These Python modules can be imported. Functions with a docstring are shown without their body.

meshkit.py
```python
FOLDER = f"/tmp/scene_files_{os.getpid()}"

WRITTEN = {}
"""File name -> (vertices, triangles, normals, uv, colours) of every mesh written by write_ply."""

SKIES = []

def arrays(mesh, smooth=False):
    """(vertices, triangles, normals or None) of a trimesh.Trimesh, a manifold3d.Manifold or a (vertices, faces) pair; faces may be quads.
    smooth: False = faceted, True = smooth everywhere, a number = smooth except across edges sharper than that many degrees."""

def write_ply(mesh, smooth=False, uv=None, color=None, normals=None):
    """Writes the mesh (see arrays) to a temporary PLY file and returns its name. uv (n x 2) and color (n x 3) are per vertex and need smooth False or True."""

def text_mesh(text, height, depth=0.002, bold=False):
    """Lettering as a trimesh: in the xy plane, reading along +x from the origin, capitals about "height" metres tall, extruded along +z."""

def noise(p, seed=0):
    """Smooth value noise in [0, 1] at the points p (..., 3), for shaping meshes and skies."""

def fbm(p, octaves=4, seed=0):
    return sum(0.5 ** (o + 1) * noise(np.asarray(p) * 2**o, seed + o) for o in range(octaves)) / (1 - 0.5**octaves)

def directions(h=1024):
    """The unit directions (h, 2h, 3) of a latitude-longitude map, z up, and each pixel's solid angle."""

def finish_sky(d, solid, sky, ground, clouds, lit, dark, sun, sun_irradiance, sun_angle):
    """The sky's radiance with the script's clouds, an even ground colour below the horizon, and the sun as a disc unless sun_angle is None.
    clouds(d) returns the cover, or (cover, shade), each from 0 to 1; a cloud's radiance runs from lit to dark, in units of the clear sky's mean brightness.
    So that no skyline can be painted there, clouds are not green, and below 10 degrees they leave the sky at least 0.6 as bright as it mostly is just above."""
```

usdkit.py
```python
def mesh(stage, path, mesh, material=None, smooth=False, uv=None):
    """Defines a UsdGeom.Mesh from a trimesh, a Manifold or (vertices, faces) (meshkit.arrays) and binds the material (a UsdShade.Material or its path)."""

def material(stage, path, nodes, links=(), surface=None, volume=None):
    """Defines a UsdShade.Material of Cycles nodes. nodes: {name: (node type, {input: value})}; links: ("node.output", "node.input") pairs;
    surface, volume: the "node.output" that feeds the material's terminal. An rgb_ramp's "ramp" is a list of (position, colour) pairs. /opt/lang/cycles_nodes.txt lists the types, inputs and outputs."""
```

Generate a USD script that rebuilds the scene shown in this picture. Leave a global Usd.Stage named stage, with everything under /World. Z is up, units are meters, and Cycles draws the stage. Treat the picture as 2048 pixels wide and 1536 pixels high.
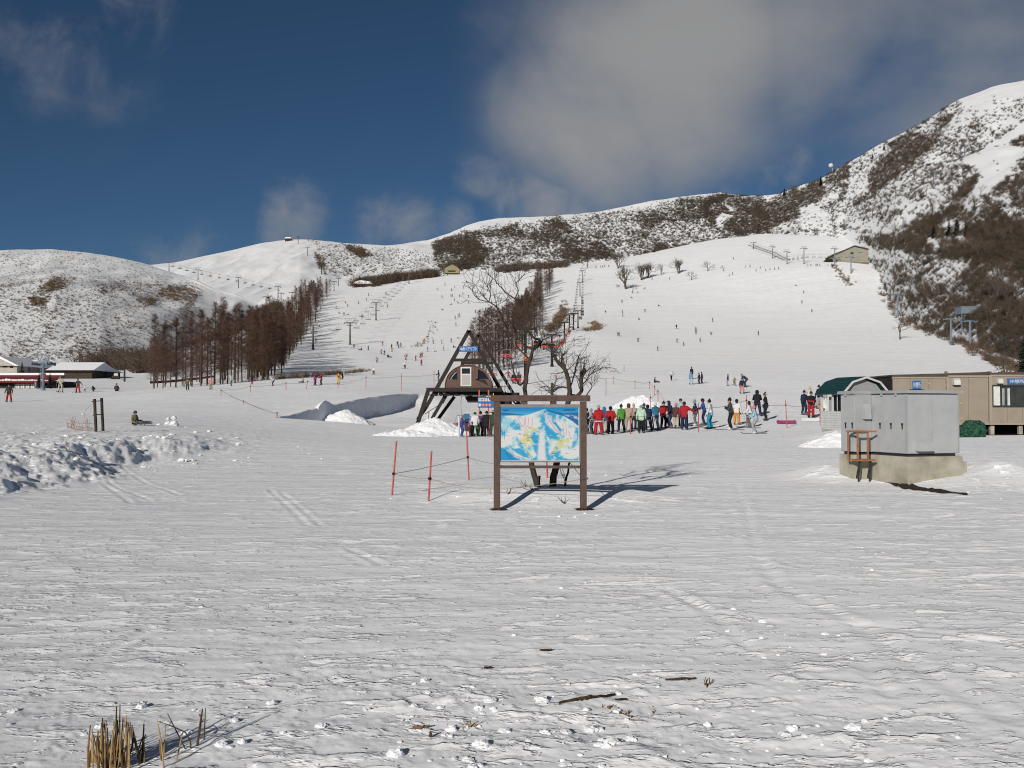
import math, random
import numpy as np
import trimesh, manifold3d
import shapely
from shapely.geometry import Polygon, LineString, Point, box as sbox
from shapely.ops import unary_union
from scipy.interpolate import PchipInterpolator, RegularGridInterpolator
import usdkit, meshkit
from pxr import Usd, UsdGeom, UsdLux, UsdShade, Sdf, Gf, Vt

# ------------------------------------------------------------------ camera, sky, sun, exposure
stage = Usd.Stage.CreateInMemory()
UsdGeom.SetStageUpAxis(stage, 'Z'); UsdGeom.SetStageMetersPerUnit(stage, 1.0)
UsdGeom.Xform.Define(stage, '/World'); UsdGeom.Scope.Define(stage, '/World/Looks')

EYE = 1.6
FPX = 2000.0                      # focal length in photograph pixels (2048 wide)
PITCH = math.atan(47 / FPX)
CT, ST = math.cos(PITCH), math.sin(PITCH)
cam = UsdGeom.Camera.Define(stage, '/World/camera')
cam.CreateFocalLengthAttr(35.0)
cam.CreateHorizontalApertureAttr(35.0 * 2048 / FPX)
cam.CreateVerticalApertureAttr(35.0 * 1536 / FPX)
cam.CreateClippingRangeAttr(Gf.Vec2f(0.1, 8000))
cam.AddTranslateOp().Set(Gf.Vec3d(0, 0, EYE))
cam.AddRotateXOp().Set(90 + math.degrees(PITCH))
cam.CreateExposureAttr(-0.25)

SUN_EL = math.radians(18.2)
SUN_AZ = math.atan2(-math.sin(math.radians(24)), -math.cos(math.radians(24)))   # atan2(x, y) towards the sun
SUN_DIR = np.array([math.sin(SUN_AZ) * math.cos(SUN_EL), math.cos(SUN_AZ) * math.cos(SUN_EL), math.sin(SUN_EL)])
sun = UsdLux.DistantLight.Define(stage, '/World/sun')
sun.CreateIntensityAttr(1.25); sun.CreateAngleAttr(0.5); sun.CreateColorAttr(Gf.Vec3f(1.0, 0.945, 0.87))
sun.CreateNormalizeAttr(True)
_m = Gf.Matrix4d().SetRotate(Gf.Rotation(Gf.Vec3d(0, 0, 1), Gf.Vec3d(*map(float, SUN_DIR))))
sun.AddTransformOp().Set(_m)

def V(px, py):
    """unit direction of a photograph pixel, for placing clouds in the sky"""
    r, u = (px - 1024) / FPX, (768 - py) / FPX
    d = np.array([r, CT - u * ST, ST + u * CT]); return d / np.linalg.norm(d)

dome = UsdLux.DomeLight.Define(stage, '/World/sky')
dome.GetPrim().SetCustomDataByKey('kind', 'structure')
SKY_K = 0.05
sky_nodes = {
    'tc': ('texture_coordinate', {}),
    'sky': ('sky_texture', {'sky_type': 'single_scattering', 'sun_disc': False, 'sun_elevation': SUN_EL, 'sun_rotation': SUN_AZ,
                            'altitude': 2600.0, 'air_density': 0.85, 'aerosol_density': 1.0, 'ozone_density': 2.0}),
    'n1': ('noise_texture', {'scale': 4.2, 'detail': 6.0, 'roughness': 0.52, 'distortion': 0.25}),
    'n2': ('noise_texture', {'scale': 15.0, 'detail': 7.0, 'roughness': 0.6, 'distortion': 0.3}),
    'm1': ('mapping', {'scale': (1.0, 1.0, 1.35), 'location': (0.35, 0.0, 0.2)}),
}
sky_links = [('tc.generated', 'm1.vector'), ('m1.vector', 'n1.vector'), ('tc.generated', 'n2.vector')]
# cloud banks: broad soft lobes round a direction, broken up by noise
def lobe(name, px, py, r_deg, gain, stretch=(1, 1, 1)):
    d = V(px, py) if px != -1 else np.array([-0.1, -0.85, 0.52])   # scattered cloud goes on behind the camera
    s = np.array(stretch, float)
    sky_nodes[name + 's'] = ('vector_math', {'math_type': 'subtract', 'vector2': tuple(d)})
    sky_nodes[name + 'k'] = ('vector_math', {'math_type': 'multiply', 'vector2': tuple(s)})
    sky_nodes[name + 'l'] = ('vector_math', {'math_type': 'length'})
    sky_nodes[name + 'r'] = ('map_range', {'range_type': 'smootherstep', 'from_min': 0.0, 'from_max': 2 * math.sin(math.radians(r_deg) / 2), 'to_min': gain, 'to_max': 0.0, 'clamp': True})
    sky_links.extend([('tc.generated', name + 's.vector1'), (name + 's.vector', name + 'k.vector1'), (name + 'k.vector', name + 'l.vector1'), (name + 'l.value', name + 'r.value')])
    return name + 'r.result'
def chain(op, outs, tag):
    cur = outs[0]
    for i, o in enumerate(outs[1:]):
        sky_nodes[f'{tag}{i}'] = ('math', {'math_type': op}); sky_links.extend([(cur, f'{tag}{i}.value1'), (o, f'{tag}{i}.value2')]); cur = f'{tag}{i}.value'
    return cur
big = chain('maximum', [lobe('ba', 1330, 70, 13.5, 1.35, (1, 1, 1)), lobe('bb', 1180, 230, 8.5, 1.25, (1, 1, .8)), lobe('bc', 1640, 30, 13, 0.9, (.8, 1, 1.1)), lobe('bd', 1900, 110, 13, 0.9), lobe('be', 1030, 10, 6, 0.45), lobe('bf', 2250, -60, 16, 0.7), lobe('bg', 1350, 300, 9, 0.35, (.7, 1, 1.1)), lobe('bh', -1, -1, 84, 0.75)], 'mb')
small = chain('maximum', [lobe('sa', 590, 450, 4.0, 0.95, (1.2, 1, .9)), lobe('sb', 1100, 400, 4.6, 0.95, (.9, 1, 1)), lobe('sc', 800, 450, 3.6, 0.7, (.9, 1, 1.1)), lobe('sd', 130, 80, 8.0, 0.30), lobe('se', 1420, 385, 5.0, 0.6, (.7, 1, 1.2)), lobe('sf', 1545, 330, 3.4, 0.6, (.8, 1, 1.2)), lobe('sg', 970, 350, 2.8, 0.55, (.8, 1, 1.2)), lobe('sh', 340, 520, 4.6, 0.45, (.7, 1, 1.3)), lobe('si', 910, 440, 2.2, 0.55), lobe('sj', 250, 20, 5, 0.4)], 'ms')
sky_nodes.update({
    'nb': ('math', {'math_type': 'multiply_add', 'value2': 2.3, 'value3': -1.15}), 'ns': ('math', {'math_type': 'multiply_add', 'value2': 2.6, 'value3': -1.3}),
    'ab': ('math', {'math_type': 'add'}), 'as': ('math', {'math_type': 'add'}),
    'cb': ('map_range', {'range_type': 'smoothstep', 'from_min': 0.02, 'from_max': 1.45, 'to_min': 0.0, 'to_max': 1.0, 'clamp': True}),
    'cs': ('map_range', {'range_type': 'smoothstep', 'from_min': 0.05, 'from_max': 1.5, 'to_min': 0.0, 'to_max': 0.72, 'clamp': True}),
    'cc': ('math', {'math_type': 'maximum'}), 'cf': ('math', {'math_type': 'multiply', 'value2': 0.9}),
    'cm': ('mix_color', {'b': (0.17, 0.185, 0.20)}),
    'tint': ('mix_color', {'blend_type': 'multiply', 'fac': 1.0, 'b': (0.56, 0.77, 0.885)}),
    'sk': ('vector_math', {'math_type': 'multiply', 'vector2': (SKY_K,) * 3}),
    'bg': ('background_shader', {'strength': 1.0}),
})
sky_nodes['cm'][1]['b'] = (7.4, 7.35, 7.25)
sky_nodes['bg'] = ('background_shader', {'strength': SKY_K})
del sky_nodes['sk']
sky_nodes['zb'] = ('math', {'math_type': 'multiply'}); sky_nodes['zs'] = ('math', {'math_type': 'multiply'})
for z, lo in (('b', big), ('s', small)):   # no cloud where the lobe is nil
    sky_nodes['g' + z] = ('math', {'math_type': 'multiply', 'value2': 3.0, 'use_clamp': True})
    sky_links += [(f'n{1 if z == "b" else 2}.fac', f'n{z}.value1'), (lo, f'a{z}.value1'), (f'n{z}.value', f'a{z}.value2'), (f'a{z}.value', f'c{z}.value'), (lo, f'g{z}.value1'), (f'c{z}.result', f'z{z}.value1'), (f'g{z}.value', f'z{z}.value2')]
sky_links += [('zb.value', 'cc.value1'), ('zs.value', 'cc.value2'), ('cc.value', 'cf.value1'), ('sky.color', 'tint.a'), ('tint.result', 'cm.a'), ('cf.value', 'cm.fac'), ('cm.result', 'bg.color')]
sky_mat = usdkit.material(stage, '/World/Looks/sky_light', sky_nodes, sky_links, surface='bg.background')
UsdShade.MaterialBindingAPI.Apply(dome.GetPrim()).Bind(sky_mat)

# ------------------------------------------------------------------ helpers
def W(px, py, Y):
    """point at forward distance Y along the sight line of photograph pixel (px, py)"""
    u, v = (px - 1024) / FPX, (768 - py) / FPX
    s = Y / (CT - v * ST)
    return np.array([s * u, Y, EYE + s * (ST + v * CT)])
def Zof(py, Y):
    v = (768 - py) / FPX
    return EYE + Y / (CT - v * ST) * (ST + v * CT)
def P2(p):
    """world points to photograph pixels (used only while placing things)"""
    p = np.atleast_2d(np.asarray(p, float)); x, y, z = p[:, 0], p[:, 1], p[:, 2] - EYE
    d = y * CT + z * ST; up = z * CT - y * ST
    return np.stack([1024 + FPX * x / d, 768 - FPX * up / d], 1)

def noise2(x, y, seed=0):
    x = np.asarray(x, float); y = np.asarray(y, float)
    i, j = np.floor(x).astype(np.int64), np.floor(y).astype(np.int64)
    tx, ty = x - i, y - j
    tx = tx * tx * (3 - 2 * tx); ty = ty * ty * (3 - 2 * ty)
    def h(a, b):
        k = (a * 374761393 + b * 668265263 + seed * 144665 + 1013904223) & 0xFFFFFFFF
        k = ((k ^ (k >> 13)) * 1274126177) & 0xFFFFFFFF
        return ((k ^ (k >> 16)) & 0xFFFFFF) / 16777215.0
    a, b, c, d = h(i, j), h(i + 1, j), h(i, j + 1), h(i + 1, j + 1)
    return (a * (1 - tx) + b * tx) * (1 - ty) + (c * (1 - tx) + d * tx) * ty
def fbm2(x, y, oct=4, seed=0, gain=0.5):
    t, a, n = 0, 1.0, 0
    for o in range(oct):
        t = t + a * noise2(np.asarray(x) * 2**o + 17.3 * o, np.asarray(y) * 2**o - 9.1 * o, seed + o); n += a; a *= gain
    return t / n
def sstep(a, b, x):
    t = np.clip((np.asarray(x, float) - a) / (b - a), 0, 1); return t * t * (3 - 2 * t)

_names = {}
def free(name, parent='/World'):
    k = f'{parent}/{name}'; n = _names.get(k, 0); _names[k] = n + 1
    return k if n == 0 else f'{k}_{n:03d}'
def ppath(p): return str(p.GetPath()) if hasattr(p, 'GetPath') else str(p)
def tag(o, label=None, cat=None, group=None, kind=None):
    pr = o.GetPrim() if hasattr(o, 'GetPrim') else o
    for k, v in (('label', label), ('category', cat), ('group', group), ('kind', kind)):
        if v: pr.SetCustomDataByKey(k, v)
    return pr
def obj(name, mesh, mat, parent='/World', smooth=False, **kw):
    m = usdkit.mesh(stage, free(name, ppath(parent)), mesh, mat, smooth=smooth)
    if kw: tag(m, **kw)
    return m.GetPrim()
def thing(name, label, cat, loc=(0, 0, 0), rotz=0.0, group=None, scale=None, parent='/World'):
    x = UsdGeom.Xform.Define(stage, free(name, parent))
    x.AddTranslateOp().Set(Gf.Vec3d(*map(float, loc)))
    if rotz: x.AddRotateZOp().Set(math.degrees(rotz))
    if scale is not None: x.AddScaleOp().Set(Gf.Vec3f(*map(float, np.broadcast_to(scale, 3))))
    tag(x, label, cat, group); return x.GetPrim()
PROTO = '/World/Prototypes'
stage.CreateClassPrim(PROTO)
def proto(name):
    return UsdGeom.Xform.Define(stage, free(name, PROTO)).GetPrim()
def copy_of(p, name, label, cat, loc, rotz=0.0, group=None, scale=None, tilt=None):
    x = UsdGeom.Xform.Define(stage, free(name))
    x.AddTranslateOp().Set(Gf.Vec3d(*map(float, loc)))
    if tilt is not None:   # rotation about x then y after the z turn, degrees
        x.AddRotateXYZOp().Set(Gf.Vec3f(float(tilt[0]), float(tilt[1]), math.degrees(rotz)))
    elif rotz: x.AddRotateZOp().Set(math.degrees(rotz))
    if scale is not None: x.AddScaleOp().Set(Gf.Vec3f(*map(float, np.broadcast_to(scale, 3))))
    x.GetPrim().GetReferences().AddInternalReference(p.GetPath()); x.GetPrim().SetInstanceable(True)
    tag(x, label, cat, group); return x.GetPrim()
def instancer(name, protos, mat_of, pos, idx, scl, rotz, label, cat=None, tiltxy=None):
    """kind stuff: uncountable small things scattered over the ground"""
    pi = UsdGeom.PointInstancer.Define(stage, free(name))
    rel = pi.CreatePrototypesRel()
    for k, me in enumerate(protos):
        m = usdkit.mesh(stage, f'{pi.GetPath()}/{mat_of[1]}_{k:03d}' if k else f'{pi.GetPath()}/{mat_of[1]}', me, mat_of[0][k] if isinstance(mat_of[0], list) else mat_of[0])
        rel.AddTarget(m.GetPath())
    pos = np.asarray(pos, np.float32); scl = np.asarray(scl, np.float32)
    if scl.ndim == 1: scl = np.repeat(scl[:, None], 3, 1)
    pi.CreatePositionsAttr(Vt.Vec3fArray.FromNumpy(np.ascontiguousarray(pos)))
    pi.CreateProtoIndicesAttr(Vt.IntArray.FromNumpy(np.asarray(idx, np.int32)))
    pi.CreateScalesAttr(Vt.Vec3fArray.FromNumpy(np.ascontiguousarray(scl)))
    q = [Gf.Quath(float(math.cos(a / 2)), 0.0, 0.0, float(math.sin(a / 2))) for a in rotz]
    pi.CreateOrientationsAttr(Vt.QuathArray(q))
    tag(pi, label, cat, kind='stuff'); return pi.GetPrim()

class MB:
    """collects triangles into one mesh"""
    def __init__(s): s.v, s.f, s.n = [], [], 0
    def add(s, m):
        v, f = (np.asarray(m.vertices), np.asarray(m.faces)) if hasattr(m, 'faces') else (np.asarray(m[0], float), np.asarray(m[1], int))
        if f.shape[1] == 4: f = np.vstack([f[:, [0, 1, 2]], f[:, [0, 2, 3]]])
        s.v.append(v); s.f.append(f + s.n); s.n += len(v); return s
    def box(s, x0, x1, y0, y1, z0, z1):
        v = np.array([(x, y, z) for z in (z0, z1) for y in (y0, y1) for x in (x0, x1)], float)
        f = [(0, 2, 3, 1), (4, 5, 7, 6), (0, 1, 5, 4), (2, 6, 7, 3), (0, 4, 6, 2), (1, 3, 7, 5)]
        return s.add((v, np.array(f)))
    def bar(s, a, b, w, h=None, up=(0, 0, 1)):
        """square bar from a to b, w across, h in the direction of up"""
        a, b = np.asarray(a, float), np.asarray(b, float); h = w if h is None else h
        d = b - a; L = np.linalg.norm(d); d = d / L; up = np.asarray(up, float)
        if abs(d @ up) > 0.98: up = np.array([0, 1.0, 0])
        r = np.cross(d, up); r /= np.linalg.norm(r); u = np.cross(r, d)
        v = np.array([p + i * r * w / 2 + j * u * h / 2 for p in (a, b) for j in (-1, 1) for i in (-1, 1)])
        f = [(0, 1, 3, 2), (4, 6, 7, 5), (0, 4, 5, 1), (2, 3, 7, 6), (0, 2, 6, 4), (1, 5, 7, 3)]
        return s.add((v, np.array(f)))
    def tube(s, pts, radii, n=6, cap=True):
        pts = np.asarray(pts, float); radii = np.broadcast_to(np.asarray(radii, float), len(pts))
        t = np.gradient(pts, axis=0); t /= np.maximum(np.linalg.norm(t, axis=1, keepdims=True), 1e-9)
        ref = np.array([0, 0, 1.0]) if abs(t[0] @ [0, 0, 1]) < 0.9 else np.array([1.0, 0, 0])
        V_, N = [], []
        r = np.cross(t[0], ref); r /= np.linalg.norm(r)
        for k in range(len(pts)):
            r = r - t[k] * (r @ t[k]); r /= np.linalg.norm(r); b = np.cross(t[k], r)
            a = np.arange(n) * 2 * np.pi / n
            V_.append(pts[k] + radii[k] * (np.cos(a)[:, None] * r + np.sin(a)[:, None] * b))
        v = np.vstack(V_); f = []
        for k in range(len(pts) - 1):
            for i in range(n):
                j = (i + 1) % n; f += [(k*n+i, k*n+j, (k+1)*n+j), (k*n+i, (k+1)*n+j, (k+1)*n+i)]
        if cap:
            for i in range(1, n - 1): f += [(0, i + 1, i), ((len(pts)-1)*n, (len(pts)-1)*n+i, (len(pts)-1)*n+i+1)]
        return s.add((v, np.array(f)))
    def prism(s, poly, y0, y1, axis='y'):
        """polygon in the xz plane (or xy for axis z) extruded between y0 and y1"""
        polys = getattr(poly, 'geoms', [poly])
        for g in polys:
            if g.is_empty or g.area < 1e-9: continue
            m = trimesh.creation.extrude_polygon(g, abs(y1 - y0), engine='earcut')
            v = np.array(m.vertices)
            if axis == 'y': v = np.stack([v[:, 0], y1 - v[:, 2], v[:, 1]], 1)
            else: v = v + [0, 0, y0]
            s.add((v, np.array(m.faces)))
        return s
    def mesh(s): return (np.vstack(s.v), np.vstack(s.f))
    def put(s, name, mat, parent='/World', smooth=False, **kw): return obj(name, s.mesh(), mat, parent, smooth, **kw)

# ------------------------------------------------------------------ materials
L = '/World/Looks/'
def mat(name, color, rough=0.6, var=0.12, scale=6.0, bump=0.0, bump_scale=40.0, metallic=0.0, spec=0.18, diff=0.0, stretch=(1, 1, 1), coords='object', tint=None, k=0.72):
    """painted, wooden, cloth ... surface: base colour broken up by noise, fine relief"""
    c = np.array(color, float) * k
    t = np.array(tint, float) * k if tint is not None else c * (1 - 2.2 * var)
    nodes = {'tc': ('texture_coordinate', {}), 'geo': ('geometry', {}), 'mp': ('mapping', {'scale': tuple(stretch)}),
             'n': ('noise_texture', {'scale': scale, 'detail': 4.0, 'roughness': 0.6}),
             'r': ('rgb_ramp', {'ramp': [(0.3, tuple(np.maximum(t, 0))), (0.65, tuple(c * (1 + var * 0.6)))]}),
             'p': ('principled_bsdf', {'roughness': rough, 'metallic': metallic, 'specular_ior_level': spec, 'diffuse_roughness': diff})}
    src = 'tc.object' if coords == 'object' else 'geo.position'
    links = [(src, 'mp.vector'), ('mp.vector', 'n.vector'), ('n.fac', 'r.fac'), ('r.color', 'p.base_color')]
    if bump:
        nodes['n2'] = ('noise_texture', {'scale': bump_scale, 'detail': 3.0}); nodes['b'] = ('bump', {'strength': 1.0, 'distance': bump})
        links += [('mp.vector', 'n2.vector'), ('n2.fac', 'b.height'), ('b.normal', 'p.normal')]
    return usdkit.material(stage, L + name, nodes, links, surface='p.BSDF')

# groomed and trodden snow
snow = usdkit.material(stage, L + 'snow', {
    'geo': ('geometry', {}),
    'm1': ('mapping', {'scale': (1.3, 4.0, 1.0), 'rotation': (0, 0, 0.05)}),
    'n1': ('noise_texture', {'scale': 1.3, 'detail': 5.0, 'roughness': 0.6}),
    'n2': ('noise_texture', {'scale': 24.0, 'detail': 6.0, 'roughness': 0.7}),
    'm4': ('mapping', {'scale': (0.35, 0.9, 1.0), 'rotation': (0, 0, -0.35)}),
    'n3': ('noise_texture', {'scale': 0.13, 'detail': 5.0, 'roughness': 0.6}),
    'n4': ('noise_texture', {'scale': 1.6, 'detail': 3.0}),
    # loose snow scraped into short streaks over the harder grey surface
    'md': ('mapping', {'scale': (1.7, 4.6, 1.0), 'rotation': (0, 0, -0.05)}), 'nd': ('noise_texture', {'scale': 1.0, 'detail': 5.0, 'roughness': 0.64, 'distortion': 0.4}),
    'me': ('mapping', {'scale': (4.2, 9.5, 1.0), 'rotation': (0, 0, 0.14)}), 'ne': ('noise_texture', {'scale': 1.0, 'detail': 4.0, 'roughness': 0.6, 'distortion': 0.3}),
    'np': ('noise_texture', {'scale': 0.33, 'detail': 4.0, 'roughness': 0.6}),
    'pm': ('map_range', {'from_min': 0.36, 'from_max': 0.64, 'to_min': 0.0, 'to_max': 0.095, 'clamp': True}),
    'sd': ('math', {'math_type': 'add'}), 'rd': ('map_range', {'range_type': 'smoothstep', 'from_min': 0.585, 'from_max': 0.66, 'to_min': 0.0, 'to_max': 1.0, 'clamp': True}),
    'se': ('math', {'math_type': 'add'}), 're': ('map_range', {'range_type': 'smoothstep', 'from_min': 0.61, 'from_max': 0.68, 'to_min': 0.0, 'to_max': 0.8, 'clamp': True}),
    'dd': ('math', {'math_type': 'maximum'}),
    'r': ('rgb_ramp', {'ramp': [(0.28, (0.655, 0.665, 0.685)), (0.55, (0.72, 0.728, 0.74)), (0.8, (0.775, 0.78, 0.785))]}),
    'mx': ('mix_color', {'b': (0.90, 0.90, 0.90)}),
    'b1': ('bump', {'strength': 1.0, 'distance': 0.0025}), 'b2': ('bump', {'strength': 1.0, 'distance': 0.0038}), 'b3': ('bump', {'strength': 1.0, 'distance': 0.10}), 'b4': ('bump', {'strength': 1.0, 'distance': 0.014}),
    'p': ('principled_bsdf', {'roughness': 0.62, 'specular_ior_level': 0.2, 'diffuse_roughness': 0.32}),
}, [('geo.position', 'm1.vector'), ('m1.vector', 'n1.vector'), ('geo.position', 'n2.vector'), ('geo.position', 'm4.vector'), ('m4.vector', 'n4.vector'), ('m4.vector', 'n3.vector'),
    ('geo.position', 'md.vector'), ('md.vector', 'nd.vector'), ('geo.position', 'me.vector'), ('me.vector', 'ne.vector'), ('geo.position', 'np.vector'), ('np.fac', 'pm.value'),
    ('nd.fac', 'sd.value1'), ('pm.result', 'sd.value2'), ('sd.value', 'rd.value'), ('ne.fac', 'se.value1'), ('pm.result', 'se.value2'), ('se.value', 're.value'), ('rd.result', 'dd.value1'), ('re.result', 'dd.value2'),
    ('n3.fac', 'r.fac'), ('r.color', 'mx.a'), ('dd.value', 'mx.fac'), ('mx.result', 'p.base_color'),
    ('n4.fac', 'b3.height'), ('b3.normal', 'b1.normal'), ('n1.fac', 'b1.height'), ('b1.normal', 'b4.normal'), ('dd.value', 'b4.height'), ('b4.normal', 'b2.normal'), ('n2.fac', 'b2.height'), ('b2.normal', 'p.normal')], surface='p.BSDF')

# snow lying on withered grass and scrub: the attribute veg says how much of it shows
def hill_mat(name, grass, dark):
    return usdkit.material(stage, L + name, {
        'geo': ('geometry', {}), 'at': ('attribute', {'attribute': 'veg'}),
        'm': ('mapping', {'scale': (1.0, 0.5, 0.6)}),
        'n1': ('noise_texture', {'scale': 0.30, 'detail': 7.0, 'roughness': 0.78}),
        'n2': ('noise_texture', {'scale': 0.55, 'detail': 4.0, 'roughness': 0.7}),
        'n3': ('noise_texture', {'scale': 0.05, 'detail': 3.0}),
        'am': ('map_range', {'from_min': 0.0, 'from_max': 1.0, 'to_min': 0.76, 'to_max': 0.38, 'clamp': True}),
        'd': ('math', {'math_type': 'subtract'}), 'k': ('math', {'math_type': 'multiply', 'value2': 7.0, 'use_clamp': True}),
        'rg': ('rgb_ramp', {'ramp': [(0.3, dark), (0.7, grass)]}),
        'mx': ('mix_color', {'a': (0.70, 0.71, 0.725)}),
        'b': ('bump', {'strength': 1.0, 'distance': 0.9}),
        'p': ('principled_bsdf', {'roughness': 0.7, 'specular_ior_level': 0.2, 'diffuse_roughness': 0.32}),
    }, [('geo.position', 'm.vector'), ('m.vector', 'n1.vector'), ('geo.position', 'n2.vector'), ('geo.position', 'n3.vector'), ('at.fac', 'am.value'),
        ('n1.fac', 'd.value1'), ('am.result', 'd.value2'), ('d.value', 'k.value1'), ('n2.fac', 'rg.fac'), ('rg.color', 'mx.b'), ('k.value', 'mx.fac'), ('mx.result', 'p.base_color'),
        ('n1.fac', 'b.height'), ('b.normal', 'p.normal')], surface='p.BSDF')
hill_left_mat = hill_mat('withered_slope', (0.22, 0.165, 0.11), (0.085, 0.07, 0.055))
hill_far_mat = hill_mat('scrub_slope', (0.15, 0.13, 0.11), (0.07, 0.063, 0.055))
# ------------------------------------------------------------------ the snow field: profiles of height along sight-line columns of the valley
COLS = {   # column: (distance, picture row of the ground there)
    -700: [(40, 862), (60, 830), (103, 806), (125, 790), (170, 786), (260, 770), (400, 720), (700, 660), (950, 640)],
    0:    [(40, 865), (60, 836), (103, 803), (122, 784), (132, 780), (170, 774), (220, 757), (260, 749), (330, 728), (400, 715), (700, 700), (950, 690)],
    200:  [(40, 866), (60, 838), (103, 800), (122, 783), (134, 778), (165, 774), (220, 756), (300, 738), (420, 700), (700, 690), (950, 690)],
    320:  [(40, 868), (60, 842), (95, 797), (118, 781), (134, 777), (165, 774), (210, 762), (280, 740), (420, 690), (700, 680), (950, 680)],
    440:  [(40, 874), (60, 850), (86, 806), (97, 790), (112, 780), (132, 771), (165, 764), (220, 750), (320, 722), (460, 672), (700, 640), (950, 630)],
    560:  [(40, 882), (60, 858), (72, 838), (95, 793), (106, 779), (120, 771), (140, 760), (170, 752), (230, 730), (330, 699), (450, 655), (600, 605), (690, 582), (800, 570), (950, 565)],
    700:  [(40, 888), (60, 866), (72, 848), (84, 818), (95, 793), (106, 777), (130, 761), (170, 750), (218, 741), (300, 708), (360, 692), (450, 650), (560, 612), (690, 582), (760, 574), (950, 570)],
    830:  [(40, 893), (60, 868), (75, 858), (85, 838), (98, 803), (106, 789), (118, 775), (135, 764), (165, 752), (218, 741), (283, 723), (350, 699), (450, 656), (560, 616), (680, 582), (760, 560), (950, 556)],
    950:  [(40, 895), (60, 869), (80, 858), (100, 826), (118, 792), (140, 770), (170, 752), (218, 738), (283, 718), (350, 697), (450, 655), (560, 615), (690, 575), (790, 548), (950, 546)],
    1060: [(40, 895), (60, 869), (80, 853), (100, 824), (118, 795), (140, 768), (170, 748), (200, 734), (260, 707), (300, 683), (332, 664), (400, 655), (500, 632), (600, 598), (700, 565), (800, 540), (950, 535)],
    1180: [(40, 895), (60, 868), (75, 850), (100, 806), (120, 778), (140, 764), (170, 746), (200, 734), (260, 707), (300, 683), (335, 662), (400, 650), (500, 626), (600, 592), (700, 560), (790, 532), (950, 528)],
    1300: [(40, 895), (60, 868), (72, 852), (90, 815), (104, 789), (120, 774), (140, 762), (165, 747), (200, 733), (280, 699), (340, 678), (420, 655), (520, 621), (600, 592), (690, 560), (790, 525), (860, 510), (950, 505)],
    1500: [(40, 895), (60, 868), (75, 845), (100, 800), (125, 773), (150, 752), (200, 733), (280, 703), (340, 681), (420, 655), (520, 619), (600, 575), (660, 540), (740, 515), (830, 490), (950, 470)],
    1660: [(40, 892), (60, 866), (75, 845), (100, 806), (125, 776), (150, 756), (200, 736), (280, 706), (340, 679), (420, 652), (520, 606), (590, 560), (630, 532), (720, 512), (830, 476), (950, 462)],
    1800: [(40, 888), (60, 866), (100, 815), (150, 768), (200, 744), (260, 716), (320, 690), (350, 677), (420, 648), (500, 608), (600, 560), (720, 520), (850, 480), (950, 470)],
    1940: [(40, 885), (60, 864), (100, 820), (150, 775), (200, 748), (250, 722), (290, 700), (320, 688), (420, 655), (600, 600), (800, 560), (950, 550)],
    2100: [(40, 884), (60, 862), (100, 822), (150, 782), (200, 752), (250, 728), (300, 710), (420, 690), (950, 640)],
    2750: [(40, 880), (60, 860), (100, 825), (150, 790), (200, 770), (250, 755), (300, 745), (420, 730), (950, 700)],
}
YS = np.concatenate([np.linspace(2.5, 45, 40), np.geomspace(46, 1000, 230)])
_px = sorted(COLS)
_tab = np.array([PchipInterpolator([0.0, 12.0, 24.0] + [a for a, b in COLS[c]] + [1100.0], [0.0, 0.0, 0.01] + [Zof(b, a) for a, b in COLS[c]] + [Zof(COLS[c][-1][1], 1100.0)])(YS) for c in _px])
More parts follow.
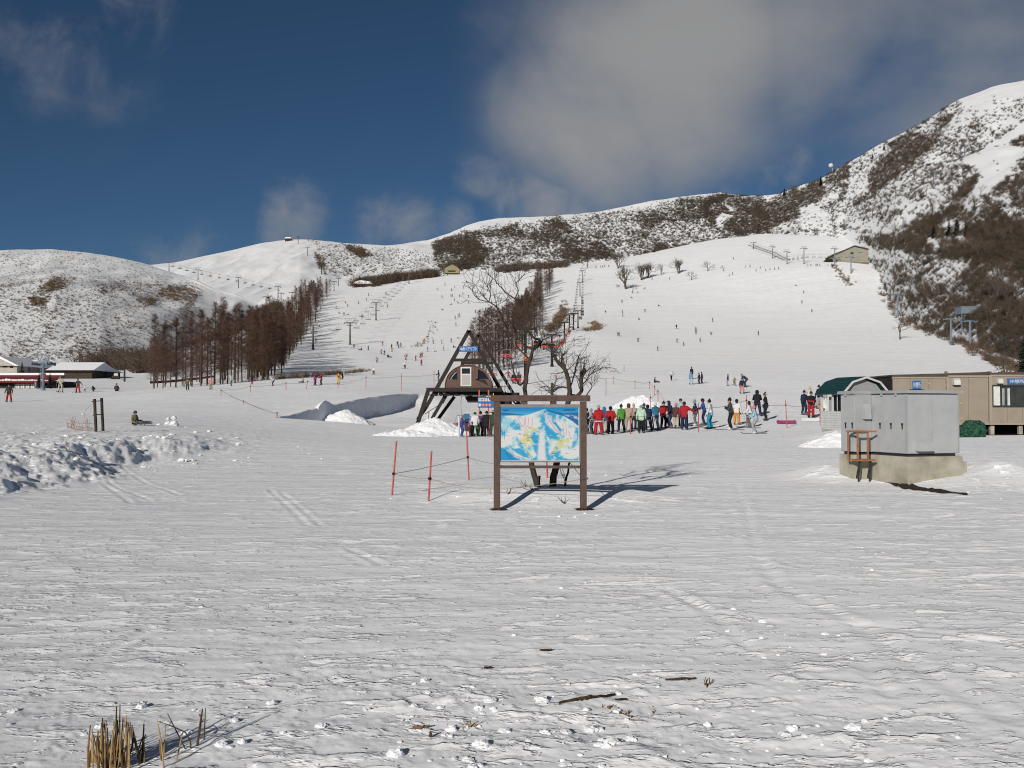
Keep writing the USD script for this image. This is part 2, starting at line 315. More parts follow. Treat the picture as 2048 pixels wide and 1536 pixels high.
_PX = np.linspace(-700, 2750, 400)
_tab = PchipInterpolator(np.array(_px, float), _tab, axis=0)(_PX)
from scipy.ndimage import gaussian_filter1d
_tab = gaussian_filter1d(_tab, 4, axis=0, mode='nearest')
_base = RegularGridInterpolator((_PX, np.log(YS)), _tab, bounds_error=False, fill_value=None)

PIT = np.array([(-18.2, 68.0), (-17.4, 73.5), (-16.7, 77), (-15.6, 82), (-15.0, 86), (-14.3, 90), (-13.2, 94), (-12.0, 98.5), (-11.2, 103), (-10.4, 108)])
PITX = PchipInterpolator(np.concatenate([[40], PIT[:, 1], [140]]), np.concatenate([[-22.0], PIT[:, 0], [-6.0]]))
PITF = {560: [(66, 856), (72, 860), (76, 858), (84, 850), (95, 838), (106, 800), (112, 776)],
        640: [(66, 864), (72, 862), (78, 858), (86, 848), (95, 832), (106, 800), (112, 776)],
        740: [(66, 866), (72, 863), (80, 855), (90, 840), (98, 826), (106, 806), (114, 776)],
        860: [(66, 866), (75, 860), (85, 848), (95, 838), (104, 816), (112, 788), (116, 777)]}
_pit_ys = np.linspace(66, 116, 60)
_pit_tab = np.array([np.interp(_pit_ys, [a for a, b in PITF[c]], [Zof(b, a) for a, b in PITF[c]]) for c in sorted(PITF)])
_pitf = RegularGridInterpolator((np.array(sorted(PITF), float), _pit_ys), _pit_tab, bounds_error=False, fill_value=None)
TREE = np.array([0.62, 17.6])

def side_of(line, x, y):
    """signed distance to a polyline, positive to its right (looking along it)"""
    best = np.full(np.shape(x), 1e9); sg = np.zeros(np.shape(x)); al = np.zeros(np.shape(x)); run = 0.0
    for a, b in zip(line[:-1], line[1:]):
        d = b - a; L_ = np.hypot(*d); t = np.clip(((x - a[0]) * d[0] + (y - a[1]) * d[1]) / L_**2, 0, 1)
        dx, dy = x - a[0] - t * d[0], y - a[1] - t * d[1]; r = np.hypot(dx, dy)
        m = r < best; best = np.where(m, r, best)
        sg = np.where(m, np.sign(d[1] * (x - a[0]) - d[0] * (y - a[1])), sg); al = np.where(m, run + t * L_, al); run += L_
    return best * sg, al

def ground(x, y, fine=False):
    x = np.asarray(x, float); y = np.asarray(y, float); sh = np.broadcast(x, y).shape
    x = np.broadcast_to(x, sh).ravel(); y = np.broadcast_to(y, sh).ravel()
    px = np.clip(1024 + FPX * CT * x / y, -700, 2750)
    z = _base(np.stack([px, np.log(np.clip(y, 2.6, 990))], 1))
    # hollow dug for the lift, its cut wall on the left
    m = (y > 62) & (y < 118) & (px > 480) & (px < 960)
    if m.any():
        xm, ym, pm = x[m], y[m], px[m]
        wob = 0.5 * (fbm2(xm * 0.5, ym * 0.4, 3, 5) - 0.5)
        d = (xm - PITX(ym)) * 0.96
        w = sstep(-0.05, 0.26, d + wob) * sstep(73, 78.5, ym) * (1 - sstep(104, 112, ym)) * (1 - sstep(845, 900, pm))
        f = _pitf(np.stack([np.clip(pm, 560, 860), np.clip(ym, 66, 116)], 1))
        lip = 0.22 * np.exp(-((d + wob + 0.35) / 0.6) ** 2) * sstep(75, 80, ym) * (1 - sstep(100, 106, ym))
        z[m] = z[m] + lip + (np.minimum(f, z[m]) - z[m]) * w
    # smooth untrodden mound round the tree behind the map board
    r = np.hypot((x - TREE[0]) / 2.5, (y - TREE[1]) / 1.7)
    z = z + 0.20 * (1 - sstep(0.25, 1.15, r))
    # ploughed bank at the left
    s = -(x + 8.9 + 0.06 * (y - 20) - 0.9 * (fbm2(x * 0.2, y * 0.35, 2, 3) - 0.5) * 2)
    win = sstep(13, 19, y) * (1 - sstep(27, 42, y))
    z = z + 0.52 * sstep(0, 2.0, s) * win
    # snow drifted against the plinth of the grey cabinet
    rb = np.hypot((x - 9.1) / 2.4, (y - 21.6) / 2.6)
    z = z + 0.16 * (1 - sstep(0.35, 1.1, rb)) * sstep(7.6, 9.4, x) + 0.30 * np.exp(-((x - 7.2) / 0.8) ** 2 - ((y - 22.9) / 1.1) ** 2) + 0.34 * np.exp(-((x - 10.6) / 0.7) ** 2 - ((y - 21.6) / 1.2) ** 2)
    # drift in front of the hut and the prefab rooms
    z = z + 0.45 * np.exp(-((x - 16.0) / 1.6) ** 2 - ((y - 49) / 2.0) ** 2)
    if fine: z = z + relief(x, y, s, win)
    return z.reshape(sh)

TRACKS = [np.array([W(a, b, 3200 / (b - 815))[:2] for a, b in t]) for t in (
    [(2110, 1490), (1980, 1415), (1850, 1345), (1700, 1245), (1590, 1195), (1545, 1165), (1518, 1120), (1505, 1060), (1488, 1010), (1470, 965)],
    [(1780, 1390), (1740, 1345), (1715, 1320)], [(2080, 1300), (1900, 1270), (1700, 1250)], [(1340, 1180), (1430, 1240), (1500, 1300)],
    [(1320, 1180), (1420, 1225), (1560, 1250)], [(540, 980), (580, 1015), (615, 1050)], [(560, 985), (592, 1010), (640, 1050)], [(700, 1100), (765, 1130)],
    [(1580, 1345), (1575, 1310)], [(300, 1260), (200, 1310)], [(180, 940), (235, 975), (300, 1000)], [(150, 925), (205, 965), (260, 1005)], [(230, 930), (290, 965), (360, 990)])]
def relief(x, y, s, win):
    near = 1 - sstep(30, 62, y)
    z = np.zeros_like(x)
    m = near > 0
    if not m.any(): return z
    X, Y, S, Wn, N = x[m], y[m], s[m], win[m], near[m]
    bend = 0.10 * np.sin(X * 0.12) + 0.06 * X * sstep(-6, -14, X)
    Yb = Y - bend - 0.035 * X
    big = 0.07 * (fbm2(X * 0.14, Y * 0.22, 3, 11) - 0.5)
    # long shallow ski scrapes running across the view
    st = noise2(X * 0.42 + 2.0 * noise2(X * 0.3, Yb * 1.1, 4), Yb * 4.3, 21)
    st2 = noise2(X * 0.9, Yb * 9.0 + 0.8 * noise2(X * 0.7, Yb, 9), 22)
    st3 = noise2(X * 0.23 - 0.1 * Yb, Yb * 2.1, 23)
    pat = sstep(0.35, 0.7, fbm2(X * 0.16, Y * 0.3, 3, 31))
    dash = sstep(0.68, 0.94, noise2(X * 2.0 + 1.5 * noise2(X * 0.6, Yb * 0.9, 14), Yb * 5.2, 22)); dash2 = sstep(0.70, 0.96, noise2(X * 4.1, Yb * 9.5, 26))
    pat2 = sstep(0.42, 0.66, fbm2(X * 0.22 + 9, Y * 0.4, 3, 33))
    scr = 0.006 * sstep(0.72, 0.95, st) * pat + 0.0045 * dash * (0.12 + 0.88 * pat2) + 0.0022 * dash2 * (0.2 + 0.8 * pat) + 0.002 * (st3 - 0.5) - 0.004 * sstep(0.7, 0.9, noise2(X * 1.1 + 7, Yb * 3.2 + 2, 27)) * pat2
    # trodden lumps, strongest close to the camera and on the bank
    ch = fbm2(X * 5.5, Y * 5.5, 3, 41); ch2 = fbm2(X * 15, Y * 15, 2, 47)
    rough = sstep(0.48, 0.72, fbm2(X * 0.35, Y * 0.5, 3, 51)) * 0.5 + 0.65 * (1 - sstep(4.4, 6.8, Y + 0.12 * X)) + 0.3 * (1 - sstep(5, 9, Y))
    lum = rough * (0.018 * np.maximum(ch - 0.52, 0) * 2 + 0.009 * np.maximum(ch2 - 0.50, 0) * 2)
    foot = 0.012 * sstep(0.62, 0.8, noise2(X * 2.3, Y * 2.6, 61)) * (0.15 + 0.85 * (1 - sstep(4.5, 7.5, Y))) * sstep(0.4, 0.6, noise2(X * 0.4, Y * 0.5, 62))
    fine = 0.003 * (fbm2(X * 24, Y * 24, 2, 71) - 0.5) * (1 - sstep(10, 22, Y))
    bank = Wn * sstep(-0.3, 0.5, S) * (1 - sstep(2.2, 4.5, S))
    bk = bank * (0.34 * (fbm2(X * 0.8, Y * 0.5, 3, 81) - 0.5) + 0.28 * np.abs(fbm2(X * 1.9, Y * 1.5, 3, 83) - 0.5) + 0.13 * np.maximum(fbm2(X * 4.5, Y * 3.6, 3, 84) - 0.45, 0))
    pl = Wn * sstep(1.5, 3, S) * 0.16 * np.maximum(fbm2(X * 2.2, Y * 2.2, 4, 85) - 0.47, 0)
    lf = 0.22 * sstep(-6, -11, X) * sstep(22, 28, Y) * np.maximum(fbm2(X * 1.7, Y * 1.3, 4, 87) - 0.48, 0)
    mound = np.hypot((X - TREE[0]) / 2.5, (Y - TREE[1]) / 1.7); calm = sstep(0.75, 1.1, mound)
    tz = np.zeros_like(X)
    for k, t in enumerate(TRACKS):
        d, _ = side_of(t, X, Y); d = np.abs(d); wd = 0.045 if k else 0.06
        tz += (-0.0075 * np.exp(-(d / wd) ** 2) + 0.006 * np.exp(-((d - 2.2 * wd) / wd) ** 2)) * (0.5 + 0.8 * noise2(X * 1.1, Y * 1.1, 90 + k))
    z[m] = N * (big + calm * (scr + lum - foot + fine + tz) + bk + pl + lf)
    return z

def grid_mesh(name, cols, ys, zfun, material, warp=None, **kw):
    u = (np.asarray(cols, float) - 1024) / (FPX * CT)
    Yg, Ug = np.meshgrid(ys, u, indexing='ij'); Xg = Ug * Yg
    Zg = zfun(Xg, Yg)
    return surf(name, Xg, Yg, Zg, material, **kw)
def surf(name, Xg, Yg, Zg, material, prim=None, **kw):
    r, c = Xg.shape; i = np.arange(r * c).reshape(r, c)
    f = np.stack([i[:-1, :-1], i[:-1, 1:], i[1:, 1:], i[1:, :-1]], -1).reshape(-1, 4)
    m = UsdGeom.Mesh.Define(stage, free(name))
    pts = np.stack([Xg, Yg, Zg], -1).reshape(-1, 3)
    m.CreatePointsAttr(Vt.Vec3fArray.FromNumpy(pts.astype(np.float32)))
    m.CreateFaceVertexCountsAttr(Vt.IntArray.FromNumpy(np.full(len(f), 4, np.int32)))
    m.CreateFaceVertexIndicesAttr(Vt.IntArray.FromNumpy(f.astype(np.int32).ravel()))
    m.CreateSubdivisionSchemeAttr('none')
    du = np.gradient(np.stack([Xg, Yg, Zg], -1), axis=1); dv = np.gradient(np.stack([Xg, Yg, Zg], -1), axis=0)
    n = np.cross(du, dv); n /= np.maximum(np.linalg.norm(n, axis=-1, keepdims=True), 1e-12)
    m.CreateNormalsAttr(Vt.Vec3fArray.FromNumpy(n.reshape(-1, 3).astype(np.float32))); m.SetNormalsInterpolation('vertex')
    if prim:
        for k, a in prim.items():
            UsdGeom.PrimvarsAPI(m).CreatePrimvar(k, Sdf.ValueTypeNames.FloatArray, 'vertex').Set(Vt.FloatArray.FromNumpy(np.asarray(a, np.float32).ravel()))
    UsdShade.MaterialBindingAPI.Apply(m.GetPrim()).Bind(material)
    tag(m, **kw); return m.GetPrim()

cols = np.concatenate([np.linspace(-650, -40, 70, endpoint=False), np.arange(-40, 2088, 2.5), np.linspace(2092, 2700, 70)])
rows = np.arange(1640, 853, -1.75)
ys = np.concatenate([[2.6, 3.0, 3.4], 3200 / (rows - 815.0)[3200 / (rows - 815.0) < 58], np.geomspace(112, 960, 190), np.arange(58, 112, 0.24)])
ys = np.unique(np.round(ys, 4))
grid_mesh('snow_field', cols, ys, lambda x, y: ground(x, y, True), snow, kind='structure', label='trodden snow field and groomed ski slopes rising behind it')

# ------------------------------------------------------------------ hills behind the slopes
def hill(name, crest, foot, material, vegfun, rough, seed, shape=0.85, back=0.5, n=(340, 120), spurs=(), **kw):
    """a hill from its foot line to its crest line and down the far side; crest and foot: (column, row, distance)"""
    crest, foot = np.array(crest, float), np.array(foot, float)
    c = np.linspace(max(crest[0, 0], foot[0, 0]), min(crest[-1, 0], foot[-1, 0]), n[0])
    C = np.stack([W(a, np.interp(a, crest[:, 0], gaussian_filter1d(crest[:, 1], 0.01)), np.interp(a, crest[:, 0], crest[:, 2])) for a in c])
    F = np.stack([W(a, np.interp(a, foot[:, 0], foot[:, 1]) + 34, np.interp(a, foot[:, 0], foot[:, 2])) for a in c])
    t = np.linspace(0, 1, n[1])
    T = t[:, None]
    G = F[None] * (1 - T[..., None]) + C[None] * T[..., None]
    G[..., 2] = F[None, :, 2] + (C[:, 2] - F[:, 2])[None] * (T ** shape * 0.65 + 0.35 * T)
    amp = np.sin(np.pi * np.clip(T, 0, 1)) ** 0.6
    x, y = G[..., 0], G[..., 1]
    G[..., 2] += rough * amp * ((fbm2(x / 55, y / 130, 4, seed) - 0.5) * 2 - 1.1 * np.abs(fbm2(x / 32, y / 160, 3, seed + 9) - 0.5)) + 0.10 * rough * T * (fbm2(x / 14, y / 18, 3, seed + 3) - 0.5)
    for line, wd, am in spurs:
        q = P2(G.reshape(-1, 3)); dd = shapely.distance(shapely.points(q), LineString(line)).reshape(x.shape)
        G[..., 2] += am * np.exp(-(dd / wd) ** 2) * np.clip((1 - T) * 6, 0, 1) * np.clip(T * 8, 0, 1)
    tb = np.linspace(0.06, 1, 14)[:, None]
    B = np.repeat(C[None], 14, 0).copy(); d = C - F
    B[..., 0] += d[None, :, 0] * tb * 0.6; B[..., 1] += d[None, :, 1] * tb * 0.7
    B[..., 2] = G[-1, :, 2][None] - (C[:, 2] - F[:, 2])[None] * back * tb ** 1.3
    A = np.vstack([G, B])
    pp = P2(A.reshape(-1, 3)).reshape(A.shape[0], A.shape[1], 2)
    veg = vegfun(pp[..., 0], pp[..., 1], A)
    surf(name, A[..., 0], A[..., 1], A[..., 2], material, prim={'veg': veg}, kind='structure', **kw)
    return G, pp[:n[1]], veg[:n[1]]

def patchy(d, px, py, seed, lo=0.40, hi=0.62, keep=0.25):
    """scrub gathers in gullies and on spurs that run down the slope"""
    n = fbm2((px + 0.7 * py) / 60, (py - 0.2 * px) / 26, 4, seed); return d * (keep + (1 - keep) * sstep(lo, hi, n))
def region(px, py, polys):
    """how much scrub grows at a place of the hillside: patches with soft ragged rims"""
    d = np.zeros(np.shape(px))
    for pts, val, soft in polys:
        pg = Polygon(pts); sd = shapely.distance(shapely.points(px, py), pg.exterior) * np.where(shapely.contains_xy(pg, px, py), 1, -1)
        v = val * sstep(-soft, soft, sd + soft * 1.6 * (fbm2(px / 22, py / 12, 3, 77) - 0.5))
        d = np.maximum(d, v) if val > 0 else np.minimum(d, 1 + v)
    return d
LEFT_VEG = [([(-500, 470), (0, 498), (110, 498), (250, 520), (400, 565), (400, 640), (240, 720), (-500, 760)], 0.36, 12),
            ([(50, 590), (110, 555), (170, 545), (150, 570), (100, 590), (85, 620), (62, 618)], 1.0, 9),
            ([(190, 570), (250, 555), (330, 565), (395, 570), (405, 590), (380, 610), (330, 600), (300, 620), (250, 590), (205, 590)], 0.95, 9),
            ([(395, 570), (408, 580), (370, 640), (300, 690), (330, 650)], 0.85, 6),
            ([(240, 560), (260, 530), (285, 545), (215, 620), (150, 680), (180, 640)], 0.6, 6),
            ([(60, 720), (150, 680), (240, 690), (250, 720)], 0.5, 10)]
CONE_VEG = [([(610, 478), (700, 488), (780, 495), (860, 500), (868, 540), (790, 545), (700, 560), (640, 545), (632, 510)], 0.32, 8),
            ([(685, 488), (720, 490), (748, 512), (720, 520), (692, 503)], 0.85, 8), ([(625, 500), (650, 520), (650, 550), (634, 540)], 0.6, 5),
            ([(440, 555), (640, 540), (700, 560), (660, 575), (500, 575)], 0.12, 8)]
RIDGE_VEG = [([(862, 488), (900, 470), (960, 458), (1080, 440), (1180, 432), (1290, 415), (1400, 392), (1540, 392), (1540, 500), (1400, 500), (1240, 520), (1130, 530), (950, 540), (880, 546), (866, 530)], 0.62, 8),
             ([(862, 488), (900, 474), (960, 478), (985, 500), (965, 540), (880, 546), (866, 530)], 0.80, 7), ([(1075, 440), (1120, 434), (1130, 460), (1080, 462)], 0.9, 7),
             ([(1170, 465), (1215, 462), (1216, 480), (1180, 484)], 0.95, 6), ([(1400, 395), (1470, 388), (1540, 395), (1540, 470), (1440, 470), (1400, 440)], 1.0, 10),
             ([(960, 545), (1060, 505), (1090, 520), (1050, 545)], -0.75, 8), ([(1080, 500), (1110, 480), (1130, 490), (1120, 520)], -0.6, 7), ([(950, 450), (1020, 440), (1020, 458), (960, 470)], -0.7, 6)]
RIGHT_VEG = [([(1440, 392), (1560, 388), (1660, 340), (1760, 288), (1860, 238), (1990, 200), (2200, 180), (2500, 200), (2500, 860), (2060, 790), (1940, 740), (1840, 700), (1770, 640), (1715, 540), (1710, 470), (1440, 510)], 0.55, 8),
             ([(1450, 392), (1560, 390), (1700, 320), (1700, 400), (1600, 440), (1500, 480), (1445, 480)], 1.0, 10),
             ([(1770, 290), (1900, 205), (1930, 210), (1890, 270), (1830, 330), (1740, 400), (1700, 420)], 0.95, 8),
             ([(1720, 480), (1830, 440), (1960, 330), (1975, 350), (1900, 450), (2060, 440), (2500, 380), (2500, 540), (2060, 545), (1950, 530), (1850, 520), (1770, 520)], 0.80, 16),
             ([(1895, 330), (1960, 300), (2048, 250), (2400, 140), (2400, 330), (2060, 300), (1990, 385), (1930, 410), (1960, 350)], -0.92, 8),
             ([(1930, 210), (2048, 160), (2400, 60), (2400, 160), (2048, 250), (1960, 300)], -0.62, 12),
             ([(2020, 290), (2060, 265), (2300, 270), (2200, 330), (2040, 300)], 0.9, 6),
             ([(1750, 470), (1815, 420), (1830, 440), (1780, 470)], -0.8, 5), ([(1600, 420), (1680, 385), (1670, 400), (1600, 440)], -0.55, 6)]
left_hill = hill('left_hill', [(-700, 470, 640), (-300, 488, 640), (0, 500, 620), (100, 498, 610), (180, 505, 600), (250, 518, 595), (300, 531, 590), (345, 546, 580), (380, 556, 570), (400, 563, 560), (430, 578, 550), (470, 588, 545), (505, 602, 540), (530, 625, 530)],
    [(-700, 760, 300), (0, 716, 300), (110, 716, 305), (200, 712, 315), (300, 690, 350), (360, 655, 390), (400, 640, 420), (440, 632, 440), (530, 628, 510)], hill_left_mat,
    lambda px, py, A: patchy(region(px, py, LEFT_VEG), px, py, 93, keep=0.62), 10, 3, shape=0.7, label='white hill with withered brown grass showing through the snow')
cone_hill = hill('middle_hill', [(180, 560, 1100), (300, 530, 1120), (350, 525, 1130), (450, 503, 1150), (520, 487, 1150), (580, 479, 1150), (620, 479, 1150), (690, 486, 1150), (770, 491, 1170), (830, 487, 1190), (900, 492, 1200)],
    [(180, 590, 560), (400, 592, 620), (520, 590, 640), (600, 585, 660), (680, 577, 740), (760, 566, 770), (860, 550, 800), (900, 546, 800)], hill_far_mat,
    lambda px, py, A: region(px, py, CONE_VEG), 9, 21, shape=0.9, label='smooth white rounded summit with lift pylons on its top')
ridge = hill('ridge_hill', [(740, 500, 1500), (800, 488, 1450), (860, 479, 1400), (900, 466, 1350), (935, 450, 1330), (960, 443, 1320), (1000, 436, 1300), (1050, 434, 1300), (1100, 432, 1300), (1150, 428, 1300), (1200, 423, 1300), (1250, 413, 1290), (1300, 402, 1280), (1380, 391, 1270), (1440, 385, 1260), (1500, 393, 1260), (1600, 396, 1260)],
    [(740, 560, 800), (870, 547, 810), (960, 545, 815), (1060, 538, 820), (1200, 528, 815), (1300, 512, 870), (1400, 503, 880), (1500, 486, 860), (1600, 478, 860)], hill_far_mat,
    lambda px, py, A: patchy(region(px, py, RIDGE_VEG), px, py, 92, keep=0.55), 12, 33, shape=0.8, label='long snowy ridge covered in grey leafless scrub')
right_hill = hill('right_mountain', [(1400, 420, 1230), (1440, 398, 1220), (1480, 393, 1200), (1520, 391, 1180), (1560, 388, 1150), (1600, 371, 1120), (1640, 359, 1090), (1670, 340, 1070), (1720, 312, 1030), (1760, 288, 1010), (1800, 268, 990), (1850, 243, 970), (1890, 215, 950), (1920, 198, 940), (1985, 173, 920), (2048, 160, 900), (2300, 100, 850), (2700, 60, 800)],
    [(1400, 503, 880), (1500, 486, 850), (1600, 478, 830), (1690, 472, 800), (1735, 486, 700), (1760, 530, 600), (1790, 592, 480), (1850, 645, 385), (1950, 690, 300), (2048, 716, 250), (2300, 760, 190), (2700, 800, 150)], hill_far_mat,
    lambda px, py, A: np.clip(patchy(region(px, py, RIGHT_VEG), px, py, 91, 0.32, 0.52, 0.5) * 1.15, 0, 1), 16, 45, shape=0.95, n=(340, 180), label='steep snowy mountainside with brown leafless woods')
# ------------------------------------------------------------------ trees and scrub
bark_larch = mat('larch_bark', (0.11, 0.075, 0.055), 0.85, 0.2, 3.0)
twig_larch = mat('larch_twigs', (0.16, 0.095, 0.07), 0.9, 0.25, 0.8)
bark_grey = mat('grey_bark', (0.15, 0.125, 0.10), 0.85, 0.25, 3.0)
twig_grey = mat('grey_twigs', (0.17, 0.135, 0.105), 0.9, 0.25, 0.5)
twig_brown = mat('brown_twigs', (0.15, 0.105, 0.075), 0.9, 0.25, 0.5)
twig_dark = mat('dark_scrub', (0.085, 0.080, 0.060), 0.9, 0.25, 0.5)
grass_dry = mat('withered_grass', (0.33, 0.215, 0.115), 0.85, 0.25, 0.7)
conifer_green = mat('conifer_needles', (0.035, 0.05, 0.030), 0.85, 0.3, 1.2)
bamboo_green = mat('bamboo_grass', (0.075, 0.085, 0.035), 0.85, 0.3, 0.6)

def ribbons(segs, w):
    """thin twigs as narrow three sided slivers: (start, end, width)"""
    a = np.array([s[0] for s in segs], float); b = np.array([s[1] for s in segs], float); w = np.broadcast_to(w, len(segs))[:, None]
    d = b - a; L_ = np.linalg.norm(d, axis=1, keepdims=True); d = d / np.maximum(L_, 1e-9)
    r = np.cross(d, [0.31, 0.17, 0.93]); r /= np.maximum(np.linalg.norm(r, axis=1, keepdims=True), 1e-9); u = np.cross(r, d)
    n = len(a); v = np.concatenate([a + r * w, a - r * w * 0.5 + u * w * 0.87, a - r * w * 0.5 - u * w * 0.87, b])
    i = np.arange(n); f = np.concatenate([np.stack([i, i + n, i + 3 * n], 1), np.stack([i + n, i + 2 * n, i + 3 * n], 1), np.stack([i + 2 * n, i, i + 3 * n], 1)])
    return v, f
def larch_proto(k, rg, H=10.0, nb=150, tw=10):
    p = proto('larch')
    lean = rg.normal(0, 0.012, 2)
    m = MB(); zs = np.linspace(-0.8, H, 8); m.tube(np.stack([lean[0] * zs + 0.03 * np.sin(zs), lean[1] * zs, zs], 1), 0.085 * (1 - np.clip(zs, 0, H) / H) + 0.010, 6)
    obj('trunk', m.mesh(), bark_larch, p)
    segs, ws = [], []
    for i in range(nb):
        t = 0.10 + 0.90 * rg.random() ** 0.85; z = t * H; a = rg.random() * 6.2832
        Lb = (2.35 * (1 - t) ** 0.75 + 0.18) * rg.uniform(0.6, 1.1) * (0.55 if t < 0.2 else 1)
        el = rg.uniform(-0.15, 0.30) + 0.45 * t
        d = np.array([math.cos(a) * math.cos(el), math.sin(a) * math.cos(el), math.sin(el)])
        s0 = np.array([lean[0] * z, lean[1] * z, z]); e0 = s0 + d * Lb + [0, 0, 0.12 * Lb]
        segs.append((s0, e0)); ws.append(0.018)
        for j in range(tw):
            q = rg.uniform(0.15, 1.0); b = s0 + (e0 - s0) * q
            dd = d * 0.55 + rg.normal(0, 0.55, 3) + [0, 0, 0.25]; dd /= np.linalg.norm(dd)
            segs.append((b, b + dd * rg.uniform(0.25, 0.75) * (1.15 - 0.5 * q))); ws.append(0.0125)
    obj('crown', ribbons(segs, np.array(ws)), twig_larch, p)
    return p
def bare_segments(rg, H=6.0, spread=0.55, depth=5, first=0.28, kids=(2, 4), thick=0.12):
    thick_, thin = [], []
    def grow(p, d, L_, r, n):
        e = p + d * L_; mid = p + d * L_ * 0.5 + rg.normal(0, 0.05 * L_, 3)
        if n <= 1: thin.append((p, e, r)); 
        else: thick_.append((np.array([p, mid, e]), np.array([r, r * 0.88, r * 0.75])))
        if n == 0: return
        for _ in range(rg.integers(kids[0], kids[1] + 1)):
            nd = d + rg.normal(0, spread, 3) + [0, 0, 0.22]; nd /= np.linalg.norm(nd)
            q = rg.uniform(0.55, 1.0); grow(p + (e - p) * q, nd, L_ * rg.uniform(0.62, 0.88), r * 0.60, n - 1)
    return grow, thick_, thin
def bare_proto(name, rg, H=6.0, stems=1, spread=0.5, depth=5, kids=(2, 3), thick=0.11, bark=None, twig=None, first=0.30):
    p = proto(name)
    grow, thick_, thin = bare_segments(rg, H, spread, depth, kids=kids)
    for s in range(stems):
        a = rg.random() * 6.28; d = np.array([math.cos(a) * 0.22 * (stems > 1), math.sin(a) * 0.22 * (stems > 1), 1.0]); d /= np.linalg.norm(d)
        grow(np.array([0.12 * math.cos(a) * (stems > 1), 0.12 * math.sin(a) * (stems > 1), -0.3]), d, H * first, thick, depth)
    m = MB()
    for pts, r in thick_: m.tube(pts, r, 5, cap=False)
    obj('trunk', m.mesh(), bark or bark_grey, p)
    obj('crown', ribbons([(a, b) for a, b, r in thin], np.array([max(r, 0.010) for a, b, r in thin])), twig or twig_grey, p)
    return p
def scrub_mesh(rg, n=34, w=0.035, spread=0.7, h=1.0):
    segs, ws = [], []
    for i in range(n):
        a = rg.random() * 6.28; r0 = 0.12 * rg.random(); el = rg.uniform(0.5, 1.5)
        s0 = np.array([r0 * math.cos(a), r0 * math.sin(a), -0.06]); L_ = h * rg.uniform(0.5, 1.0)
        e0 = s0 + L_ * np.array([math.cos(a) * math.cos(el) * spread, math.sin(a) * math.cos(el) * spread, math.sin(el)])
        segs.append((s0, e0)); ws.append(w)
        for j in range(2):
            q = rg.uniform(0.35, 0.8); b = s0 + (e0 - s0) * q; dd = rg.normal(0, 1, 3); dd[2] = abs(dd[2]); dd /= np.linalg.norm(dd)
            segs.append((b, b + dd * 0.38 * L_)); ws.append(w * 0.7)
    return ribbons(segs, np.array(ws))
def conifer_proto(name, rg, H=9.0):
    p = proto(name); m = MB(); m.tube([(0, 0, -0.5), (0, 0, H * 0.5), (0, 0, H)], [0.18, 0.1, 0.02], 6); obj('trunk', m.mesh(), bark_grey, p)
    v, f, n = [], [], 0
    for i in range(420):
        t = rg.random() ** 0.8; z = H * (0.06 + 0.94 * t); a = rg.random() * 6.28; R = (0.24 * H * (1 - t) ** 0.9 + 0.12) * rg.uniform(0.55, 1.1)
        c = np.array([math.cos(a), math.sin(a), 0]); e = c * R + [0, 0, z - 0.28 * R]; b = c * 0.15 * R + [0, 0, z]
        sd = np.cross(c, [0, 0, 1]) * R * 0.30
        v += [b, e + sd * 0.4, e - sd * 0.4, (b + e) / 2 + sd, (b + e) / 2 - sd]; f += [(n, n + 3, n + 1), (n, n + 1, n + 2), (n, n + 2, n + 4)]; n += 5
    obj('crown', (np.array(v), np.array(f)), conifer_green, p); return p

R = np.random.default_rng(7)
LARCH = [larch_proto(k, R) for k in range(6)]
def gpt(px, py, guess, lo=None, hi=None):
    """the place on the snow field seen at a photograph pixel, near a given distance"""
    lo = lo or guess * 0.72; hi = hi or guess * 1.3
    Y = np.linspace(lo, hi, 260); u = (px - 1024) / FPX; v = (768 - py) / FPX
    s = Y / (CT - v * ST); x = s * u; zr = EYE + s * (ST + v * CT); d = ground(x, Y) - zr
    k = np.nonzero((d[:-1] < 0) & (d[1:] >= 0))[0]
    i = k[np.argmin(np.abs(Y[k] - guess))] if len(k) else np.argmin(np.abs(d))
    return np.array([x[i], Y[i], float(ground(x[i], Y[i]))])
def at(x, y): return np.array([x, y, float(ground(x, y))])

# larches, left: a stand above the flat, then a long belt up the edge of the piste
ORD = ['', 'first', 'second', 'third', 'fourth', 'fifth', 'sixth', 'seventh', 'eighth', 'ninth', 'tenth', 'eleventh', 'twelfth', 'thirteenth', 'fourteenth', 'fifteenth']
front = [(308, 778, 132, 146), (326, 777, 134, 122), (352, 776, 136, 138), (368, 775, 135, 128), (384, 775, 137, 150), (402, 774, 136, 152), (414, 773, 138, 134), (428, 773, 140, 150), (441, 772, 139, 156), (455, 772, 141, 140),
         (470, 771, 140, 150), (484, 770, 142, 144), (498, 770, 141, 150), (510, 769, 143, 136), (524, 768, 142, 140), (536, 766, 144, 118)]
for i, (px, py, d, hp) in enumerate(front):
    q = W(px, py, d); q[2] = float(ground(q[0], q[1])); h = hp * d / FPX
    lab = 'bare larch standing apart at the outer end of the brown stand, low branches over snow' if i == 0 else f'bare brown larch of the front row, {ORD[i]} trunk in from the lone outer larch'
    copy_of(LARCH[i % 6], 'larch_tree', lab, 'tree', q, R.random() * 6.28, None, scale=(h / 10.0 * 1.05, h / 10.0 * 1.05, h / 10.0))
edge = np.array([(546, 757, 160), (560, 740, 200), (576, 722, 250), (596, 700, 325), (614, 676, 390), (632, 648, 465), (645, 625, 530), (655, 604, 600), (663, 586, 680)], float)
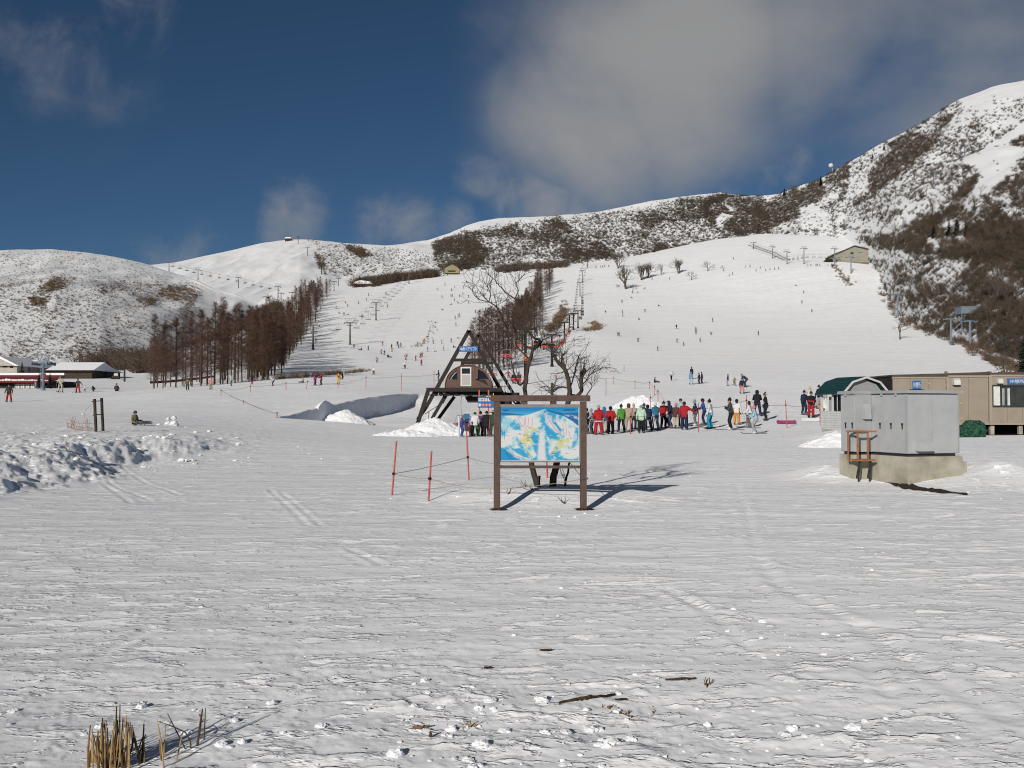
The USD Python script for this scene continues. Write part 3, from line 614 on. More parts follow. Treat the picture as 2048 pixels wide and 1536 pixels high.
for i in range(215):
    s = (i + R.random()) / 215 * (len(edge) - 1); k = min(int(s), len(edge) - 2); f = s - k
    px, py, d = edge[k] * (1 - f) + edge[k + 1] * f
    off = R.random() ** 1.1 * 0.030 * d; q = W(px, py, d); x = q[0] - off; y = q[1] + R.uniform(-6, 6)
    h = np.interp(d, [160, 250, 400, 680], [11.0, 11.5, 11.0, 9.5]) * R.uniform(0.82, 1.12)
    copy_of(LARCH[i % 6], 'larch_tree', 'bare brown larch in the long belt climbing beside the left piste', 'tree', at(x, y), R.random() * 6.28, 'larches of the long belt', scale=(h / np.interp(d, [200, 400], [9.0, 7.2]), h / np.interp(d, [200, 400], [9.0, 7.2]), h / 10.0))
for i in range(46):
    px = R.uniform(300, 540); d = R.uniform(146, 215); q = at((px - 1024) / FPX * d, d); h = R.uniform(9.5, 13.5) * np.interp(px, [300, 420], [0.72, 1.0])
    copy_of(LARCH[i % 6], 'larch_tree', 'bare brown larch deep inside the left stand', 'tree', q, R.random() * 6.28, 'larches inside the stand', scale=(h / 9.5, h / 9.5, h / 10.0))
# larches of the middle wedge beside the chairlift
wedge = [(960, 742, 185, 118), (972, 740, 188, 128), (985, 737, 193, 132), (997, 736, 196, 126), (1008, 734, 199, 128), (1018, 730, 208, 120), (978, 731, 205, 120), (992, 728, 212, 128), (1006, 722, 224, 122), (1022, 716, 238, 116),
         (1034, 706, 262, 108), (1046, 698, 280, 104), (1058, 690, 295, 100), (1070, 682, 308, 92), (1080, 674, 322, 82), (1086, 668, 332, 74), (1030, 712, 250, 112), (1044, 702, 275, 108), (1014, 724, 222, 116), (1000, 730, 208, 124), (1062, 684, 305, 96), (1052, 690, 295, 102), (1038, 700, 276, 108), (1074, 676, 320, 84), (966, 736, 196, 110), (1026, 704, 270, 112), (1016, 712, 252, 116), (950, 738, 198, 104), (958, 736, 203, 116), (968, 733, 210, 122), (982, 730, 214, 126), (946, 742, 190, 92)]
for i, (px, py, d, hp) in enumerate(wedge):
    q = W(px, py, d); h = hp * d / FPX * R.uniform(0.9, 1.05)
    lab = 'bare larch nearest the steel A-frame, grey lower branches, edge of the middle wedge' if i == 0 else 'bare reddish brown larch in the broad lower part of the middle wedge'
    copy_of(LARCH[i % 6], 'larch_tree', lab, 'tree', at(q[0], q[1]), R.random() * 6.28, None if i == 0 else 'larches low in the middle wedge', scale=(h / 8.2, h / 8.2, h / 10.0))
up = np.array([(1050, 665, 350), (1056, 650, 400), (1066, 632, 465), (1078, 615, 530), (1090, 596, 590), (1100, 580, 650), (1108, 566, 700)], float)
for i in range(72):
    s = (i + R.random()) / 72 * (len(up) - 1); k = min(int(s), len(up) - 2); f = s - k
    px, py, d = up[k] * (1 - f) + up[k + 1] * f; q = W(px, py, d); h = np.interp(d, [350, 700], [12, 13.5]) * R.uniform(0.85, 1.12)
    copy_of(LARCH[i % 6], 'larch_tree', 'bare larch in the narrow line climbing beside the chairlift', 'tree', at(q[0] - R.random() * 0.016 * d + 1.5, q[1] + R.uniform(-5, 5)), R.random() * 6.28, 'larches of the narrow middle line', scale=(h / 8.6, h / 8.6, h / 10.0))

# leafless broad trees on the upper slope
BROAD = [bare_proto('broad_tree', np.random.default_rng(100 + k), 7.0, stems=(1, 3, 4, 1)[k], spread=(0.55, 0.42, 0.45, 0.6)[k], depth=6, kids=(2, 3), thick=0.16, first=(0.26, 0.30, 0.28, 0.26)[k]) for k in range(4)]
for px, py, d, hp, k, lab in [(1252, 579, 640, 52, 1, 'many-stemmed bare tree in the middle of the piste with skiers resting below'), (1283, 556, 690, 42, 2, 'bushy bare tree beside a brown earth bank on the upper slope'), (1296, 552, 700, 38, 2, 'bare tree touching the bushy one beside the brown earth bank'),
                              (1236, 535, 760, 36, 1, 'dense bare tree at the upper edge of the slope, first in the row'), (1322, 545, 710, 34, 0, 'single-stemmed bare tree with an open fan crown, row on upper slope'), (1357, 548, 705, 38, 2, 'three-stemmed bare tree, last of the upper row'),
                              (1383, 568, 660, 28, 3, 'small flat-topped bare tree standing lower than the row'), (1416, 553, 690, 32, 3, 'round-crowned bare tree alone right of the upper row'), (1447, 558, 675, 18, 0, 'tiny bare sapling above the smooth knoll')]:
    q = W(px, py, d); h = hp * d / FPX; copy_of(BROAD[k], 'bare_tree', lab, 'tree', at(q[0], q[1]), px * 1.7, None, scale=(h / 6.6 * 1.15, h / 6.6 * 1.15, h / 6.6))
q = W(1800, 677, 345); copy_of(BROAD[0], 'bare_tree', 'lone bare tree on the crest of the lower knoll', 'tree', at(q[0], q[1]), 0.4, None, scale=1.72)
for px, py, d, hp, lab in [(2010, 742, 165, 100, 'dark leafless tree rising behind the prefab rooms at the picture edge'), (2052, 744, 160, 120, 'dark conifer cut by the picture edge behind the prefab rooms')]:
    q = W(px, py, d); h = hp * d / FPX
    if 'conifer' in lab: copy_of(conifer_proto('edge_conifer', R, 9.0), 'conifer_tree', lab, 'tree', at(q[0], q[1]), 0.3, None, scale=h / 9)
    else: copy_of(BROAD[3], 'bare_tree', lab, 'tree', at(q[0], q[1]), 2.0, None, scale=h / 6.4)

# scrub on the hillsides: uncountable, scattered by how much grows where
def scatter(hillgrid, n, rg, power=1.6, floor=0.0, keep=None):
    G, pp, veg = hillgrid
    a = np.abs((pp[1:, :-1, 0] - pp[:-1, :-1, 0]) * (pp[:-1, 1:, 1] - pp[:-1, :-1, 1]) - (pp[1:, :-1, 1] - pp[:-1, :-1, 1]) * (pp[:-1, 1:, 0] - pp[:-1, :-1, 0]))
    w = a * np.maximum(veg[:-1, :-1] - floor, 0) ** power
    if keep is not None: w = w * keep(pp[:-1, :-1, 0], pp[:-1, :-1, 1])
    w = w * ((pp[:-1, :-1, 0] > -160) & (pp[:-1, :-1, 0] < 2300) & (pp[:-1, :-1, 1] > -80))
    k = rg.choice(w.size, n, p=(w / w.sum()).ravel()); i, j = np.unravel_index(k, w.shape)
    s, t = rg.random(n)[:, None], rg.random(n)[:, None]
    return G[i, j] * (1 - s) * (1 - t) + G[i + 1, j] * s * (1 - t) + G[i, j + 1] * (1 - s) * t + G[i + 1, j + 1] * s * t, veg[i, j]
SCRUB = [scrub_mesh(np.random.default_rng(200 + k), n=26, w=0.015, spread=0.9) for k in range(4)]
def scrub(name, hg, n, size, mats, label, seed, power=1.6, floor=0.0, keep=None, wide=1.25):
    rg = np.random.default_rng(seed); p, v = scatter(hg, n, rg, power, floor, keep)
    s = rg.uniform(size[0], size[1], n) * (0.7 + 0.5 * v)
    instancer(name, SCRUB, (mats, 'bush'), p, rg.integers(0, 4, n), np.stack([s * wide, s * wide, s], 1), rg.random(n) * 6.28, label, 'scrub')
scrub('ridge_scrub', ridge, 17000, (1.7, 3.8), [twig_grey, twig_grey, twig_dark, twig_brown], 'grey leafless scrub matted over the long snowy ridge', 301)
scrub('summit_scrub', cone_hill, 1800, (1.2, 2.8), [twig_grey, twig_brown, twig_grey, grass_dry], 'sparse scrub beside the lift line on the rounded summit', 302, floor=0.12)
scrub('left_hill_scrub', left_hill, 8000, (0.4, 1.15), [grass_dry, twig_brown, grass_dry, twig_grey], 'withered grass and low bushes on the hill left of the larches', 303, power=1.3)
scrub('mountain_scrub', right_hill, 18000, (1.5, 3.6), [twig_grey, twig_brown, twig_dark, twig_brown], 'brown leafless brushwood covering the steep mountainside', 304, power=1.9)
# single trees of the wood on the lower mountainside
WOOD = [bare_proto('wood_tree', np.random.default_rng(400 + k), 7.0, stems=(1, 2, 1)[k], spread=(0.40, 0.36, 0.46)[k], depth=6, kids=(2, 3), thick=0.11, twig=twig_brown, first=0.30) for k in range(3)]
rg = np.random.default_rng(410)
p, v = scatter(right_hill, 170, rg, 1.3, 0.3, lambda x, y: (y > 330) & (x > 1500) & (y > 0.35 * (2048 - x) + 300))
for i, q in enumerate(sorted(p.tolist(), key=lambda q: q[1])):
    h = rg.uniform(7, 11); copy_of(WOOD[i % 3], 'wood_tree', 'bare brown tree of the wood on the lower mountainside', 'tree', q, rg.random() * 6.28, 'trees of the lower mountainside wood', scale=h / 6.5)
p, v = scatter(right_hill, 60, rg, 2.0, 0.3, lambda x, y: (x > 1500) & (x < 1800) & (y > 380))
for i, q in enumerate(p): copy_of(WOOD[i % 3], 'wood_tree', 'tall bare tree in the grey wood above the upper lift', 'tree', q, rg.random() * 6.28, 'trees of the grey wood above the upper lift', scale=rg.uniform(10, 14) / 6.5)
FIR = [conifer_proto('fir', np.random.default_rng(420 + k)) for k in range(2)]
def on_hill(hg, px, py):
    G, pp, _ = hg; d = (pp[..., 0] - px) ** 2 + (pp[..., 1] - py) ** 2; i = np.unravel_index(np.argmin(d), d.shape); return G[i]
for px, py, hp, hg, lab in [(1641, 372, 22, right_hill, 'dark fir on the skyline left of the white ball antenna'), (1567, 392, 18, right_hill, 'small dark fir on the dip of the skyline'), (1868, 476, 30, right_hill, 'dark fir at the left of the cedar clump on the mountainside'), (1900, 474, 34, right_hill, 'dark cedar, left one of the close clump'), (1915, 472, 38, right_hill, 'dark cedar, tallest of the close clump'), (1932, 472, 30, right_hill, 'dark cedar, right one of the close clump'),
                            (1770, 300, 14, right_hill, 'dark tree high on the skyline, upper one of two'), (1745, 318, 12, right_hill, 'dark tree on the skyline, lower one of two'), (1308, 515, 20, ridge, 'dark evergreen on the ridge foot above the upper tree row')]:
    q = on_hill(hg, px, py); d = q[1]; copy_of(FIR[px % 2], 'fir_tree', lab, 'tree', q, px, None, scale=hp * d / FPX / 9)
q = W(719, 586, 745); copy_of(FIR[0], 'fir_tree', 'dark pointed fir beside the low shed above the left piste', 'tree', at(q[0], q[1]), 0.2, None, scale=(1.05, 1.05, 0.95))
# thickets at the top of the left piste and behind the restaurant
def thicket(name, pts, n, size, mats, label, seed, mesh=SCRUB, wide=1.2):
    rg = np.random.default_rng(seed); pts = np.array(pts, float); P_ = []
    for i in range(n):
        s = rg.random() * (len(pts) - 1); k = min(int(s), len(pts) - 2); a = pts[k] * (1 - s + k) + pts[k + 1] * (s - k)
        q = W(a[0] + rg.normal(0, 5), a[1], a[2]); y = q[1] + rg.normal(0, a[3] * 1.35); x = q[0] * y / q[1]; P_.append(at(x, y))
    s = rg.uniform(size[0], size[1], n)
    instancer(name, mesh, (mats, 'bush'), P_, rg.integers(0, len(mesh), n), np.stack([s * wide, s * wide, s], 1), rg.random(n) * 6.28, label, 'thicket')
thicket('thicket', [(712, 577, 760, 12), (760, 574, 780, 12), (800, 572, 790, 10), (872, 566, 800, 8)], 330, (5, 11), [twig_brown, twig_grey, twig_larch, twig_brown], 'belt of brown bushes across the top of the left piste', 501)
thicket('thicket', [(1130, 535, 820, 10), (1050, 545, 815, 12), (1000, 545, 815, 10)], 120, (5, 10), [twig_grey] * 4, 'grey bare bushes behind the tip of the middle larch line', 502)
thicket('thicket', [(150, 742, 330, 12), (230, 735, 320, 15), (290, 728, 300, 14), (330, 720, 300, 12)], 150, (4, 8.5), [twig_grey, twig_brown, twig_grey, twig_brown], 'bare bushes behind the snowy roofs at the hill foot', 503)
thicket('thicket', [(420, 640, 470, 14), (470, 632, 490, 14), (520, 615, 520, 12), (560, 602, 560, 10)], 170, (5, 9), [twig_grey, twig_brown, twig_grey, twig_brown], 'bare bushes between the left hill and the larch belt', 504)
thicket('reed_strip', [(560, 757, 146, 1.2), (610, 752, 152, 1), (650, 746, 168, 1), (700, 740, 190, 1), (740, 728, 218, 1)], 130, (0.45, 1.35), [grass_dry] * 4, 'strip of tall withered grass along the lower edge of the left piste', 505, wide=0.8)
thicket('reed_strip', [(830, 685, 355, 2), (850, 672, 390, 2), (866, 655, 440, 2), (868, 640, 480, 2)], 60, (0.6, 1.3), [grass_dry] * 4, 'thin line of withered grass curving up the left piste', 506, wide=0.9)
thicket('brown_brush', [(1098, 655, 350, 14), (1110, 640, 390, 18), (1118, 620, 460, 20), (1130, 600, 540, 20)], 260, (1.2, 2.8), [grass_dry, twig_larch, grass_dry, twig_brown], 'rusty brush on the bank between the larch line and the chairlift', 507)
thicket('brown_brush', [(1176, 658, 340, 2), (1190, 648, 360, 4), (1196, 636, 395, 5), (1186, 622, 430, 5)], 80, (1.0, 2.0), [grass_dry] * 4, 'crescent of withered grass on the drift right of the chairlift', 508)
thicket('brown_brush', [(1665, 536, 640, 3), (1685, 548, 600, 3), (1700, 560, 575, 3)], 90, (1.0, 2.0), [grass_dry, twig_brown, grass_dry, twig_brown], 'brown earth bank with withered grass below the upper lift building', 509)
thicket('green_bamboo', [(1850, 600, 480, 8), (1880, 610, 450, 8), (1910, 615, 430, 8), (1960, 600, 430, 8)], 260, (3, 7), [bamboo_green] * 4, 'dark green bamboo grass at the edge of the mountainside wood', 510)
thicket('edge_bushes', [(1760, 560, 560, 8), (1800, 615, 440, 8), (1850, 650, 390, 8), (1930, 690, 310, 8), (1990, 715, 250, 8), (2060, 735, 200, 8)], 190, (1.0, 3.6), [twig_grey, twig_brown, grass_dry, twig_brown], 'bare bushes along the foot of the mountainside', 511)
# ------------------------------------------------------------------ near things
wood_brown = mat('brown_painted_wood', (0.125, 0.082, 0.068), 0.7, 0.14, 9.0, 0.002, 60)
alu = mat('weathered_frame', (0.27, 0.25, 0.235), 0.5, 0.1, 8.0)
red_pole = mat('red_plastic_pole', (0.62, 0.13, 0.105), 0.45, 0.08, 4.0)
black_clip = mat('black_plastic', (0.02, 0.02, 0.022), 0.5, 0.05)
rope_yellow = mat('faded_rope', (0.40, 0.36, 0.20), 0.9, 0.15, 30)
rope_dark = mat('dark_rope', (0.12, 0.11, 0.11), 0.9, 0.1, 30)
bark_near = mat('wet_bark', (0.085, 0.068, 0.052), 0.85, 0.3, 5.0, 0.006, 45, stretch=(1, 1, 0.35))
soil = mat('bare_soil', (0.085, 0.055, 0.038), 0.95, 0.3, 14.0, 0.02, 30, coords='world', k=0.8)
straw = [mat('straw_pale', (0.50, 0.34, 0.15), 0.7, 0.2, 30), mat('straw_brown', (0.30, 0.175, 0.075), 0.7, 0.25, 30), mat('straw_dark', (0.11, 0.075, 0.045), 0.8, 0.2, 30)]
cabinet_grey = mat('cabinet_paint', (0.52, 0.535, 0.55), 0.45, 0.05, 3.0)
cabinet_trim = mat('cabinet_trim', (0.45, 0.465, 0.48), 0.45, 0.06, 3.0)
dark_gap = mat('dark_metal', (0.045, 0.05, 0.058), 0.6, 0.1)
concrete = mat('weathered_concrete', (0.36, 0.34, 0.28), 0.9, 0.22, 2.2, 0.004, 40, coords='world', tint=(0.25, 0.23, 0.18), k=1.0)
orange_paint = mat('orange_paint', (0.46, 0.20, 0.08), 0.5, 0.12, 6.0)
siding_tan = mat('tan_wall_panel', (0.37, 0.315, 0.25), 0.6, 0.05, 2.0)
siding_tan2 = mat('tan_trim', (0.42, 0.36, 0.29), 0.6, 0.05, 2.0)
roof_tan = mat('brown_roof_edge', (0.11, 0.085, 0.07), 0.6, 0.15, 3.0)
white_paint = mat('white_paint', (0.78, 0.77, 0.74), 0.5, 0.06, 4.0)
siding_white = mat('white_siding', (0.66, 0.67, 0.66), 0.6, 0.06, 4.0)
siding_grey = mat('grey_gable', (0.40, 0.41, 0.41), 0.7, 0.06, 4.0)
green_roof = mat('dark_green_roof', (0.022, 0.075, 0.08), 0.45, 0.12, 4.0)
sign_blue = mat('blue_sign', (0.028, 0.16, 0.46), 0.5, 0.04, 3.0)
glass_dark = usdkit.material(stage, L + 'window_glass', {'t': ('transparent_bsdf', {}), 'g': ('glossy_bsdf', {'roughness': 0.02, 'color': (0.9, 0.92, 0.95)}), 'f': ('fresnel', {'IOR': 1.5}), 'm': ('mix_closure', {})},
    [('f.fac', 'm.fac'), ('t.BSDF', 'm.closure1'), ('g.BSDF', 'm.closure2')], surface='m.closure')
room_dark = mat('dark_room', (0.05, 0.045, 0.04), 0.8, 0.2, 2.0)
steel_brown = mat('dark_brown_steel', (0.030, 0.022, 0.019), 0.55, 0.15, 3.0)
cabin_brown = mat('brown_cabin_paint', (0.155, 0.088, 0.072), 0.6, 0.08, 3.0)
galv = mat('galvanised_steel', (0.36, 0.39, 0.41), 0.5, 0.12, 2.0, metallic=0.2)
galv_blue = mat('blue_grey_steel', (0.22, 0.275, 0.335), 0.55, 0.1, 2.0)
tower_green = mat('olive_grey_steel', (0.155, 0.165, 0.14), 0.6, 0.15, 1.0)
tower_black = mat('black_brown_steel', (0.028, 0.022, 0.020), 0.6, 0.15, 1.0)
cable = mat('steel_cable', (0.10, 0.10, 0.105), 0.6, 0.05)
chair_red = mat('red_seat', (0.66, 0.075, 0.045), 0.5, 0.08, 5.0)
chair_dark = mat('dark_red_seat', (0.10, 0.045, 0.038), 0.6, 0.1, 5.0)
roof_red = mat('red_roof', (0.30, 0.045, 0.038), 0.6, 0.15, 1.2, coords='world')
plaster = mat('pale_wall', (0.52, 0.48, 0.42), 0.8, 0.1, 1.0, coords='world')
timber_dark = mat('dark_timber', (0.075, 0.055, 0.042), 0.8, 0.2, 2.0, coords='world')
snow_plain = mat('piled_snow', (0.79, 0.80, 0.82), 0.65, 0.04, 5.0, 0.05, 9.0, spec=0.2, coords='world', k=1.0, diff=0.32)

# lettering drawn as strokes on a ten by ten field
GLYPH = {
 'naka': [[(1, 3), (1, 7), (9, 7), (9, 3), (1, 3)], [(5, 10), (5, 0)]],
 'ou': [[(5, 10), (5, 4.5)], [(2, 4.5), (2, 8), (8, 8), (8, 4.5)], [(0.3, 4.5), (9.7, 4.5)], [(5, 4.5), (3.6, 2), (0.8, 0)], [(5, 4.5), (6.6, 2), (9.4, 0)]],
 'pe': [[(0.3, 3.5), (3.4, 7), (9.7, 1.5)], [(7.4, 8.2), (8.2, 9), (9, 8.2), (8.2, 7.4), (7.4, 8.2)]],
 'a': [[(0.8, 9), (9.2, 9), (6, 5.6)], [(5, 7.2), (4.6, 3.4), (2, 0.4)]],
 'ri': [[(2.2, 9.4), (2.2, 3.8)], [(7.6, 9.7), (7.6, 4), (5, 0.3)]],
 'fu': [[(0.8, 9), (9, 9), (7.6, 4.2), (3.2, 0.4)]],
 'to': [[(3.4, 10), (3.4, 0)], [(3.4, 6.6), (8.6, 4)]],
 'kyuu': [[(3.2, 10), (0.3, 5.5)], [(2, 7.6), (2, 0)], [(3.9, 7.2), (10, 7.2)], [(7, 10), (7, 0)], [(7, 7), (4, 2.5)], [(7, 7), (10, 2.5)]],
 'kei': [[(0.4, 9.3), (4.2, 9.9)], [(0, 7.6), (4.9, 7.6)], [(2.5, 9.4), (2.5, 6)], [(0.8, 6), (4.1, 6), (4.1, 4.1), (0.8, 4.1), (0.8, 6)], [(7.4, 10), (6.9, 9.1)], [(5.7, 9.1), (9.5, 9.1), (9.5, 4.1), (5.7, 4.1), (5.7, 9.1)], [(5.7, 7.4), (9.5, 7.4)], [(5.7, 5.8), (9.5, 5.8)],
         [(1, 2.7), (0.2, 0.7)], [(3, 3), (3, 0.5), (7.4, 0.3), (7.7, 1.4)], [(5, 3.3), (5.7, 2)], [(8.4, 3), (9.7, 1)]],
 'sho': [[(0.4, 9.5), (4.6, 9.5)], [(0.9, 8), (4.3, 8), (4.3, 5.6), (0.9, 5.6)], [(0.9, 8), (0.9, 4), (0, 0)], [(9.4, 9.8), (6, 8.9), (6, 5), (5, 0)], [(6, 5.9), (10, 5.9)], [(8.4, 5.9), (8.4, 0)]],
}
def strokes(keys, h, gap=0.16, pen=0.95):
    gs, x = [], 0.0
    for k in keys:
        for s in GLYPH[k]: gs.append(LineString([(x + a * h / 10, b * h / 10) for a, b in s]).buffer(pen * h / 20, cap_style=2, join_style=2))
        x += h * (1 + gap)
    return unary_union(gs), x - h * gap
def place_prism(poly, x, z, y, t=0.01):
    return shapely.affinity.translate(poly, x, z)

# --- the map board
BY = 15.6; k = BY / FPX
zb = float(ground(0.3, BY))
board = thing('map_board', 'brown wooden stand with a blue and white piste map in front of a small tree', 'map board', (0, 0, 0))
def Z(py, Y=BY): return Zof(py, Y)
def X(px, py=815, Y=BY): return W(px, py, Y)[0]
for px0 in (994, 1166.5): MB().box(X(px0) - 0.050, X(px0) + 0.050, BY - 0.05, BY + 0.05, zb - 0.35, Z(803)).put('post', wood_brown, board)
MB().box(X(981), X(1180), BY - 0.055, BY + 0.055, Z(802.6), Z(790.5)).put('top_beam', wood_brown, board)
MB().box(X(994) + 0.052, X(1166.5) - 0.052, BY - 0.03, BY + 0.03, Z(936.5), Z(931)).put('lower_rail', wood_brown, board)
for a, b in ((1041, 1055), (1100, 1113)): MB().box(X(a), X(b), BY - 0.025, BY + 0.025, Z(809), Z(802.8)).put('strut', wood_brown, board)
fr = MB(); x0, x1, z0, z1 = X(998), X(1162), Z(924.5), Z(808.5)
y0, y1 = BY - 0.045, BY + 0.02; w1 = 0.018
ix0, ix1, iz0, iz1 = X(1000.6), X(1158.0), Z(921.5), Z(814.0)
fr.box(x0, x1, y0, y1, iz1, z1); fr.box(x0, x1, y0, y1, z0, iz0); fr.box(x0, ix0, y0, y1, iz0, iz1); fr.box(ix1, x1, y0, y1, iz0, iz1)
pf = fr.put('panel_frame', alu, board)
MB().box(ix0 - 0.004, ix1 + 0.004, BY - 0.02, BY + 0.012, iz0 - 0.004, iz1 + 0.004).put('backing', alu, board)
NX, NZ = 300, 210
gx, gz = np.meshgrid(np.linspace(0, 1, NX), np.linspace(0, 1, NZ))       # u to the right, v downwards, as the print runs
def blend(c, col, a): return c * (1 - a[..., None]) + np.array(col) * a[..., None]
def inside(pts, soft=0.012):
    pg = Polygon(pts); d = shapely.distance(shapely.points(gx, gz), pg.exterior) * np.where(shapely.contains_xy(pg, gx, gz), 1, -1)
    return sstep(-soft, soft, d)
def along(pts, w): return 1 - sstep(w * 0.6, w * 1.4, shapely.distance(shapely.points(gx, gz), LineString(pts)))
C_ = np.zeros((NZ, NX, 3)); wht, sky1, sky2, mid, deep, pale, yel, redp, ink = (0.84, 0.85, 0.86), (0.02, 0.22, 0.58), (0.20, 0.60, 0.82), (0.10, 0.46, 0.75), (0.015, 0.17, 0.47), (0.42, 0.74, 0.84), (0.78, 0.74, 0.33), (0.72, 0.25, 0.30), (0.06, 0.09, 0.14)
C_[:] = np.array(sky1) + (np.array(sky2) - np.array(sky1)) * np.clip(gz / 0.17, 0, 1)[..., None]
nz = fbm2(gx * 9, gz * 6, 4, 5); nz2 = fbm2(gx * 22, gz * 16, 3, 8)
C_ = blend(C_, deep, inside([(0, .10), (.12, .115), (.2, .13), (.3, .14), (.3, .16), (0, .17)], .006))
C_ = blend(C_, deep, inside([(.57, .045), (.68, .08), (.8, .115), (1, .10), (1, .36), (.9, .27), (.78, .16), (.62, .10)], .006))
C_ = blend(C_, wht, 0.7 * inside([(.8, .14), (.9, .15), (1, .18), (1, .24), (.93, .22)], .02) * sstep(.5, .6, nz2))
body = inside([(0, .165), (.16, .155), (.32, .16), (.44, .10), (.57, .035), (.60, .09), (.7, .13), (.82, .18), (.92, .27), (1, .37), (1, 1), (0, 1)], .006)
C_ = blend(C_, wht, body)
C_ = blend(C_, pale, body * 0.95 * sstep(.40, .50, nz)); C_ = blend(C_, mid, body * sstep(.49, .60, nz) * 0.9); C_ = blend(C_, wht, body * 0.6 * sstep(.52, .62, nz2))
for pts, col, a in [([(.03, .2), (.1, .19), (.12, .4), (.03, .42)], pale, .7), ([(.16, .42), (.2, .36), (.28, .34), (.25, .42)], mid, .9), ([(.66, .29), (.70, .28), (.78, .42), (.76, .48)], mid, 1), ([(.85, .33), (.92, .34), (.9, .4), (.86, .39)], pale, .9), ([(.56, .3), (.6, .35), (.62, .44), (.68, .47), (.76, .49), (.64, .60), (.58, .52)], mid, .95),
                    ([(.38, .53), (.5, .52), (.5, .68), (.42, .67)], mid, .95), ([(.41, .70), (.47, .75), (.5, .88), (.48, .93), (.43, .82)], mid, .9), ([(.58, .55), (.6, .7), (.62, .92), (.58, .95)], mid, .8), ([(.15, .78), (.25, .76), (.33, .86), (.37, .95), (.3, .93), (.2, .85)], mid, .95), ([(.24, .7), (.3, .74), (.27, .8)], mid, .8),
                    ([(0, .74), (.05, .78), (.2, .94), (.28, 1), (0, 1)], (.05, .38, .72), 1), ([(.03, .8), (.1, .86), (.2, .98), (.12, .98)], deep, .45), ([(.92, .64), (.98, .62), (.95, .74), (.9, .78)], mid, .8), ([(.68, .86), (.76, .80), (.77, .86), (.7, .9)], mid, .85), ([(.8, .95), (.86, .93), (.88, .97), (.82, .99)], mid, .9)]:
    C_ = blend(C_, col, a * inside(pts, .014))
for pts in ([(.80, .85), (.84, .78), (.95, .84), (.97, .94), (.86, .97), (.79, .93)], [(.5, .45), (.555, .45), (.58, .98), (.47, .98)], [(.21, .19), (.31, .19), (.30, .38), (.27, .40)], [(.31, .2), (.42, .19), (.40, .38), (.32, .38)], [(.60, .2), (.70, .35), (.76, .48), (.70, .47), (.62, .36)], [(.78, .31), (.84, .31), (.86, .52), (.81, .52)]):
    C_ = blend(C_, wht, 0.95 * inside(pts, .02))
C_ = blend(C_, yel, inside([(.30, .42), (.38, .38), (.46, .41), (.49, .44), (.40, .48), (.38, .55), (.41, .66), (.38, .72), (.33, .70), (.25, .66), (.24, .62), (.29, .53)], .012) * sstep(.36, .46, nz2) * .9)
C_ = blend(C_, yel, inside([(.73, .53), (.80, .52), (.82, .60), (.88, .60), (.86, .72), (.78, .76), (.68, .86), (.64, .86), (.70, .72), (.72, .62)], .012) * sstep(.36, .46, nz2) * .9)
C_ = blend(C_, yel, along([(.32, .72), (.36, .83), (.40, .93)], .008))
for pts in ([(.31, .19), (.33, .37)], [(.32, .19), (.30, .36)], [(.36, .2), (.35, .37)], [(.41, .2), (.40, .37)], [(.22, .18), (.28, .37)], [(.24, .19), (.30, .24)], [(.46, .18), (.55, .12), (.6, .14), (.66, .2), (.77, .28)], [(.6, .2), (.64, .3), (.75, .49)], [(.62, .24), (.7, .43), (.75, .48)], [(.79, .31), (.81, .51)], [(.83, .31), (.84, .51)], [(.87, .48), (.9, .60)]):
    C_ = blend(C_, redp, 0.75 * along(pts, .0035))
for pts in ([(.055, .42), (.056, .60)], [(.06, .47), (.12, .47)], [(.06, .5), (.11, .5)], [(.06, .53), (.11, .53)], [(.58, .95), (.62, .88), (.68, .80), (.71, .78)], [(.59, .96), (.66, .86)], [(.63, .90), (.70, .80)], [(.04, .78), (.1, .82), (.17, .89), (.25, .94), (.34, .98), (.45, .985)], [(.02, .65), (.12, .63), (.18, .66), (.08, .70)], [(.86, .46), (.89, .47)], [(.50, .478), (.62, .478)]):
    C_ = blend(C_, ink, 0.6 * along(pts, .0035) * sstep(.38, .5, nz2))
rgm = np.random.default_rng(11)
for _ in range(95):   # building marks and place names, too small to read
    u_, v_ = (rgm.uniform(.24, .5), rgm.uniform(.36, .7)) if rgm.random() < .5 else ((rgm.uniform(.64, .9), rgm.uniform(.5, .9)) if rgm.random() < .6 else (rgm.uniform(.02, .98), rgm.uniform(.25, .97)))
    c_ = [ink, redp, (.75, .76, .74), (.1, .3, .25)][rgm.integers(0, 4)]; ww, hh = rgm.uniform(.004, .02), rgm.uniform(.003, .007)
    C_ = blend(C_, c_, ((np.abs(gx - u_) < ww) & (np.abs(gz - v_) < hh)).astype(float) * .7)
bord = ((gx < .008) | (gx > .992) | (gz < .011) | (gz > .989)).astype(float); C_ = blend(C_, (0.72, 0.80, 0.84), bord)
mp = UsdGeom.Mesh.Define(stage, free('map_print', ppath(board)))
mv = np.stack([ix0 + gx * (ix1 - ix0), np.full_like(gx, BY - 0.024), iz1 - gz * (iz1 - iz0)], -1).reshape(-1, 3); ii = np.arange(NX * NZ).reshape(NZ, NX)
mf = np.stack([ii[:-1, :-1], ii[1:, :-1], ii[1:, 1:], ii[:-1, 1:]], -1).reshape(-1, 4)
mp.CreatePointsAttr(Vt.Vec3fArray.FromNumpy(mv.astype(np.float32))); mp.CreateFaceVertexCountsAttr(Vt.IntArray.FromNumpy(np.full(len(mf), 4, np.int32))); mp.CreateFaceVertexIndicesAttr(Vt.IntArray.FromNumpy(mf.astype(np.int32).ravel())); mp.CreateSubdivisionSchemeAttr('none')
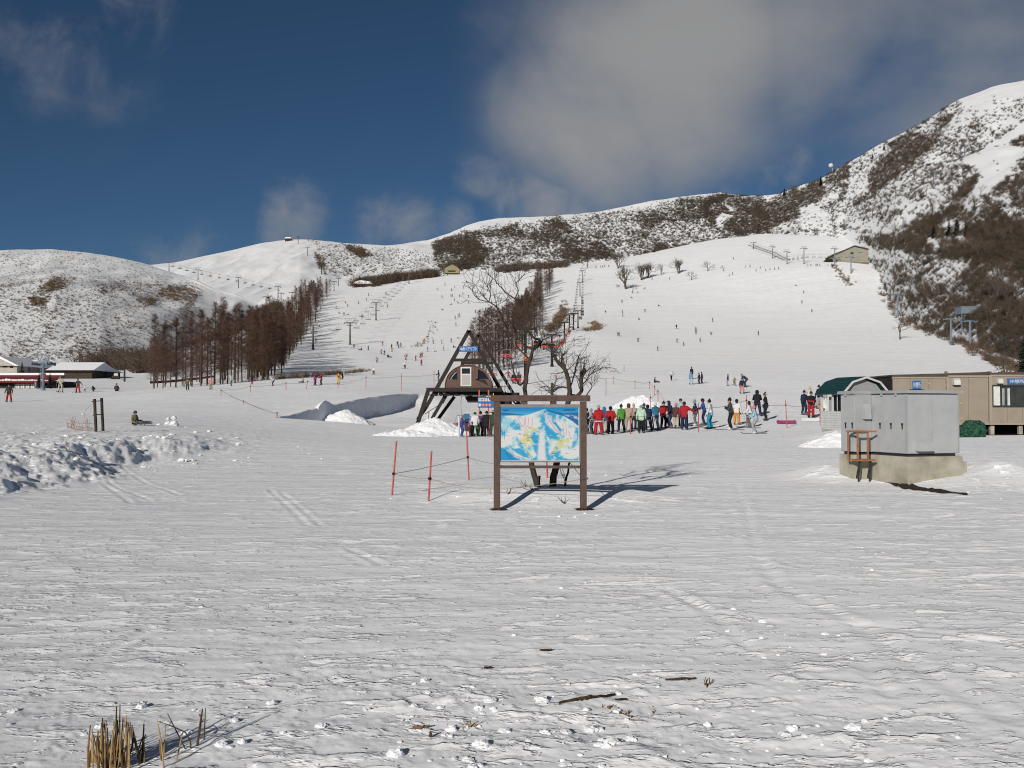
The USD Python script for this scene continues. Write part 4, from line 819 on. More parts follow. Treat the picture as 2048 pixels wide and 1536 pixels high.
UsdGeom.PrimvarsAPI(mp).CreatePrimvar('print', Sdf.ValueTypeNames.Color3fArray, 'vertex').Set(Vt.Vec3fArray.FromNumpy(C_.reshape(-1, 3).astype(np.float32)))
map_mat = usdkit.material(stage, L + 'map_ink', {'a': ('attribute', {'attribute': 'print'}), 'h': ('hsv', {'saturation': 1.15, 'value': 0.58}), 'p': ('principled_bsdf', {'roughness': 0.45, 'specular_ior_level': 0.3})}, [('a.color', 'h.color'), ('h.color', 'p.base_color')], surface='p.BSDF')
UsdShade.MaterialBindingAPI.Apply(mp.GetPrim()).Bind(map_mat); tag(mp, 'panorama map of two ski areas in blue, white and yellow')
ink_m = mat('print_ink', (0.02, 0.05, 0.12), 0.5, 0.0)
for txt, pxc, pyc in (('HACHI', 1011, 820.5), ('HACHI KITA', 1139, 820)):
    t = meshkit.text_mesh(txt, 0.022, 0.002, bold=True); v = np.array(t.vertices); wd = v[:, 0].max() - v[:, 0].min()
    vv = np.stack([X(pxc) + v[:, 0] - wd / 2, BY - 0.0265 - v[:, 2], Z(pyc) - 0.011 + v[:, 1]], 1); obj('lettering', (vv, t.faces), ink_m, board)
for i, px0 in enumerate((994, 1166.5)):     # thawed soil round the post feet
    r_ = np.random.default_rng(30 + i); a = np.linspace(0, 6.28, 18, endpoint=False); rr = 0.07 + 0.06 * r_.random(18); cx = X(px0) + 0.02
    p_ = np.stack([cx + 1.5 * rr * np.cos(a), BY - 0.02 + rr * np.sin(a) * 1.3], 1); p_ = np.vstack([p_, [[cx, BY]]]); zz = ground(p_[:, 0], p_[:, 1], True) + 0.012; zz[-1] += 0.02
    obj('bare_soil', (np.column_stack([p_, zz]), np.array([(j, (j + 1) % 18, 18) for j in range(18)])), soil, kind='stuff', label='dark thawed soil round the foot of a map board post')

# --- the small tree behind it: three stems out of the mound, long thin limbs
tree = thing('bare_tree', 'crooked bare tree with three stems right behind the map board', 'tree', (0, 0, 0))
rt = np.random.default_rng(77)
def limb(pts, r0, r1, Ys, name='limb', twigs=0, sides=7, tl=0.5):
    """pts as picture rows of the stem, Ys the distances of its ends"""
    pts = np.array(pts, float); n = len(pts); Y = np.interp(np.linspace(0, 1, n), np.linspace(0, 1, len(Ys)), Ys)
    q = np.array([W(a, b, c) for (a, b), c in zip(pts, Y)])
    s = np.linspace(0, n - 1, (n - 1) * 4 + 1); q = PchipInterpolator(np.arange(n), q)(s)
    q[1:] += rt.normal(0, 0.004, q[1:].shape); r = np.interp(s, [0, n - 1], [r0, r1])
    MB().tube(q, r, sides).put(name, bark_near, tree, smooth=40)
    return q, r
allt = []
def twigs_on(q, r, n, ln, lo=0.3, bend=0.5):
    L0 = len(q)
    for _ in range(n):
        i = int(rt.uniform(lo, 1) * (L0 - 1)); p = q[i]; t = q[min(i + 1, L0 - 1)] - q[max(i - 1, 0)]; t = t / (np.linalg.norm(t) + 1e-9)
        d = t * 0.6 + rt.normal(0, bend, 3) + [0, 0, 0.35]; d /= np.linalg.norm(d); ll = ln * rt.uniform(0.4, 1.2); pts = [p]
        for s_ in range(4): d = d + rt.normal(0, 0.22, 3) + [0, 0, 0.05]; d /= np.linalg.norm(d); pts.append(pts[-1] + d * ll / 4)
        w0 = max(0.0035, min(0.35 * r[i], 0.010)); allt.append((np.array(pts), np.linspace(w0, 0.0016, 5)))
        for s_ in range(rt.integers(2, 5)):
            p2 = pts[rt.integers(1, 5)]; d2 = d + rt.normal(0, 0.6, 3); d2 /= np.linalg.norm(d2); l2 = ll * rt.uniform(0.2, 0.5); m2 = p2 + d2 * l2 / 2 + rt.normal(0, 0.08 * l2, 3)
            allt.append((np.array([p2, m2, m2 + (d2 + rt.normal(0, 0.3, 3)) * l2 / 2]), np.array([0.0028, 0.0022, 0.0014])))
TY = 17.4
A_ = [limb([(1076, 985), (1073, 965), (1064, 930), (1058, 880), (1052, 820), (1050, 780), (1054, 745), (1062, 712), (1066, 700)], 0.058, 0.024, [TY, TY + .3], 'trunk'),
      limb([(1104, 988), (1107, 960), (1113, 925), (1120, 880), (1128, 830), (1139, 790), (1137, 760), (1129, 738), (1117, 726), (1108, 712), (1105, 700), (1103, 690)], 0.068, 0.016, [TY + .1, TY + .2], 'trunk'),
      limb([(1139, 790), (1152, 792), (1164, 780), (1161, 762), (1166, 748), (1170, 740)], 0.034, 0.028, [TY + .2, TY + .35], 'limb'),
      limb([(1129, 980), (1132, 960), (1138, 930), (1141, 900)], 0.022, 0.015, [TY + .2, TY + .3], 'limb'),
      limb([(1080, 984), (1078, 965), (1079, 952)], 0.03, 0.024, [TY - .05, TY - .05], 'limb'),
      limb([(1066, 700), (1074, 690), (1080, 680), (1072, 678), (1060, 668), (1046, 650), (1040, 636), (1045, 620), (1043, 608), (1038, 600)], 0.024, 0.012, [TY + .3, TY], 'limb'),
      limb([(1038, 600), (1028, 596), (1015, 588), (1005, 578), (994, 566), (990, 556), (996, 548)], 0.014, 0.006, [TY, TY - .3], 'limb'),
      limb([(1030, 597), (1036, 580), (1032, 568), (1042, 556), (1050, 548)], 0.010, 0.005, [TY, TY + .2], 'limb'),
      limb([(1006, 642), (1000, 626), (990, 612), (978, 604), (960, 600), (948, 588), (944, 578)], 0.013, 0.005, [TY - .2, TY - .5], 'limb'),
      limb([(1024, 672), (1014, 660), (1006, 642), (996, 622)], 0.012, 0.010, [TY + .1, TY - .2], 'limb'),
      limb([(978, 604), (980, 588), (974, 572), (968, 562)], 0.008, 0.004, [TY - .4, TY - .5], 'limb'),
      limb([(1066, 700), (1050, 690), (1036, 676), (1030, 662), (1026, 652)], 0.018, 0.008, [TY + .3, TY + .1], 'limb'),
      limb([(1060, 720), (1044, 704), (1034, 694), (1032, 690)], 0.016, 0.012, [TY + .3, TY + .5], 'limb'),
      limb([(1055, 745), (1040, 770), (1030, 752), (1024, 728), (1021, 715)], 0.02, 0.010, [TY + .3, TY + .5], 'limb'),
      limb([(1068, 700), (1082, 686), (1086, 678)], 0.02, 0.012, [TY + .3, TY + .35], 'limb'),
      limb([(1129, 738), (1124, 726), (1123, 716), (1128, 708), (1130, 704)], 0.024, 0.010, [TY + .2, TY + .4], 'limb'),
      limb([(1140, 780), (1148, 750), (1154, 725), (1158, 712), (1161, 708)], 0.014, 0.009, [TY + .2, TY + .1], 'limb'),
      limb([(1170, 764), (1178, 752), (1186, 744), (1190, 738)], 0.012, 0.005, [TY + .35, TY + .4], 'limb'),
      limb([(1110, 800), (1104, 786), (1104, 766)], 0.03, 0.022, [TY + .2, TY + .2], 'limb'),
      limb([(1137, 776), (1122, 774), (1110, 778), (1104, 790)], 0.014, 0.012, [TY + .2, TY + .2], 'limb'),
      limb([(1172, 792), (1180, 780), (1184, 772), (1180, 766)], 0.012, 0.005, [TY + .35, TY + .4], 'limb')]
for i, (q_, r_) in enumerate(A_):
    n_ = {0: 8, 1: 20, 2: 16, 3: 3, 4: 0, 5: 16, 6: 14, 7: 12, 8: 16, 9: 8, 10: 10, 11: 12, 12: 8, 13: 10, 14: 6, 15: 12, 16: 12, 17: 12, 18: 7, 19: 10, 20: 8}[i]
    twigs_on(q_, r_, n_, 0.42 if i in (1, 2, 15, 16, 17, 18, 19, 20) else 0.50, lo=0.55 if i in (0, 1) else 0.25)
mtw = MB()
for pts_, w_ in allt: mtw.tube(pts_, w_ * 1.25, 3, cap=False)
mtw.put('twigs', bark_near, tree, kind='stuff')
for px, py in ((1016, 990), (1130, 1008), (1052, 975), (1066, 982)):   # seedling stalks on the mound
    q = gpt(px, py, 16.5); m = MB()
    for j in range(5): e = q + np.array([rt.normal(0, .08), rt.normal(0, .08), rt.uniform(.05, .16)]); m.tube([q, (q + e) / 2 + rt.normal(0, .01, 3), e], [.0045, .004, .003], 4)
    m.put('dry_sprig', straw[2], label={1016: 'thin dry sprig left of the tree on the mound', 1130: 'thin dry sprig by the right map board post', 1052: 'dry sprig touching the rope at the left stem', 1066: 'tiny dry sprig at the left stem'}[px], cat='plant')

# --- red poles and ropes
def pole(top, foot, label, group=None, knot=0.45, mt=red_pole, r=0.022, bury=0.12):
    top, foot = np.asarray(top, float), np.asarray(foot, float); t = thing('rope_pole', label, 'pole', foot, 0, group); d = top - foot
    MB().tube([-d / np.linalg.norm(d) * bury, d * 0.5, d], [r, r, r * 0.9], 8).put('pole_tube', mt, t)
    if knot: c = d * knot; u_ = d / np.linalg.norm(d); MB().tube([c - u_ * r * 1.6, c - u_ * r * .6, c + u_ * r * .6, c + u_ * r * 1.6], [r * 1.2, r * 2.0, r * 2.0, r * 1.2], 8).put('rope_clip', black_clip, t); return foot + c
    return foot + d * 0.8
def rope(a, b, sag, label, mt=rope_dark, r=0.005, name='rope', group=None):
    s = np.linspace(0, 1, 14)[:, None]; p_ = np.asarray(a) * (1 - s) + np.asarray(b) * s; p_[:, 2] -= sag * 4 * (s * (1 - s))[:, 0]
    m = MB(); m.tube(p_, r, 5); return m.put(name, mt, label=label, cat='rope', group=group)
def P(px, py, Y, fine=True):
    q = W(px, py, Y); return q
def pole_px(top, foot, guess, label, **kw):
    f_ = gpt(foot[0], foot[1], guess); t_ = W(top[0], top[1], f_[1] + kw.pop('lean', 0.0)); return pole(t_, f_, label, **kw)
k1 = pole_px((793, 882), (784, 991), 18.2, 'leaning red pole, outermost left of the map board', knot=0.40, r=0.016)
k2 = pole_px((863, 902), (857, 1003), 17.0, 'red pole between the outer pole and the map board, lowest foot', knot=0.455, r=0.016)
k3 = pole_px((933, 862), (938, 961), 21.5, 'red pole close to the left map board post', knot=0.47, r=0.016)
k4 = pole_px((1093, 915), (1095, 956), 21.8, 'red pole seen between the tree stems under the map', knot=0, r=0.020)
rope(k1, k3, 0.02, 'dark rope from the outermost left pole to the pole by the board')
rope(k1, k2, 0.02, 'faded rope between the two outer red poles', rope_yellow)
kk = W(1000, 978, 16.6); rope(k2, kk, 0.05, 'faded rope sagging from the outer poles towards the tree', rope_yellow)
rope(kk, W(1166, 958, BY + .06), 0.02, 'faded rope running past the stems to the right board post', rope_yellow)
rope(k3, W(1062, 935, 17.3), 0.05, 'thin rope from the pole by the board to the tree', rope_yellow)
rope(W(1166, 958, BY + .06), W(1140, 925, 17.4), 0.0, 'slanting rope between the right board post and a thin stem', rope_dark)
MB().tube(np.array([W(982, 977, 16.5), W(980, 981, 16.5), W(980, 986, 16.5), W(983, 988, 16.5)]), 0.006, 5).put('rope_end', rope_yellow, label='loose rope end hanging left of the map board post', cat='rope')
m = MB(); q = W(1167, 957, BY); m.tube([q + [-.06, -.06, 0], q + [.06, -.06, .002], q + [.07, .06, 0]], 0.012, 6); m.put('rope_knot', rope_dark, label='rope wound round the right post of the map board', cat='rope')

# --- stubble, twigs, thawed ground close to the camera
rs = np.random.default_rng(5)
def stubble(name, label, stalks, Y0):
    c = gpt(stalks[0][0], 1525, Y0); t = thing(name, label, 'dry plant', (0, 0, 0))
    for (x0_, y0_, x1_, y1_, w_, mi, curve) in stalks:
        Yf = 3200 / (y0_ - 815) if y0_ > 1000 else Y0; Yf = min(Yf, Y0 + 0.5); a = W(x0_, y0_, Yf); b = W(x1_, y1_, Yf + rs.normal(0, 0.03)); g = float(ground(a[0], a[1], True)); a[2] = min(a[2], g - 0.01)
        mdl = (a + b) / 2 + np.array([curve, 0, abs(curve) * .3]); MB().tube([a, (a + mdl) / 2 + [curve * .2, 0, 0], mdl, (mdl + b) / 2 + [curve * .2, 0, 0], b], np.array([1.15, 1.05, 1, .85, .55]) * w_ * Yf / FPX / 2, 6).put('stalk', straw[mi], t)
S_ = []
for (x0_, x1_, y1_, w_, mi) in [(177, 181, 1450, 5, 1), (181, 184, 1458, 5, 0), (186, 186, 1470, 4, 0), (192, 196, 1462, 6, 1), (197, 197, 1466, 6, 0), (203, 205, 1450, 5, 0), (207, 205, 1436, 5, 2), (210, 212, 1440, 5, 1), (213, 208, 1442, 4, 1), (217, 215, 1455, 4, 2), (220, 231, 1440, 5, 0), (224, 231, 1437, 4, 0), (229, 224, 1460, 4, 1),
                                (233, 233, 1413, 5, 2), (238, 235, 1440, 5, 1), (241, 240, 1408, 4, 2), (245, 246, 1436, 5, 2), (250, 253, 1430, 5, 0), (255, 256, 1445, 6, 1), (258, 258, 1455, 6, 0), (247, 240, 1470, 5, 0), (235, 228, 1470, 5, 1), (216, 222, 1475, 5, 0), (201, 194, 1472, 5, 1), (188, 181, 1478, 5, 0), (243, 247, 1478, 4, 1), (226, 236, 1480, 4, 0), (209, 203, 1484, 5, 2)]:
    S_.append((x0_, rs.uniform(1522, 1545), x1_, y1_, w_ * .82, mi, rs.normal(0, .004)))
    S_.append((x0_ + rs.normal(0, 6), rs.uniform(1518, 1540), x1_ + rs.normal(0, 9), y1_ + rs.uniform(5, 50), w_ * .62, int(rs.integers(0, 3)), rs.normal(0, .006)))
stubble('stubble_clump', 'thick clump of cut straw-coloured stalks poking out of the snow', S_, 4.45)
stubble('stubble_clump', 'looser bunch of dark and pale stalks right of the thick clump', [(281, 1525, 264, 1452, 5, 1, .0), (284, 1522, 288, 1447, 4, 2, 0), (277, 1505, 292, 1468, 3, 2, 0), (274, 1500, 287, 1470, 3, 2, 0), (289, 1523, 287, 1449, 3, 1, 0), (266, 1500, 263, 1454, 3, 2, .0)], 4.55)
stubble('stubble_clump', 'few pale wispy stalks between the stubble and the thick stem', [(328, 1535, 314, 1437, 3, 0, .004), (324, 1520, 319, 1480, 4, 1, 0), (327, 1510, 331, 1450, 3, 0, 0), (352, 1520, 364, 1470, 2.6, 0, .0)], 4.5)
stubble('dry_twig', 'arched thin dark stem leaning over the snow', [(382, 1496, 317, 1443, 2.6, 2, .05)], 4.75)
stubble('dry_twig', 'straight thin stem crossing the arched one', [(373, 1498, 335, 1427, 2.6, 2, 0)], 4.75)
stubble('dry_twig', 'thick upright twig with knots standing alone', [(394, 1493, 405, 1418, 5, 2, 0), (401, 1444, 408, 1438, 2.5, 2, 0), (402, 1432, 399, 1428, 3, 2, 0)], 4.75)
stubble('dry_twig', 'thin upright stalk beside the thick twig', [(408, 1483, 411, 1416, 2.5, 2, 0)], 4.8)
def tuft(px, py, n, hp, label, mi=1, spread=8):
    q = gpt(px, py, 3200 / (py - 815.0)); t = thing('grass_tuft', label, 'dry grass', (0, 0, 0)); s = q[1] / FPX
    for _ in range(n):
        a = q + np.array([rs.normal(0, spread * .5) * s, rs.normal(0, .03), -.012]); b = a + np.array([rs.normal(0, .35), rs.normal(0, .2), 1.0]) * hp * s * rs.uniform(.5, 1.1)
        MB().tube([a, (a + b) / 2 + rs.normal(0, .004, 3), b], [1.4 * s, 1.2 * s, .7 * s], 4).put('blade', straw[mi], t)
for px, py, n, hp, lab in [(1416, 1373, 10, 20, 'small reddish grass tuft right of the dark slit in the snow'), (1215, 1420, 14, 14, 'low grass tuft in the middle of the thawed strip'), (1240, 1424, 10, 12, 'low grass tuft at the right of the thawed strip'), (1258, 1430, 8, 12, 'lowest grass tuft of the thawed strip'), (1303, 1421, 5, 10, 'tiny lone tuft right of the thawed strip'), (1130, 1407, 9, 10, 'dark tuft at the end of the soil streak'),
                           (940, 1456, 8, 22, 'yellowish tuft leaning beside the snow clods'), (896, 1474, 4, 16, 'two thin blades below the yellowish tuft'), (1085, 1508, 9, 12, 'small tuft low in the foreground'), (893, 1450, 4, 12, 'few blades near the brown stump'), (1055, 1495, 2, 14, 'single pale blade low in the foreground'), (930, 1437, 6, 10, 'short dry blades under the shaded clod')]:
    tuft(px, py, n, hp, lab, 0 if 'yellow' in lab or 'pale' in lab else 1)
def streak(pts, wpx, label, mt=soil):
    """thawed strip lying on the snow"""
    pts = np.array(pts, float); n = 26; s = np.linspace(0, len(pts) - 1, n); c = np.stack([np.interp(s, range(len(pts)), pts[:, 0]), np.interp(s, range(len(pts)), pts[:, 1])], 1)
    v, r_ = [], np.random.default_rng(int(pts[0, 0]))
    for i in range(n):
        w_ = wpx * (0.35 + 0.65 * math.sin(math.pi * (i + .5) / n)) * r_.uniform(.45, 1.2)
        for sg in (-1, 0, 1): q = W(c[i, 0] + r_.normal(0, 1), c[i, 1] + sg * w_, 3200 / (c[i, 1] + sg * w_ - 815)); v.append([q[0], q[1], float(ground(q[0], q[1], True)) + (0.004 if sg else 0.014)])
    f = [(3*i+a, 3*i+a+1, 3*i+4+a) for i in range(n-1) for a in (0, 1)] + [(3*i+a, 3*i+4+a, 3*i+3+a) for i in range(n-1) for a in (0, 1)]
    return obj('bare_soil', (np.array(v), np.array(f)), mt, label=label, kind='stuff')
streak([(1118, 1409), (1150, 1405), (1190, 1399), (1230, 1390)], 3.0, 'streak of thawed soil in the foreground snow')
streak([(1330, 1362), (1365, 1361), (1392, 1359)], 1.5, 'dark slit of thawed soil left of the reddish tuft')
streak([(968, 1340), (984, 1338)], 1.6, 'small dark soil spot in the snow')
streak([(1080, 1308), (1105, 1306)], 1.1, 'thin dark soil line furthest up the foreground')
streak([(1230, 1402), (1254, 1399)], 1.2, 'short soil line beside the grass tufts')
stubble('twig', 'brown fir twig lying flat on the snow', [(810, 1456, 860, 1450, 5, 1, 0), (838, 1455, 848, 1449, 3, 1, 0), (822, 1457, 830, 1450, 3, 1, 0)], 5.0)
stubble('twig', 'brown stub sticking up beside the fir twig', [(861, 1472, 861, 1463, 7, 2, 0)], 4.9)
streak([(1764, 962), (1800, 972), (1840, 979), (1880, 984), (1934, 990)], 5.5, 'brown soil strip in front of the concrete plinth')
# clods of snow
CL = []
for k in range(4):
    ic = trimesh.creation.icosphere(2, 1.0); v = np.array(ic.vertices); v = v * (0.40 + 1.15 * meshkit.fbm(v * 2.1 + 7.0 * k, 4, k)[:, None]); v[:, 2] *= 0.62; CL.append((v, ic.faces))
rc = np.random.default_rng(9); pos, scl = [], []
def clods(px, py, sx, sy, n, lo, hi):
    for _ in range(int(n * .22)):
        a, b = rc.normal(px, sx), rc.normal(py, sy)
        if b < 830: continue
        Y = 3200 / (b - 815.0)
        if Y > 70: continue
        q = W(a, b, Y); z = float(ground(q[0], q[1], True)); s = (lo + (hi - lo) * rc.random() ** 2.5) ** 1.6 * Y ** 0.3 * .62; pos.append([q[0], q[1], z + s * 0.15]); scl.append(s)
for a in [(970, 1435, 60, 22, 70, .04, .12), (880, 1460, 40, 25, 50, .04, .12), (960, 1510, 90, 18, 80, .05, .14), (1170, 1450, 120, 30, 160, .03, .11), (1350, 1490, 220, 30, 190, .04, .13), (1100, 1380, 160, 20, 120, .03, .08), (1580, 1305, 60, 8, 60, .03, .09), (1520, 1275, 80, 8, 60, .03, .08), (500, 1450, 260, 50, 200, .04, .11), (1750, 1440, 200, 60, 120, .03, .09), (1000, 1200, 600, 90, 320, .02, .07),
          (1420, 1020, 300, 50, 160, .02, .07), (200, 930, 130, 22, 300, .05, .20), (330, 905, 70, 22, 160, .05, .2), (60, 880, 120, 30, 160, .04, .16), (260, 870, 120, 18, 180, .04, .12), (520, 905, 70, 20, 180, .03, .11), (1980, 975, 40, 14, 90, .05, .15), (1770, 950, 22, 8, 50, .04, .12), (860, 996, 40, 10, 60, .03, .09), (1080, 1030, 80, 8, 80, .03, .09), (1710, 905, 25, 12, 50, .04, .13), (1385, 955, 14, 8, 25, .04, .12), (1140, 935, 60, 14, 60, .03, .1), (1750, 1106, 22, 6, 14, .05, .11), (1370, 1142, 6, 3, 3, .09, .13), (1525, 1241, 8, 4, 5, .1, .15), (1150, 1175, 18, 5, 6, .07, .12), (560, 870, 60, 10, 60, .03, .1), (490, 850, 60, 12, 80, .03, .1)]: clods(*a)
instancer('snow_clods', CL, (snow_plain, 'clod'), pos, rc.integers(0, 4, len(pos)), np.stack([np.array(scl) * rc.uniform(.8, 1.5, len(scl)), np.array(scl), np.array(scl) * rc.uniform(.6, 1, len(scl))], 1), rc.random(len(pos)) * 6.28, 'loose clods of snow lying on the trodden field', 'snow')

# --- heaps of pushed snow
def heap(px, py, guess, wx, wy, h, seed, label, rough=0.35):
    q = gpt(px, py, guess); n = 84; u_ = np.linspace(-1, 1, n); xx, yy = np.meshgrid(u_ * wx, u_ * wy); r_ = np.hypot(xx / wx, yy / wy)
    e = h * np.clip(1 - r_ ** 1.3, 0, 1) * (0.75 + 1.5 * rough * (fbm2(xx * 1.2 + seed, yy * 1.2, 4, seed) - 0.3)) + (0.22 * np.maximum(fbm2(xx * 3.1 + seed, yy * 3.1, 4, seed + 5) - .48, 0) + .5 * rough * np.maximum(noise2(xx * 4.3, yy * 4.3, seed) - .62, 0)) * (r_ < 0.97)
    gx_, gy_ = q[0] + xx, q[1] + yy; zz = ground(gx_, gy_) + np.where(r_ < 1.0, e, -0.08) - 0.03
    i = np.arange(n * n).reshape(n, n); f = np.stack([i[:-1, :-1], i[:-1, 1:], i[1:, 1:], i[1:, :-1]], -1).reshape(-1, 4)
    return obj('snow_heap', (np.stack([gx_, gy_, zz], -1).reshape(-1, 3), f), snow_plain, smooth=True, label=label, cat='snow heap')
heap(868, 870, 70, 2.6, 2.0, 1.05, 3, 'crumbly snow heap at the feet of the steel A-frame')
heap(815, 872, 68, 2.0, 1.0, 0.42, 4, 'low tongue of pushed snow left of the A-frame heap')
heap(905, 871, 70, 1.6, 1.0, 0.45, 6, 'low crumbly snow rim right of the A-frame heap', .5)
heap(690, 851, 84, 2.5, 2.6, 1.5, 8, 'pointed snow heap inside the dug hollow')
heap(1275, 812, 92, 2.6, 2.0, 1.0, 9, 'crumbly snow heap behind the waiting line', .5)
heap(1672, 892, 41, 1.5, 1.6, 0.65, 12, 'snow pile at the front corner of the green-roofed hut')
for px, py, s_, lab in ((336, 851, .8, 'smaller snowman-like lump of stacked snow'), (348, 852, 1.0, 'larger snowman-like lump of stacked snow')):
    q = gpt(px, py, 50); m = MB()
    for zz, rr in ((.10, .24), (.42, .15)):
        v, f = CL[px % 4]; m.add((np.array(v) * rr * s_ + q + [0, 0, zz * s_], f))
    m.put('snow_figure', snow_plain, smooth=True, label=lab, cat='snow figure')
# --- two dark posts joined by bars
ps = thing('post_frame', 'pair of dark posts joined by two thin bars, standing in the snow', 'post frame'); a = gpt(193, 865, 42); b = gpt(207, 863, 43)
ta, tb = W(189, 798, a[1]), W(203, 796, b[1])
MB().tube([a - [0, 0, .3], ta], .058, 10).put('post', timber_dark, ps); MB().tube([b - [0, 0, .3], tb], .058, 10).put('post', timber_dark, ps)
for f_ in (.92, .52): MB().tube([a + (ta - a) * f_ - [.12, 0, 0], b + (tb - b) * f_], .018, 6).put('bar', timber_dark, ps)
net = mat('orange_net', (0.46, 0.22, 0.14), .8, .1, 20); nt = MB(); rn = np.random.default_rng(3); c0 = a + [-.15, 0, 0]; c1 = gpt(134, 856, 44)
for i in range(26):
    s_ = rn.random(); p0 = c0 * (1 - s_) + c1 * s_; hh = rn.uniform(.1, .62) * (1 if s_ > .2 else 1.0); nt.tube([p0, p0 + [rn.normal(0, .1), 0, hh]], .007, 4)
for z_ in (.03, .22, .4): nt.tube([c0 + [0, 0, z_ - .05], (c0 + c1) / 2 + [0, 0, z_ * .7], c1 + [0, 0, z_]], .008, 4)
nt.tube([c0 + [0, 0, 1.2], (c0 + c1) / 2 + [0.2, 0, .75], (c0 + c1) / 2 + [0.3, 0, .1]], .006, 4)
nt.put('torn_net', net, label='torn orange net hanging on the dark posts', cat='net')
# ------------------------------------------------------------------ grey switch cabinet on its concrete plinth
CROT = math.radians(18.0); CORN = (8.13, 20.6)
cab = thing('switch_cabinet', 'pale grey metal equipment cabinet on a stained concrete plinth', 'equipment cabinet', (CORN[0], CORN[1], 0), CROT)
AW, AD, BX, BD = 1.31, 1.11, -0.42, 1.62      # front width, depth of the front block, wing to the left, total depth
zt, zbt, zpl = 1.885, 0.64, 0.585
m = MB(); m.box(-.04, AW + .05, -.05, AD + .02, -.4, zpl); m.box(BX - .04, AW + .05, AD + .0205, BD, -.4, zpl - .003); m.put('plinth', concrete, cab)
MB().box(AW + .053, AW + .43, .25, 1.3, -.4, 0.44).put('plinth', concrete, cab, label='lower concrete block at the right end')
m = MB(); m.box(.05, AW - .05, .05, AD + .05, zpl, zbt + .004); m.box(BX + .05, AW - .05, AD + .052, BD - .05, zpl, zbt + .003); m.put('base_frame', dark_gap, cab)
m = MB(); m.box(.012, AW - .012, .012, AD - .001, zbt + .002, zt); m.box(BX + .012, AW - .012, AD + .001, BD, zbt + .002, zt); m.put('casing', cabinet_trim, cab)
for i in range(3):     # doors on the side facing left, seams between them
    a, b = .055 + i * .348, .055 + (i + 1) * .348 - .008
    d = MB().box(-.006, .0115, a, b, zbt + .012, zt - .02).put('door', cabinet_grey, cab)
    m = MB(); yh = a + .07; m.box(-.03, -.0065, yh - .018, yh + .018, 1.235, 1.275); m.box(-.024, -.0065, yh - .010, yh + .010, 1.15, 1.2345); m.put('handle', dark_gap, d)
for a, b in ((.03, AW * .49 - .004), (AW * .49 + .004, AW - .03)): MB().box(a, b, -.006, .0115, zbt + .012, zt - .02).put('front_panel', cabinet_grey, cab)
MB().box(-.008, .026, -.008, .05, zbt + .006, zt - .012).put('corner_post', cabinet_trim, cab)
MB().box(AW - .026, AW + .008, -.008, .05, zbt + .006, zt - .012).put('corner_post', cabinet_trim, cab)
def hood(x0, x1, y, z0, z1, d, mt, parent, name='vent_hood'):
    pg = Polygon([(0, z0), (-d, z0), (-d, z0 + .06), (-d * .9, z1 - (z1 - z0) * .25), (-d * .45, z1), (0, z1)]); m = trimesh.creation.extrude_polygon(pg, x1 - x0, engine='earcut'); v = np.array(m.vertices)
    return obj(name, (np.stack([x0 + v[:, 2], y + v[:, 0], v[:, 1]], 1), np.array(m.faces)), mt, parent)
hood(.18, .56, -.007, 0.70, 0.93, .13, cabinet_grey, cab)
hood(BX + .17, BX + .34, AD - .005, 1.35, 1.68, .10, cabinet_grey, cab)
for a, b in ((AD + .02, AD + .24), (AD + .25, BD - .02)):
    d = MB().box(BX - .006, BX + .0115, a, b, zbt + .012, zt - .03).put('door', cabinet_grey, cab)
    m = MB(); m.box(BX - .03, BX - .0065, a + .05, a + .085, 1.235, 1.275); m.box(BX - .024, BX - .0065, a + .057, a + .078, 1.15, 1.2345); m.put('handle', dark_gap, d)
m = MB(); m.box(-.045, AW + .07, -.06, AD - .001, zt + .01, zt + .055); m.box(BX - .045, AW + .07, AD + .001, BD + .06, zt + .01, zt + .055); m.box(-.035, AW + .06, -.05, AD + .05, zt + .0552, zt + .075); m.box(BX - .035, AW + .06, AD + .052, BD + .05, zt + .0552, zt + .073); m.put('roof', cabinet_trim, cab)
for y_, x_ in ((.3, 0), (.75, 0), (1.4, BX)): MB().box(x_ - .045, x_ - .012, y_ - .02, y_ + .02, zt - .04, zt + .0095).put('roof_clip', cabinet_trim, cab)
st = thing('step_platform', 'small orange steel landing with a rail set in the cabinet recess', 'step', (CORN[0], CORN[1], 0), CROT)
x0_, x1_, y0_, y1_ = -.66, -.20, .72, 1.06
MB().box(x0_, x1_, y0_, y1_, .468, .50).put('tread', orange_paint, st)
MB().box(x0_ - .02, x1_, y0_ - .02, y0_ + .03, 1.075, 1.11).put('rail', orange_paint, st); MB().box(x0_ - .02, x1_, y1_ - .03, y1_ + .02, 1.075, 1.11).put('rail', orange_paint, st); MB().box(x0_ - .02, x0_ + .03, y0_ + .031, y1_ - .031, 1.078, 1.107).put('rail', orange_paint, st)
for a, b in ((x0_ + .005, y0_ + .01), (x0_ + .005, y1_ - .01), (x0_ + .26, y0_ + .01)): MB().box(a - .014, a + .014, b - .014, b + .014, .501, 1.074).put('rail_post', orange_paint, st)
for x_ in (x0_ + .12, x0_ + .4): MB().bar((x_, y0_ + .1, .466), (x_ + .1, y1_, .1), .025).bar((x_, y0_ + .1, .466), (x_ - .02, y0_ + .12, .0), .025).put('leg', dark_gap, st)

